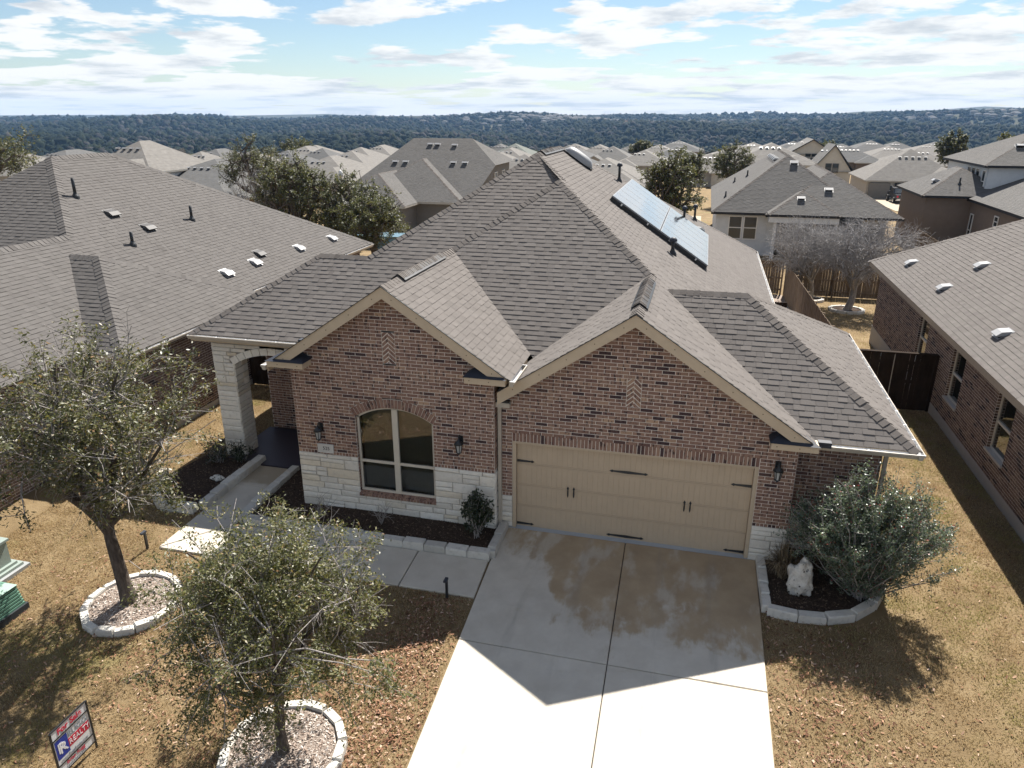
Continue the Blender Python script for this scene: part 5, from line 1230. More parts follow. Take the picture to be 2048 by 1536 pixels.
# ---------------------------------------------------------------- neighbouring houses
def wall_mat(name, c, lap=None):
    m = mat(name, c, .85, .2); k = NT(m); X = k.xyz()
    cc = k.ramp(k.noise(k.pos(), 3, 4), [(.3, tuple(x * .9 for x in c)), (.7, c)])
    k.color(cc); return m
M_SIDING_W = wall_mat('white_siding', (.60, .62, .63)); M_STUCCO = wall_mat('stucco', (.44, .41, .36)); M_SIDING_T = wall_mat('taupe_siding', (.20, .185, .165)); M_CREAM = wall_mat('cream_stucco', (.50, .46, .39)); M_BRICKFAR = wall_mat('far_brick', (.20, .16, .13))
def far_roof_mat(name, c):
    m = mat(name, c, .95, .12); k = NT(m)
    cc = k.ramp(k.noise(k.pos((1, 1, 1)), 2.3, 6, .7), [(.3, tuple(x * .80 for x in c)), (.7, tuple(x * 1.12 for x in c))])
    g = k.noise(k.pos((.35, .35, 5.5)), 2.2, 3, .6); k.color(k.mix(k.rng(g, .45, .7, 0, .35), cc, tuple(x * .55 for x in c))); return m
M_RF_TAN = far_roof_mat('far_roof_tan', (.180, .170, .157)); M_RF_GREY = far_roof_mat('far_roof_grey', (.118, .117, .115)); M_RF_MID = far_roof_mat('far_roof_mid', (.15, .145, .138)); M_RF_GREEN = far_roof_mat('far_roof_green_grey', (.15, .16, .145))
RPOLY = lambda pl, xy: face_pts(pl, xy)

# --- house to the left
NL = empty('left_neighbour_house', (-15, 6, 0), 'brick house with a large brown shingle roof at the left of the picture', 'house')
zN = lambda x, y: 2.9 + m23 * (-11.6 - x); zNF = lambda x, y: 7.347 + m23 * (y - 7.7); zNW = lambda x, y: 2.9 + m23 * (-10.55 - x); zNWF = lambda x, y: 4.83 + m23 * (y - 3.86)
NLF = [(zN, [(-15.15, -5.0), (-11.6, -5.0), (-11.6, 18.6), (-15.15, 14.2)], (-11.6, 0)), (zN, [(-15.15, 4.58), (-15.15, 14.2), (-18.27, 10.3), (-18.27, 7.7)], (-11.6, 0)),
       (zNF, [(-18.27, 7.7), (-15.15, 4.58), (-17.53, 2.2), (-23.77, 2.2)], (-18, 2.2)), (zNWF, [(-14.5, 3.86), (-13.45, 3.86), (-10.55, .96), (-11.6, .96)], (-11, .96)), (zNW, [(-13.45, 3.86), (-10.55, .96), (-10.55, 7.95)], (-10.55, 0))]
rm = MB(); pcs = []
for i, (pl, xy, z0) in enumerate(NLF):
    P = face_pts(pl, xy); u, v, n = roof_frame(P); rm.poly([p - n * .006 for p in P]); pcs += shingles(P, 300 + i, zero=V(z0[0], z0[1], pl(*z0)))
for q in ([(-15.15, 4.58, 5.27), (-15.15, -5, 5.27), (-19.5, -5, 2.4), (-19.5, .2, 2.4)], [(-18.27, 10.3, 7.347), (-18.27, 7.7, 7.347), (-25, 1.0, 2.9), (-25, 18, 2.9)], [(-18.27, 10.3, 7.347), (-11.6, 18.6, 2.9), (-25, 18.6, 2.9)], [(-14.5, 3.86, 4.83), (-13.45, 3.86, 4.83), (-10.55, 7.95, 2.9), (-11.6, 7.95, 2.9)]): rm.poly([V(p) for p in q])
NLR = rm.build('roof', M_SHINGLE_NL, NL); emit('shingle', pcs, M_SHINGLE_NL, NLR, 300, 'shingle_field'); cp = []
for a, b, n1, n2 in [((-15.15, 4.58, 5.267), (-18.27, 7.7, 7.347), nF, nRr), ((-11.6, 18.6, 2.9), (-18.27, 10.3, 7.347), nRr, V(0, .5, 1).normalized()), ((-18.27, 7.7, 7.347), (-18.27, 10.3, 7.347), nLl, nRr), ((-10.55, .96, 2.9), (-13.45, 3.86, 4.83), nF, nRr), ((-13.45, 3.86, 4.83), (-14.45, 3.86, 4.83), nF, V(0, .5, 1).normalized()), ((-10.55, 7.95, 2.9), (-13.45, 3.86, 4.83), nRr, V(0, .5, 1).normalized()), ((-15.15, -5, 5.267), (-15.15, 4.58, 5.267), nLl, nRr)]: cp += ridge_caps(a, b, n1, n2, 50 + len(cp), expo=.16, width=.2)
emit('ridge_cap', cp, M_SHINGLE_NL, NLR, 200)
for x, y, mt in ((-12.46, 8.35, M_VENT_WHITE), (-12.50, 10.2, M_VENT_WHITE), (-12.49, 13.4, M_VENT_WHITE), (-12.44, 16.2, M_VENT_WHITE), (-12.78, 10.95, M_VENT), (-15.63, 7.05, M_VENT), (-14.84, 7.7, M_VENT)):
    roof_vent((x, y, zN(x, y)), nRr, (-1, 0, m23), NLR, mt, w=.42, l=.40, h=.11)
for x, y, h in ((-16.5, 6.6, .6), (-14.34, 6.3, .42), (-14.8, 10.0, .5)): pipe_vent((x, y, zN(x, y)), nRr, NLR, h, .05, False)
mo = MB(); bk = brickwork((-11.0, 1.4, 0), V(0, 1, 0), V(1, 0, 0), 0.0, 2.75, lambda z: [(0, 6.2)], 81, mo); bk += brickwork((-12.05, 7.6, 0), V(0, 1, 0), V(1, 0, 0), -.4, 2.75, lambda z: [(0, 10.5)], 82, mo); bk += brickwork((0, 1.4, 0), U, NF, -.3, 2.75, lambda z: [(-12.0, -11.0)], 83, mo); bk += brickwork((-12.05, -4.5, 0), V(0, 1, 0), V(1, 0, 0), -.5, 2.75, lambda z: [(0, 5.9)], 84, mo)
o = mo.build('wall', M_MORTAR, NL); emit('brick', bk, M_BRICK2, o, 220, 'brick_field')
m = MB(); m.box((-12.1, 1.38, -.6), (-10.98, 7.6, .18)); m.build('foundation', M_STUCCO, NL); m = MB(); m.box((-25, 1.9, -1), (-12.1, 18, 2.8)); m.build('inner_wall', M_STUCCO, NL)
m = MB(); m.box((-10.6, .96, 2.74), (-10.57, 7.95, 2.88)); m.build('fascia', M_TAN, NL); m = MB(); m.box((-11.66, 7.95, 2.74), (-11.63, 18.6, 2.88)); m.build('fascia', M_TAN, NL); m = MB(); m.box((-11.6, .97, 2.74), (-10.6, 1.0, 2.88)); m.build('fascia', M_TAN, NL)
m = MB(); m.box((-11.0, 1.0, 2.72), (-10.6, 7.95, 2.74)); m.build('soffit', M_SOFFIT, NL); m = MB(); m.box((-12.05, 7.95, 2.72), (-11.63, 18.6, 2.74)); m.build('soffit', M_SOFFIT, NL)
gutter('gutter', (-10.57, .96, 2.87), (-10.57, 7.95, 2.87), (1, 0, 0), NL); gutter('gutter', (-11.63, 7.95, 2.87), (-11.63, 18.6, 2.87), (1, 0, 0), NL)

# --- house to the right
NRt = empty('right_neighbour_house', (14, 6, 0), 'brick house with brown shingle roof and side windows at the right edge', 'house')
zQ = lambda x, y: 2.95 + m23 * (x - 10.5); P = face_pts(zQ, [(10.5, -7), (10.5, 19.4), (17.5, 10.6), (17.5, -7)]); u, v, n = roof_frame(P); rm = MB(); rm.poly([p - n * .006 for p in P]); rm.poly([(17.5, -7, 7.617), (17.5, 10.6, 7.617), (24.5, 19.4, 2.95), (24.5, -7, 2.95)]); rm.poly([(17.5, 10.6, 7.617), (10.5, 19.4, 2.95), (24.5, 19.4, 2.95)])
NRR = rm.build('roof', M_SHINGLE, NRt); emit('shingle', shingles(P, 401, zero=V(10.5, 0, 2.95)), M_SHINGLE, NRR, 300, 'shingle_field'); emit('ridge_cap', ridge_caps((10.5, 19.4, 2.95), (17.5, 10.6, 7.617), nLl, V(0, .5, 1).normalized(), 77, expo=.16), M_SHINGLE_CAP, NRR, 120)
for x, y in ((11.3, 16.2), (12.35, 12.3), (11.3, 11.95), (11.27, 6.65)): roof_vent((x, y, zQ(x, y)), nLl, (1, 0, m23), NRR, M_VENT_WHITE, w=.40, l=.38, h=.12)
NW = [(11.45, 12.55, .98, 2.42), (7.75, 8.85, .92, 2.42), (4.1, 5.2, .92, 2.42)]
def nr_span(z):
    iv = [(0.0, 25.8)]
    for (a, b, z0, z1) in NW:
        if z0 <= z <= z1:
            nv = []
            for p, q in iv:
                A, B = 19.0 - b, 19.0 - a
                if B <= p or A >= q: nv.append((p, q)); continue
                if A > p: nv.append((p, A))
                if B < q: nv.append((B, q))
            iv = nv
    return iv
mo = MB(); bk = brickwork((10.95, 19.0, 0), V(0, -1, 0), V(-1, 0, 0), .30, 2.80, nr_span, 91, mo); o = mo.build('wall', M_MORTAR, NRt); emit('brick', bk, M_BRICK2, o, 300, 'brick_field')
m = MB(); m.box((10.935, -6.8, -1.3), (11.0, 19.02, .305)); m.build('foundation', paint('neighbour_foundation', (.36, .34, .31), .9), NRt); m = MB(); m.box((11.2, -6.8, -1.3), (24, 18.9, 2.8)); m.build('inner_wall', M_STUCCO, NRt); m = MB(); m.box((10.96, 18.9, -1.5), (24, 19.0, 2.8)); m.build('back_wall', M_BRICKFAR, NRt)
m = MB(); m.box((10.52, -7, 2.76), (10.55, 19.4, 2.93)); m.build('fascia', M_SOFFIT, NRt); m = MB(); m.box((10.55, -7, 2.76), (10.95, 19.4, 2.785)); m.build('soffit', M_SOFFIT, NRt); m = MB(); m.box((10.52, 19.36, 2.76), (24, 19.40, 2.93)); m.build('fascia', M_SOFFIT, NRt)
for (a, b, z0, z1) in NW:
    o = empty('side_window', (10.95, (a + b) / 2, z0)); o.parent = NRt; o.matrix_parent_inverse = WORLD_INV(NRt); x = 11.03
    m = MB(); m.box((x, a, z0), (x + .05, a + .05, z1)); m.box((x, b - .05, z0), (x + .05, b, z1)); m.box((x, a + .05, z0), (x + .05, b - .05, z0 + .05)); m.box((x, a + .05, z1 - .05), (x + .05, b - .05, z1)); m.build('window_frame', M_WINFRAME, o); m = MB(); m.box((x - .012, a + .05, (z0 + z1) / 2 - .025), (x + .045, b - .05, (z0 + z1) / 2 + .025)); m.build('meeting_rail', M_WINFRAME, o)
    for p, q in ((z0 + .05, (z0 + z1) / 2 - .025), ((z0 + z1) / 2 + .025, z1 - .05)): m = MB(); m.poly([(x + .03, a + .05, p), (x + .03, a + .05, q), (x + .03, b - .05, q), (x + .03, b - .05, p)]); m.build('pane', M_GLASS, o)
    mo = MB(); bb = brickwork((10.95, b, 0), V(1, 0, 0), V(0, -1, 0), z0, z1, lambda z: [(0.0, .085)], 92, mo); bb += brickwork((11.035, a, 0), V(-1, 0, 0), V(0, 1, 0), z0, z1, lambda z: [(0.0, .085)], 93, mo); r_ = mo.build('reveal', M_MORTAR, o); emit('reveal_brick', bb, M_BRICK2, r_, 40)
    m = MB(); m.box((10.90, a - .03, z0 - .06), (11.04, b + .03, z0)); m.build('sill', paint('sill_stone', (.42, .39, .35), .8) if 'sill_stone' not in bpy.data.materials else bpy.data.materials['sill_stone'], o)
# --- fences
M_FENCE = bark('cedar_board', (.10, .075, .055), (.24, .185, .135), 6); M_FENCE_D = bark('dark_brown_board', (.016, .011, .008), (.04, .028, .02), 6)  # second board material is a much darker brown
def fence(name, a, b, label, h=1.83, matl=None, bw=.14, side=1, cap=True, flatz=None, group=None):
    matl = matl or M_FENCE; a = V(*a, 0); b = V(*b, 0); d = (b - a); L = d.length; d.normalize(); s = V(-d.y, d.x, 0) * side; R = random.Random(int(L * 10)); mid = (a + b) / 2
    o = empty(name, (mid.x, mid.y, gz(mid.x, mid.y)), label, 'fence', group); me = bpy.data.meshes.new('board'); q = MB(); q.prism([V(-bw / 2 + .003, 0, 0), V(bw / 2 - .003, 0, 0), V(bw / 2 - .003, 0, h), V(bw / 2 - .02, 0, h + .018), V(-bw / 2 + .02, 0, h + .018), V(-bw / 2 + .003, 0, h)], (0, .019, 0)); me.from_pydata(q.v, [], q.f); me.materials.append(matl); ang = math.atan2(d.y, d.x)
    n = int(L / bw)
    for i in range(n):
        p = a + d * (bw * (i + .5)); ob = bpy.data.objects.new('board', me); COL.objects.link(ob); ob.parent = o; ob.matrix_parent_inverse = WORLD_INV(o); ob.location = (p.x + s.x * .03, p.y + s.y * .03, (gz(p.x, p.y) if flatz is None else flatz) + .03 + R.uniform(-.015, .012)); ob.rotation_euler = (R.uniform(-.006, .006), R.uniform(-.008, .008), ang)
    k = max(1, round(L / 2.4))
    for i in range(k + 1):
        p = a + d * (L * i / k); z = gz(p.x, p.y) if flatz is None else flatz; m = MB(); m.obox((p.x - s.x * .05, p.y - s.y * .05, z + h * .51), d, s, V(0, 0, 1), (.045, .045, h * .51)); m.build('post', matl, o)
    for i in range(k):
        p, q_ = a + d * (L * i / k), a + d * (L * (i + 1) / k)
        for zz in (.3, h * .52, h - .25):
            z0, z1 = ((gz(p.x, p.y), gz(q_.x, q_.y)) if flatz is None else (flatz, flatz)); m = MB(); m.beam((p.x - s.x * .012, p.y - s.y * .012, z0 + zz), (q_.x - s.x * .012, q_.y - s.y * .012, z1 + zz), (.019, .045)); m.build('rail', matl, o)
        if cap:
            z0, z1 = ((gz(p.x, p.y), gz(q_.x, q_.y)) if flatz is None else (flatz, flatz)); m = MB(); m.beam((p.x, p.y, z0 + h + .06), (q_.x, q_.y, z1 + h + .06), (.075, .018)); m.build('cap_rail', matl, o)
    return o
GF = fence('gate_fence', (7.47, 9.9), (10.90, 9.9), 'dark brown wooden fence and gate between the two brick houses', 1.80, M_FENCE_D, side=-1, flatz=-.02)
m = MB(); m.box((9.68, 9.845, .0), (9.70, 9.865, 1.78)); m.build('gate_stile', paint('worn_edge', (.42, .38, .32), .8), GF)
fence('gate_fence', (-10.95, 6.9), (-8.18, 6.9), 'dark brown wooden fence seen through the porch arch', 1.5, M_FENCE_D, side=-1, flatz=0.0)
fence('yard_fence', (8.35, 29.0), (8.35, 11.0), 'weathered wooden fence running back along the right side yard', side=-1, cap=False)
fence('yard_fence', (-10.5, 29.3), (8.2, 29.3), 'weathered wooden back fence behind the brick house', side=1, cap=False)
fence('yard_fence', (8.5, 29.3), (18.2, 29.3), 'shaded wooden back fence behind the two leafless trees', side=1, cap=False)
fence('yard_fence', (18.2, 29.3), (19.0, 46.0), 'tall weathered wooden fence between the white house and the two-storey house', 1.95, side=1, cap=False)
fence('yard_fence', (-2.0, 44.0), (4.0, 44.0), 'short dark wooden fence left of the white-sided house', 1.7, M_FENCE_D, side=-1, cap=False)
m = MB(); m.box((6.35, 20.3, -.7), (7.6, 20.36, .75)); o = m.build('screen_panel', M_FENCE_D); tag(o, 'dark screen panel beside the house in the right side yard', 'screen')

# --- houses behind: overlapping hipped blocks
def hip_faces(x0, x1, y0, y1, ze, s):
    w, d = x1 - x0, y1 - y0; hh = min(w, d) / 2; zt = ze + hh * s
    if w <= d: a, b = V((x0 + x1) / 2, y0 + hh, zt), V((x0 + x1) / 2, y1 - hh, zt)
    else: a, b = V(x0 + hh, (y0 + y1) / 2, zt), V(x1 - hh, (y0 + y1) / 2, zt)
    A, B, C, D = V(x0, y0, ze), V(x1, y0, ze), V(x1, y1, ze), V(x0, y1, ze)
    return ([[A, B, a], [B, C, b, a], [C, D, b], [D, A, a, b]] if w <= d else [[A, B, b, a], [B, C, b], [C, D, a, b], [D, A, a]]), a, b
def gable_faces(x0, x1, y0, y1, ze, s):
    xc = (x0 + x1) / 2; zt = ze + (x1 - x0) / 2 * s
    return [[V(x0, y0, ze), V(xc, y0, zt), V(xc, y1, zt), V(x0, y1, ze)], [V(x1, y0, ze), V(x1, y1, ze), V(xc, y1, zt), V(xc, y0, zt)]], V(xc, y0, zt), V(xc, y1, zt)
def block(root, x0, x1, y0, y1, ze, zg, s, rmat, wmat, tabs=None, kind='hip', fmat=None, over=.4, nm='roof'):
    F, a, b = (hip_faces if kind == 'hip' else gable_faces)(x0, x1, y0, y1, ze, s); m = MB()
    for f in F:
        m.poly(f)
    o = m.build(nm, rmat, root)
    if tabs is not None:
        pcs = []
        for i, f in enumerate(F):
            n = roof_frame(f)[2]
            if n.y < .3: pcs += shingles(f, tabs + i, zero=f[0], wmin=.2, wmax=.36, tmin=.008, tmax=.012)
        k = MB()
        for p in pcs: k.mesh(*p)
        k.build('shingle_field', rmat, o, kind='stuff')
        if kind == 'hip':
            cp = []; f0 = F[0]; hips = [((x0, y0, ze), a), ((x1, y0, ze), b if (x1 - x0) > (y1 - y0) else a), (tuple(a), tuple(b))]
            for p, q in hips:
                if (V(q) - V(p)).length > .3: cp += ridge_caps(p, q, nF if abs(V(p).z - V(q).z) > .1 else nLl, nLl if V(p).x < V(q).x else nRr, tabs + len(cp), expo=.2, width=.16)
            k = MB()
            for p in cp: k.mesh(*p)
            k.build('ridge_cap_field', M_SHINGLE_CAP, o, kind='stuff')
    w = MB(); X0, X1, Y0, Y1 = x0 + over, x1 - over, y0 + over, y1 - over; top = ze - .02
    w.poly([(X0, Y0, zg), (X1, Y0, zg), (X1, Y0, top), (X0, Y0, top)]); w.poly([(X1, Y0, zg), (X1, Y1, zg), (X1, Y1, top), (X1, Y0, top)]); w.poly([(X1, Y1, zg), (X0, Y1, zg), (X0, Y1, top), (X1, Y1, top)]); w.poly([(X0, Y1, zg), (X0, Y0, zg), (X0, Y0, top), (X0, Y1, top)])
    if kind == 'gable': w.poly([(X0, Y0, top), (X1, Y0, top), ((x0 + x1) / 2, Y0, a.z - .1)])
    w.build('wall', wmat, root)
    t = MB(); h = .17
    for p, q in (((x0, y0), (x1, y0)), ((x1, y0), (x1, y1)), ((x0, y0), (x0, y1))):
        if kind == 'gable' and p[1] == q[1]: continue
        t.poly([(p[0], p[1], ze - h), (q[0], q[1], ze - h), (q[0], q[1], ze), (p[0], p[1], ze)])
    t.poly([(x0, y0, ze - h), (x1, y0, ze - h), (x1, y1, ze - h), (x0, y1, ze - h)])
    if kind == 'gable':
        for e in (-1, 1): 
            xe = x0 if e < 0 else x1; t.poly([(xe, y0 - .01, ze), (a.x, y0 - .01, a.z), (a.x, y0 - .01, a.z - .2), (xe, y0 - .01, ze - .2)])
    t.build('fascia', fmat or M_SOFFIT, root); return o
def win(root, x, y, z0, w, h, ny=-1, nx=0, n=1, frame=None, gl=None):
    """window on a wall facing -y (or +-x when nx is given): frame, panes"""
    frame = frame or M_WHITE; d = V(1, 0, 0) if nx == 0 else V(0, 1, 0); nn = V(nx, ny if nx == 0 else 0, 0); c = V(x, y, 0)
    for i in range(n):
        q = c + d * (w + .08) * i; o = MB(); z1 = z0 + h
        P = lambda a, b, e: q + d * a + V(0, 0, b) + nn * e
        for (a0, a1, b0, b1) in ((0, .07, z0, z1), (w - .07, w, z0, z1), (.07, w - .07, z0, z0 + .07), (.07, w - .07, z1 - .07, z1), (.07, w - .07, (z0 + z1) / 2 - .03, (z0 + z1) / 2 + .03)): o.obox(P((a0 + a1) / 2, (b0 + b1) / 2, .02), d, nn, V(0, 0, 1), ((a1 - a0) / 2, .03, (b1 - b0) / 2))
        f = o.build('window', frame, root); g = MB(); g.poly([P(.06, z0 + .06, .015), P(w - .06, z0 + .06, .015), P(w - .06, z1 - .06, .015), P(.06, z1 - .06, .015)]); g.build('pane', gl or M_GLASS_FAR, f)
def laps(root, x0, x1, y, z0, z1, matl, nx=0, step=.18):
    """lapped siding boards on a wall facing -y, or +-x at x=y when nx is set"""
    m = MB(); z = z0; 
    while z < z1:
        t = min(z + step, z1)
        if nx == 0: m.mesh([(x0, y - .022, z), (x1, y - .022, z), (x1, y - .006, t), (x0, y - .006, t), (x0, y, z), (x1, y, z)], [(0, 1, 2, 3), (4, 5, 1, 0)])
        else: m.mesh([(y + nx * .022, x0, z), (y + nx * .022, x1, z), (y + nx * .006, x1, t), (y + nx * .006, x0, t), (y, x0, z), (y, x1, z)], [(0, 1, 2, 3), (4, 5, 1, 0)])
        z = t
    m.build('siding', matl, root, kind='stuff')
FD = mat('dark_fascia', (.018, .02, .024), .6, .3)
BR = empty('white_sided_house', (10, 50, -1.2), 'white-sided house with grey hip roof behind the leafless trees', 'house'); g = gz(10, 45) - .1
block(BR, 4.2, 15.0, 43.0, 62.5, 1.90, g, .70, M_SHINGLE_GREY, M_SIDING_W, 500, fmat=FD); block(BR, 8.0, 17.1, 42.5, 60.0, 1.86, g, .60, M_SHINGLE_GREY, M_STUCCO, 510, fmat=FD, over=.9); block(BR, 8.1, 12.95, 41.8, 47.0, 1.98, 1.4, .60, M_SHINGLE_GREY, M_SIDING_W, 520, fmat=FD, over=.1)
laps(BR, 4.6, 8.2, 43.40, g, 1.7, M_SIDING_W); win(BR, 5.5, 43.37, -.08, .98, 1.7, n=2)
for x in (8.55, 12.6): m = MB(); m.box((x, 42.1, g), (x + .22, 42.32, 1.8)); m.build('porch_post', M_SIDING_W, BR)
win(BR, 9.1, 43.36, -.9, 1.1, 2.4, n=3); win(BR, 13.6, 43.35, -.1, 1.1, 1.4, n=2)
nB = V(0, -.6, 1).normalized()
for x, y, z in ((11.15, 45.9, None), (13.3, 45.6, None), (10.2, 43.6, None)): pass
roof_vent((10.0, 47.6, 1.90 + .7 * 4.6), V(0, -.7, 1), (0, 1, .7), BR, M_VENT_WHITE, .55, .5, .22); roof_vent((12.35, 45.1, 1.86 + .6 * 2.6), V(0, -.6, 1), (0, 1, .6), BR, M_VENT_WHITE, .55, .5, .22); roof_vent((10.35, 43.4, 1.98 + .6 * 1.6), V(0, -.6, 1), (0, 1, .6), BR, M_VENT_WHITE, .5, .45, .2)
for i in range(5): roof_vent((8.9, 50.2 + i * 1.4, 1.9 + .7 * 4.7), V(-.7, 0, 1), (1, 0, .7), BR, M_VENT_WHITE, .5, .45, .2)
for x, y, h in ((6.9, 51.5, .5), (6.0, 53.2, .4), (5.2, 46.5, .45)): pipe_vent((x, y, 1.9 + .7 * (x - 4.2)), nLl, BR, h, .06, False)
BLh = empty('two_storey_grey_house', (-21, 52, -1.2), 'taupe two-storey house with a big grey roof behind the left oaks', 'house'); g = gz(-20, 45) - .1
block(BLh, -27.6, -19.9, 43.0, 58, 1.56, g, .58, M_SHINGLE_GREY, M_SIDING_T, 530, fmat=M_STUCCO); block(BLh, -26.8, -16.0, 46.0, 60, 1.62, g, .583, M_SHINGLE_GREY, M_SIDING_T, 540, fmat=M_STUCCO, over=.6)
ff = [V(-28.2, 47.5, 1.75), V(-15.5, 47.5, 1.75), V(-14.6, 51.7, 4.3), V(-17.8, 55.2, 6.42), V(-23.6, 55.2, 6.42)]; m = MB(); m.poly(ff); m.poly([(-14.6, 51.7, 4.3), (-14.6, 58.8, 4.3), (-17.8, 55.2, 6.42)]); m.poly([(-23.6, 55.2, 6.42), (-17.8, 55.2, 6.42), (-14.6, 58.8, 4.3), (-28, 62, 1.8)]); m.poly([(-23.6, 55.2, 6.42), (-28, 62, 1.8), (-28.2, 47.5, 1.75)])
o = m.build('roof', M_SHINGLE_GREY, BLh); k = MB()
for i, f in enumerate(([ff[0], ff[1], ff[2], ff[3], ff[4]], [V(-14.6, 51.7, 4.3), V(-14.6, 58.8, 4.3), V(-17.8, 55.2, 6.42)])):
    for p in shingles(f, 560 + i, zero=f[0], wmin=.2, wmax=.36, tmin=.008, tmax=.012): k.mesh(*p)
k.build('shingle_field', M_SHINGLE_GREY, o, kind='stuff')
m = MB(); m.poly([(-15.1, 51.8, g), (-15.1, 58.5, g), (-15.1, 58.5, 4.2), (-15.1, 51.8, 4.2)]); m.poly([(-15.6, 47.9, g), (-15.1, 51.8, g), (-15.1, 51.8, 4.2), (-15.6, 47.9, 1.8)]); m.build('wall', M_SIDING_T, BLh); win(BLh, -15.08, 53.0, 1.9, 1.0, 1.7, nx=1); win(BLh, -15.08, 55.6, 1.9, 1.0, 1.7, nx=1)
laps(BLh, -27.2, -20.3, 43.40, g, 1.4, M_SIDING_T); win(BLh, -24.2, 43.37, -.35, 1.0, 1.55, n=2, frame=M_SIDING_T)
for x, y in ((-21.6, 54.3), (-20.9, 54.3), (-24.2, 51.9), (-23.2, 51.9), (-19.2, 54.2), (-18.6, 51.9), (-17.5, 51.9)): roof_vent((x, y, 1.75 + .607 * (y - 47.5)), V(0, -.607, 1), (0, 1, .607), BLh, M_VENT_WHITE, .5, .45, .2)
for x, y in ((-25.0, 45.2), (-24.1, 45.2)): roof_vent((x, y, 1.56 + .58 * (y - 43)), V(0, -.58, 1), (0, 1, .58), BLh, M_VENT_WHITE, .45, .4, .18)
RS = empty('two_storey_white_house', (25, 52, -1.4), 'two-storey house with white upper siding at the right edge', 'house'); g = gz(24, 48) - .2
block(RS, 23.7, 35.0, 50.0, 61.0, 5.02, 1.2, .48, M_SHINGLE_GREY, M_SIDING_W, 570, fmat=FD, over=.42); block(RS, 19.7, 26.4, 49.5, 58.0, 2.80, g, .55, M_SHINGLE_GREY, M_BRICKFAR, 580, fmat=FD)
ff = [V(22.9, 50.4, 2.65), V(22.9, 36.0, 2.65), V(31.0, 36.0, 6.7), V(31.0, 50.4, 6.7)]; ff = [V(22.9, 50.4, 2.65), V(22.9, 36.0, 2.65), V(29.0, 36.0, 5.1), V(29.0, 50.4, 5.1)]; m = MB(); m.poly(ff); m.poly([(29.0, 36.0, 5.1), (35.0, 36.0, 2.65), (35.0, 50.4, 2.65), (29.0, 50.4, 5.1)]); o = m.build('roof', M_SHINGLE_GREY, RS); k = MB()
for p in shingles(ff, 590, zero=ff[0], wmin=.2, wmax=.36, tmin=.008, tmax=.012): k.mesh(*p)
k.build('shingle_field', M_SHINGLE_GREY, o, kind='stuff')
w = MB(); w.poly([(23.25, 36.3, g), (23.25, 50.2, g), (23.25, 50.2, 2.62), (23.25, 36.3, 2.62)]); w.poly([(23.25, 36.3, g), (34.6, 36.3, g), (34.6, 36.3, 2.62), (29, 36.3, 4.9), (23.25, 36.3, 2.62)]); w.build('wall', M_BRICKFAR, RS); w = MB(); w.box((22.92, 36.0, 2.46), (22.95, 50.4, 2.62)); w.build('fascia', FD, RS)
laps(RS, 24.12, 34.5, 50.42, 2.6, 4.9, M_SIDING_W); laps(RS, 50.42, 60.4, 24.12, 2.2, 4.9, M_SIDING_W, -1); win(RS, 24.09, 52.0, 3.1, .95, 1.6, nx=-1, n=3); win(RS, 24.09, 50.65, 2.95, .75, 1.7, nx=-1); win(RS, 23.22, 43.6, 1.3, .8, .75, nx=-1); win(RS, 23.22, 48.6, -.8, .7, 2.4, nx=-1)
roof_vent((26.6, 52.6, 5.02 + .48 * 2.6), V(0, -.48, 1), (0, 1, .48), RS, M_VENT_WHITE, .6, .5, .25); roof_vent((21.2, 52.2, 2.80 + .55 * 1.5), V(-.55, 0, 1), (1, 0, .55), RS, M_VENT_WHITE, .6, .5, .25); pipe_vent((22.5, 50.9, 2.8 + .55 * 1.4), nF, RS, .5, .06, False)
roof_vent((25.4, 44.5, 2.65 + .4016 * 2.5), V(-.4, 0, 1), (1, 0, .4), RS, M_VENT_WHITE, .5, .45, .2); roof_vent((26.5, 40.0, 2.65 + .4016 * 3.6), V(-.4, 0, 1), (1, 0, .4), RS, M_VENT_WHITE, .5, .45, .2)

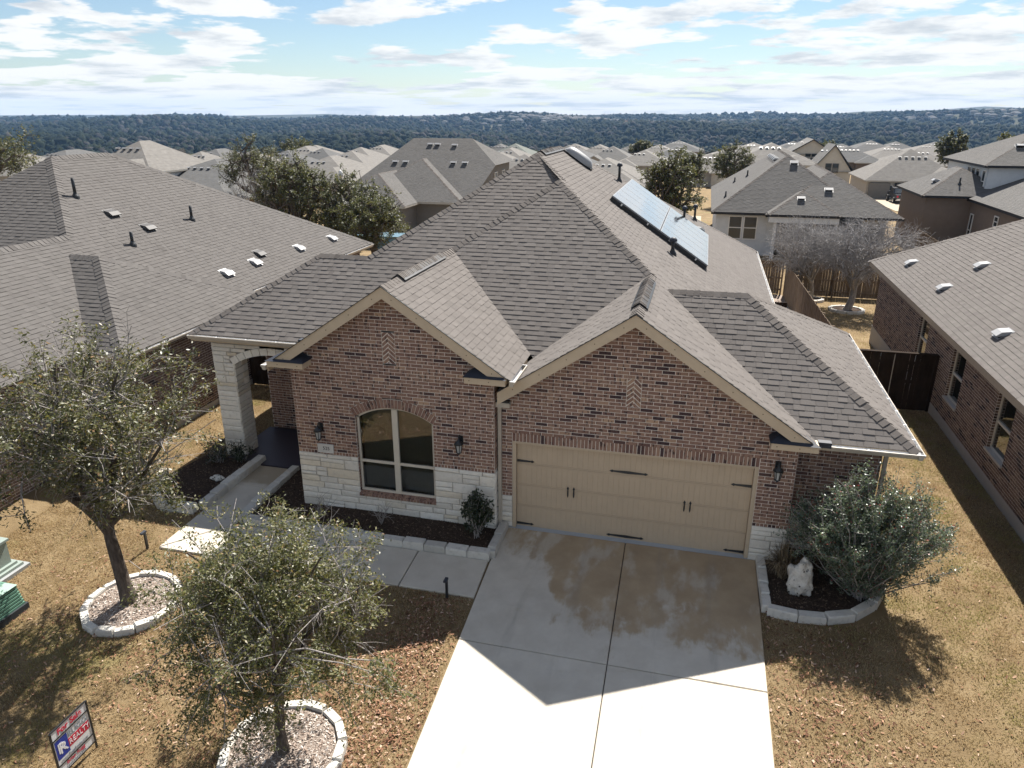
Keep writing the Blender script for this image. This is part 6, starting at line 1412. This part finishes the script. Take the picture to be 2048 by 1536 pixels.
# --- farther houses, each one its own thing
FAR = [(-90.9, 74.0, 5.2, 12, 't'), (-52.5, 53.0, 7.4, 9.0, 'w'), (-59.2, 68.0, 5, 11, 't'), (-46.5, 56.5, 5.6, 16, 'g'), (-81.1, 106.0, 5, 11, 'g'), (-74.9, 93.0, 5, 10, 't'), (-73.6, 124.0, 5.2, 12, 't'), (-67.5, 119.5, 5, 10, 'g'), (-44.7, 78.5, 5.2, 12, 't'), (-60.6, 121.5, 5.2, 12, 't'), (-67.6, 146.5, 5, 11, 't'), (-66.7, 105.5, 5, 10, 'g'),
       (-44.7, 143.5, 5.4, 10, 'g'), (-46.2, 169.5, 5, 10, 'g'), (-41.7, 167.5, 5.2, 11, 'gg'), (-22.4, 96.0, 5.2, 11, 't'), (-26.1, 152.5, 5.2, 12, 'g'), (-22.4, 175.5, 5, 11, 't'), (-15.2, 143.5, 5.4, 11, 'c'), (-9.0, 84.0, 5.2, 12, 't'), (-7.8, 132.0, 5, 11, 't'), (-5.1, 225.0, 5.4, 15, 'g'), (-8.3, 183.0, 5, 12, 't'), (4.1, 117.0, 5, 11, 't'), (10.7, 175.5, 5.2, 15, 't'), (12.3, 99.5, 7, 11, 'w'), (28.5, 231.5, 5.4, 14, 'g'), (22.1, 140.0, 7.2, 8.5, 'G'), (23.4, 122.0, 6.6, 6.6, 'G'),
       (48.9, 225.5, 5.8, 17, 'g'), (58.4, 238.5, 5.4, 14, 'g'), (69.6, 241.5, 5.4, 14, 'g'), (60.9, 215.0, 5.2, 16, 't'), (46.5, 190.0, 5, 13, 't'), (30.8, 103.0, 6.35, 12.9, 't'), (82.0, 225.5, 5.2, 19, 'g'), (97.3, 231.5, 5.2, 19, 't'), (-42.8, 116.5, 5, 11, 'g'), (-67.9, 96.0, 5, 10, 't'), (-98.9, 91.0, 5, 14, 'g'), (-29.3, 107.5, 5, 10, 't'), (-79.8, 91.0, 5, 10, 't'), (-36.5, 92.0, 5.2, 12, 'g'), (-52.0, 100.0, 5.2, 12, 't'), (-33.0, 128.0, 5.2, 11, 't'), (-20.0, 120.0, 5.2, 11, 'g'), (-55.0, 150.0, 5, 12, 'g'), (-80.0, 140.0, 5, 12, 't'), (-3.0, 158.0, 5.2, 12, 'g'), (14.0, 140.0, 5.4, 12, 't'), (33.0, 165.0, 5.4, 13, 'g'), (44.0, 155.0, 5.2, 13, 't'), (38.0, 205.0, 5.2, 14, 'g'), (16.0, 212.0, 5.2, 14, 't'), (-16.0, 205.0, 5, 12, 'g'), (-30.0, 185.0, 5, 12, 't'), (75.0, 190.0, 5.2, 15, 'g')]
RM = {'t': M_RF_TAN, 'w': M_RF_TAN, 'g': M_RF_GREY, 'gg': M_RF_GREEN, 'c': M_RF_MID, 'G': M_RF_MID}; WM = {'t': M_STUCCO, 'w': M_SIDING_W, 'g': M_BRICKFAR, 'gg': M_STUCCO, 'c': M_CREAM, 'G': M_CREAM}
FLAB = {(-46.5, 56.5): 'grey-roofed house with a row of roof vents just beyond the left neighbour', (-52.5, 53.0): 'small two-storey white house rising behind the left neighbour roof', (30.8, 103.0): 'wide tan-roofed house with a dark truck at its garage', (22.1, 140.0): 'taller cream gabled house with a brown rake, behind the white-sided house', (23.4, 122.0): 'shorter cream gabled house with a paired window, behind the white-sided house', (12.3, 99.5): 'two-storey white house left of the two cream gabled houses', (-90.9, 74.0): 'tan-roofed house at the far left edge beside the oak', (-41.7, 167.5): 'greenish-roofed far house left of the main roof peak', (-15.2, 143.5): 'far cream house just right of the main roof peak'}
R = random.Random(99); _px = lambda x, y: float(on_screen((x, y, 0))[0]); ORD = ('first', 'second', 'third', 'fourth', 'fifth', 'sixth', 'seventh', 'eighth', 'ninth', 'tenth', 'eleventh', 'twelfth', 'thirteenth', 'fourteenth')
def far_key(x, s): return ({'t': 'tan', 'w': 'tan', 'g': 'dark grey', 'gg': 'greenish', 'c': 'brown-grey', 'G': 'brown-grey'}[s], 'left' if x < -30 else ('middle' if x < 3 else 'right'))
for i, (x, y, h, W, s) in enumerate(FAR):
    g = min(gz(x, y), gz(x, y + 10)) - .3; two = h > 6.9; D = W * R.uniform(1.0, 1.25); sl = R.uniform(.5, .62); ze = gz(x, y) + (2.55 if not two else 4.7); half = min(W, D) / 2; top = gz(x, y) + h; sl = (top - ze) / half
    side = 'left' if x < -30 else ('middle' if x < 3 else 'right'); tone = {'t': 'tan', 'w': 'tan', 'g': 'dark grey', 'gg': 'greenish', 'c': 'brown-grey', 'G': 'brown-grey'}[s]
    mates = sorted(_px(a, b) for (a, b, _h, _w, q) in FAR if (a, b) not in FLAB and far_key(a, q) == (tone, side)); lab = FLAB.get((x, y)) or f'{tone}-roofed far house, {ORD[mates.index(_px(x, y))]} of its colour from the left in the {side} rooftops'; o = empty('far_house', (x, y, gz(x, y)), lab, 'house', None if (x, y) in FLAB else f'{tone} roofed far houses on the {side}')
    rm_, wm_ = RM[s], WM[s]; y0 = y - half
    if s == 'G': block(o, x - W / 2, x + W / 2, y0, y0 + D, ze, g, sl, rm_, wm_, None, 'gable', FD); win(o, x - 1.1, y0 + .38, gz(x, y) + (3.2 if two else 2.2), 1.0, 1.5, n=2, frame=M_SIDING_T)
    else:
        block(o, x - W / 2, x + W / 2, y0, y0 + D, ze, g, sl, rm_, wm_, None, 'hip', M_STUCCO)
        sg = R.choice((-1, 1)); w2 = W * R.uniform(.42, .58); xc = x + sg * (W - w2) / 2 * .92
        block(o, xc - w2 / 2, xc + w2 / 2, y0 - R.uniform(1.2, 3.2), y0 + D * .6, ze - .08, g, sl * R.uniform(.9, 1.1), rm_, wm_, None, 'hip' if R.random() < .75 else 'gable', M_STUCCO)
        for q in range(2): win(o, x - sg * W * .22 + q * 1.8 - 1, y0 + .38, ze - 2.0, 1.0, 1.4)
    if two: win(o, x - 2.2, y0 + .38, ze - 2.1, .9, 1.5, n=3)
    if (x, y) == (30.8, 103.0):
        for q in range(2): m = MB(); m.box((x - 5.8 + q * 3.2, y0 - .0, gz(x, y)), (x - 5.8 + q * 3.2 + (2.6 if q == 0 else 4.8), y0 + .39, gz(x, y) + 2.2)); m.build('garage_door', FD if q else M_SIDING_T, o)
    for q in range(R.choice((3, 4, 5))):
        yy = y0 + half * .72; zz = ze + half * .72 * sl; roof_vent((x - 1.2 + q * .8 - .4, yy, zz + .02), V(0, -sl, 1), (0, 1, sl), o, M_VENT_WHITE, .36, .36, .16)
# parked truck by the far garage
def truck(x, y, label):
    z = gz(x, y); o = empty('pickup_truck', (x, y, z), label, 'truck'); Mt = mat('truck_black', (.012, .015, .022), .2, .6)
    m = MB(); prof = [(-2.7, .55), (-2.7, 1.15), (-.9, 1.2), (-.7, 1.85), (.7, 1.88), (1.3, 1.25), (2.6, 1.12), (2.7, .6)]
    m.prism([(x - .95, y + a, z + b) for a, b in prof], (1.9, 0, 0)); m.build('body', Mt, o); m = MB(); m.mesh([(x - .8, y - .72 - .02, z + 1.78), (x + .8, y - .74, z + 1.78), (x + .85, y - .92, z + 1.28), (x - .85, y - .92, z + 1.28)], [(0, 3, 2, 1)]); m.build('rear_window', M_GLASS, o); m = MB(); m.box((x - .9, y - 2.78, z + .5), (x + .9, y - 2.7, z + .72)); m.build('bumper', M_ALU, o)
    for sx in (-1, 1):
        for sy in (-1.7, 1.75): m = MB(); m.lathe((x + sx * .98, y + sy, z + .42), [(.42, -.12), (.42, .12)], 14, axis=(1, 0, 0)); w = m.build('wheel', M_DARK, o); k = MB(); k.lathe((x + sx * .98, y + sy, z + .42), [(.22, -.13), (.22, .13)], 10, axis=(1, 0, 0)); k.build('rim', M_ALU, w)
        k = MB(); k.box((x + sx * .82 - .1, y - 2.725, z + .85), (x + sx * .82 + .1, y - 2.69, z + 1.1)); k.build('tail_light', M_RED, o)
truck(27.9, 92.0, 'black pickup truck parked in front of the tan-roofed house')
m = MB(); m.poly([(25, 80, gz(30, 80) + .05), (35, 80, gz(30, 80) + .05), (35, 97, gz(30, 97) + .05), (25, 97, gz(30, 97) + .05)]); o = m.build('far_driveway', M_WALK); o['kind'] = 'structure'
m = MB(); m.poly([(-6, 60, gz(0, 60) + .08), (3.5, 60, gz(0, 60) + .08), (3.5, 68, gz(0, 68) + .08), (-6, 68, gz(0, 68) + .08)]); o = m.build('far_driveway', M_WALK); o['kind'] = 'structure'
# ---------------------------------------------------------------- background trees
def oak(x, y, h, r, label, seed, group=None, zoff=0.0, lm=None, dens=1.0, leaf=.16, name='oak_tree'):
    g = gz(x, y) + zoff; tree(name, (x, y, g), (x + .2, y, g + h * .32), (x, y, g + h * .62), (r, r * .95, h * .40), label, seed=seed, trunk_r=.045 * h, limbs=7, subs=10, twigs=7, leaves=int(20 * dens), leaf=leaf, lmat=lm or M_FAROAK, group=group, twig_len=.16 * r + .3, shell=.5, tmat=M_BARK, twig_k=3)
oak(-18.0, 28.3, 6.6, 2.9, 'dense dark live oak behind the left neighbour roof, middle of the three', 131, None, 0, None, 1.3)
oak(-20.6, 27.0, 7.5, 2.9, 'dense dark live oak behind the left neighbour roof, leftmost of the three', 101, None, 0, None, 1.2)
oak(-15.6, 27.0, 5.6, 2.7, 'dense dark live oak behind the left neighbour roof, rightmost of the three', 102, None, 0, None, 1.3)
oak(-37.5, 49.5, 8.3, 3.6, 'round green oak rising between rooftops left of the two-storey grey house', 103)
oak(-32.5, 48.0, 6.0, 2.6, 'smaller oak between rooftops left of the two-storey grey house', 113)
oak(-78.0, 58.0, 8.0, 7.5, 'wide dark oak on the horizon at the left edge', 104, leaf=.3)
oak(1.1, 37.0, 8.0, 2.5, 'dark evergreen oak standing right behind the solar panels', 105, None, -.2, None, 1.6)
oak(6.6, 80.0, 8.2, 3.0, 'feathery pale oak behind the white-sided house roof', 106, leaf=.22); oak(1.5, 92.0, 6.2, 3.0, 'oak left of the feathery pale oak, beyond the solar panels', 107, leaf=.25); oak(11.5, 78.0, 5.6, 2.4, 'low bushy oak right of the feathery pale oak', 108, leaf=.2)
for i, (x, y, h, r) in enumerate(((48.5, 118, 8.5, 4.2), (54, 124, 7.0, 4.0), (60, 130, 9.5, 4.8), (66, 128, 8.0, 4.5), (74, 132, 8.5, 5.5), (84, 130, 10, 6.0), (43.5, 130, 9.2, 3.0))): oak(x, y, h, r, ('first', 'third', 'fourth', 'fifth', 'sixth', 'rightmost', 'second')[i] + ' grey-green oak from the left in the row beyond the two-storey white house', 120 + i, 'oaks in the row at the right', 0, None, 1, .34)
for i, (x, y, h, r) in enumerate(((-14, 200, 5.6, 4.2), (-90, 150, 6.5, 5), (35, 215, 5.8, 4.5))): oak(x, y, h, r, ('middle', 'leftmost', 'rightmost')[i] + ' of three small oaks along the far end of the rooftops', 140 + i, 'oaks at the far end of the rooftops', 0, None, .7, .45)
def bare_tree(base, fork, cen, rad, label, seed, tr=.13, limbs=8, subs=16, twigs=12, tl=.65, bm=None, group=None):
    tree('leafless_tree', base, fork, cen, rad, label, seed=seed, trunk_r=tr, limbs=limbs, subs=subs, twigs=twigs, leaves=0, bmat=bm or M_BARK_PALE, tmat=M_TWIG2, shell=.55, twig_len=tl, twig_k=3, group=group, low_cut=-.75)
M_TWIG2 = bark('bare_twig', (.22, .212, .21), (.43, .415, .41))
g = gz(11.1, 25.6); bare_tree((11.1, 25.6, g), (11.3, 25.6, g + 1.3), (11.6, 25.6, g + 3.05), (3.0, 2.4, 1.65), 'leafless pale-barked tree in a white stone ring', 201, .17, 9, 20, 22, .75)
g = gz(9.65, 28.0); bare_tree((9.65, 28.0, g), (9.5, 27.8, g + 1.2), (9.0, 27.4, g + 3.0), (2.6, 2.2, 1.6), 'leafless tree near the corner of the wooden fences', 202, .13, 9, 18, 22, .7)
g = gz(17, 31); bare_tree((17.2, 31.5, g), (17.2, 31.5, g + .8), (17.2, 31.5, g + 2.0), (2.4, 2.0, 1.2), 'leafless bushy tree at the tall fence by the right neighbour roof', 203, .10, 8, 12, 14, .6)
g = gz(-23, 26); bare_tree((-22.6, 26.0, g), (-22.6, 26.0, g + 2.6), (-22.7, 26.0, g + 5.2), (1.5, 1.4, 1.7), 'thin leafless tree above the left neighbour roof', 204, .10, 6, 7, 6, .45)
def small_ring(c, r, label, seed):
    o = empty('tree_ring', (c[0], c[1], gz(*c)), label, 'tree ring'); R = random.Random(seed); st = []
    for i in range(11): a = 2 * math.pi * (i + .5) / 11; x, y = c[0] + math.cos(a) * r, c[1] + math.sin(a) * r; st.append(block_stone((x, y, gz(x, y) - .02), (-math.sin(a), math.cos(a), 0), 2 * r * math.sin(math.pi / 11), .16, .16, R))
    emit('kerb_stone', st, M_KERB, o, 30); m = MB(); m.lathe((c[0], c[1], gz(*c) - .02), [(r, 0), (r * .9, .08), (.02, .12)], 16); m.build('mulch', M_MULCH, o)
small_ring((11.1, 25.6), .78, 'white stone ring round the leafless tree by the right neighbour wall', 1); small_ring((9.65, 28.0), .62, 'stone ring round the leafless tree by the fence corner', 2)
grass('yard_grass', [(8.5, 10.9, 10.1, 29), (10.9, 18, 19.2, 29)], [lambda x, y: np.hypot(x - 11.1, y - 25.6) < .8], 260, 53, 'patchy green and tan grass in the yard round the leafless trees', (.04, .10))
def sideyard():
    m = MB(); 
    m.poly([V(x, y, gz(x, y) + .02) for x, y in ((5.65, 10.2), (8.3, 10.2), (8.3, 20), (5.65, 20))]); m.poly([V(x, y, gz(x, y) + .02) for x, y in ((5.65, 20), (8.3, 20), (8.3, 29), (5.65, 29))]); o = m.build('gravel_strip', M_MULCH_PALE); o['kind'] = 'structure'
sideyard()
# street lamp between the rooftops
o = empty('street_lamp', (-30.4, 53.0, gz(-30.4, 53)), 'white-topped street lamp above the left oaks', 'street lamp'); z = gz(-30.4, 53); m = MB(); m.lathe((-30.4, 53, z), [(.09, 0), (.06, .6), (.05, 4.2)], 10); m.build('pole', paint('lamp_green', (.05, .09, .08), .5), o); m = MB(); m.lathe((-30.4, 53, z + 4.2), [(.08, 0), (.2, .1), (.24, .35), (.16, .62), (.03, .75)], 12); m.build('lamp_globe', M_WHITE, o, True)
# blue-grey covered tub beside the grey house
m = MB(); m.box((-22.6, 38.2, gz(-21, 38)), (-18.6, 40.2, gz(-21, 38) + 1.0)); o = m.build('pool_cover', paint('blue_cover', (.08, .16, .21), .5)); tag(o, 'blue covered tub in the yard of the grey two-storey house', 'tub')

# ---------------------------------------------------------------- valley woodland, far settlement, haze
def forest():
    R = np.random.default_rng(5); n = 56000
    az = R.uniform(-1.0, .95, n) + math.radians(14.2) * -1; d = 390 * (3600 / 390) ** (R.random(n) ** .9)
    x = 3.5 + np.sin(az) * d; y = -14 + np.cos(az) * d; keep = (y > 70); x, y, d = x[keep], y[keep], d[keep]; n = len(x); z = H(x, y)
    import bmesh
    def ico(sub):
        bm = bmesh.new(); bmesh.ops.create_icosphere(bm, subdivisions=sub, radius=1.0); bv = np.array([v.co[:] for v in bm.verts]); bf = np.array([[v.index for v in f.verts] for f in bm.faces]); bm.free(); return bv, bf
    pn = np.sin(x * .012 + 1) * np.cos(y * .010) + np.sin(x * .031 - y * .022) * .6
    bare = (R.random(n) < np.clip(.22 + .40 * pn + .5 * (d < 720) * (x < 200) - .15 * (d > 1100), 0.02, .92)); tone = np.where(bare, R.uniform(.68, 1.0, n), R.uniform(0, .52, n))
    size = 2.5 * np.maximum(1, d / 430) ** .52 * R.uniform(.5, 1.6, n); hgt = np.minimum(size * R.uniform(.8, 1.3, n), 8.0) * R.uniform(.7, 1.15, n); VS = []; FS = []; TS = []; off = 0
    for sub, sel in ((2, d < 800), (1, d >= 800)):
        bv, bf = ico(sub); k = len(bv); q = int(sel.sum()); J = 1 + R.normal(0, .27, (q, k, 1)); vs = bv[None] * J * np.stack([size, size * R.uniform(.8, 1.2, n), hgt], 1)[sel][:, None]; vs += np.stack([x, y, z + hgt * .75], 1)[sel][:, None]
        VS.append(vs.reshape(-1, 3)); FS.append((bf[None] + (np.arange(q) * k)[:, None, None]).reshape(-1, 3) + off); TS.append(np.repeat(tone[sel], len(bf))); off += q * k
    m = mat('woodland_crown', (.05, .06, .03), .95, .1); kk = NT(m)
    c = kk.ramp(kk.attr(), [(0, (.006, .011, .005)), (.3, (.011, .018, .008)), (.55, (.022, .027, .012)), (.66, (.026, .025, .022)), (.85, (.042, .038, .037)), (1, (.062, .057, .053))]); f = kk.noise(kk.pos(), .55, 4, .75); kk.color(kk.mix(kk.rng(f, .4, .65, 0, .6), c, (.012, .014, .008)))
    kk.bump(kk.noise(kk.pos(), .9, 3, .8), 1.0, .9)
    o = np_mesh_idx('woodland', np.concatenate(VS), np.concatenate(FS), m, np.concatenate(TS)); tag(o, 'wooded valley and hills reaching to the horizon', 'woodland', kind='stuff')
forest()
def settlement():
    """far-off estate on the ridge: too small to count"""
    R = random.Random(12); m = MB()
    for (cx, cy, n, sx, sy) in ((-430, 2350, 130, 230, 200), (720, 2450, 26, 110, 160), (-1300, 2600, 25, 300, 150), (-120, 2400, 40, 200, 120), (100, 2900, 16, 600, 150)):
        for i in range(n):
            x, y = R.gauss(cx, sx), R.gauss(cy, sy * .5); z = gz(x, y) + 5.5; w, d_, h = R.uniform(10, 20), R.uniform(9, 14), R.uniform(5, 8); t = R.random()
            m.prism([(x - w / 2, y, z), (x + w / 2, y, z), (x + w / 2, y + d_, z), (x - w / 2, y + d_, z)], (0, 0, h), t); F, a, b = hip_faces(x - w / 2 - .6, x + w / 2 + .6, y - .6, y + d_ + .6, z + h, .5)
            for f in F: m.poly(f, .0)
    mt = mat('far_settlement', (.5, .5, .5), .9); k = NT(mt); k.color(k.ramp(k.attr(), [(0, (.10, .095, .09)), (.2, (.20, .175, .15)), (.6, (.32, .29, .25)), (1, (.46, .44, .41))])); o = m.build('far_settlement', mt); tag(o, 'tiny far-off houses strewn along the wooded ridge', 'settlement', kind='stuff')
    for (x, y, w, d_, nm, lb) in ((-155, 2010, 125, 110, 'cleared_slope', 'bare orange earth clearing on the wooded slope'),):
        g = MB(); P = [(x - w * .5, y - d_ * .5), (x + w * .5, y - d_ * .3), (x + w * .55, y + d_ * .5), (x - w * .1, y + d_ * .6), (x - w * .5, y)]; g.poly([V(a, b, gz(a, b) + 11) for a, b in P]); o = g.build(nm, paint('orange_earth', (.34, .20, .12), .95)); o['kind'] = 'structure'
    o = empty('water_tower', (175, 3050, gz(175, 3050)), 'tiny water tower on the far horizon', 'water tower'); z = gz(175, 3050) + 8; m = MB(); m.lathe((175, 3050, z), [(5, 0), (4, 14), (9, 19), (14, 22), (14, 30), (4, 34)], 14); m.build('tank', M_STUCCO, o)
settlement()
def haze():
    m = bpy.data.materials.new('haze'); m.use_nodes = True; nt = m.node_tree; nt.nodes.clear(); o = nt.nodes.new('ShaderNodeOutputMaterial'); v = nt.nodes.new('ShaderNodeVolumePrincipled')
    v.inputs['Color'].default_value = (.34, .60, 1.0, 1); v.inputs['Density'].default_value = HAZE; v.inputs['Anisotropy'].default_value = .0; nt.links.new(v.outputs[0], o.inputs['Volume'])
    b = MB(); b.box((-6000, -450, -80), (6000, 5800, 90)); ob = b.build('haze', m); tag(ob, 'thin bluish haze filling the air over the valley', 'haze', kind='stuff')
HAZE = .00007
haze()
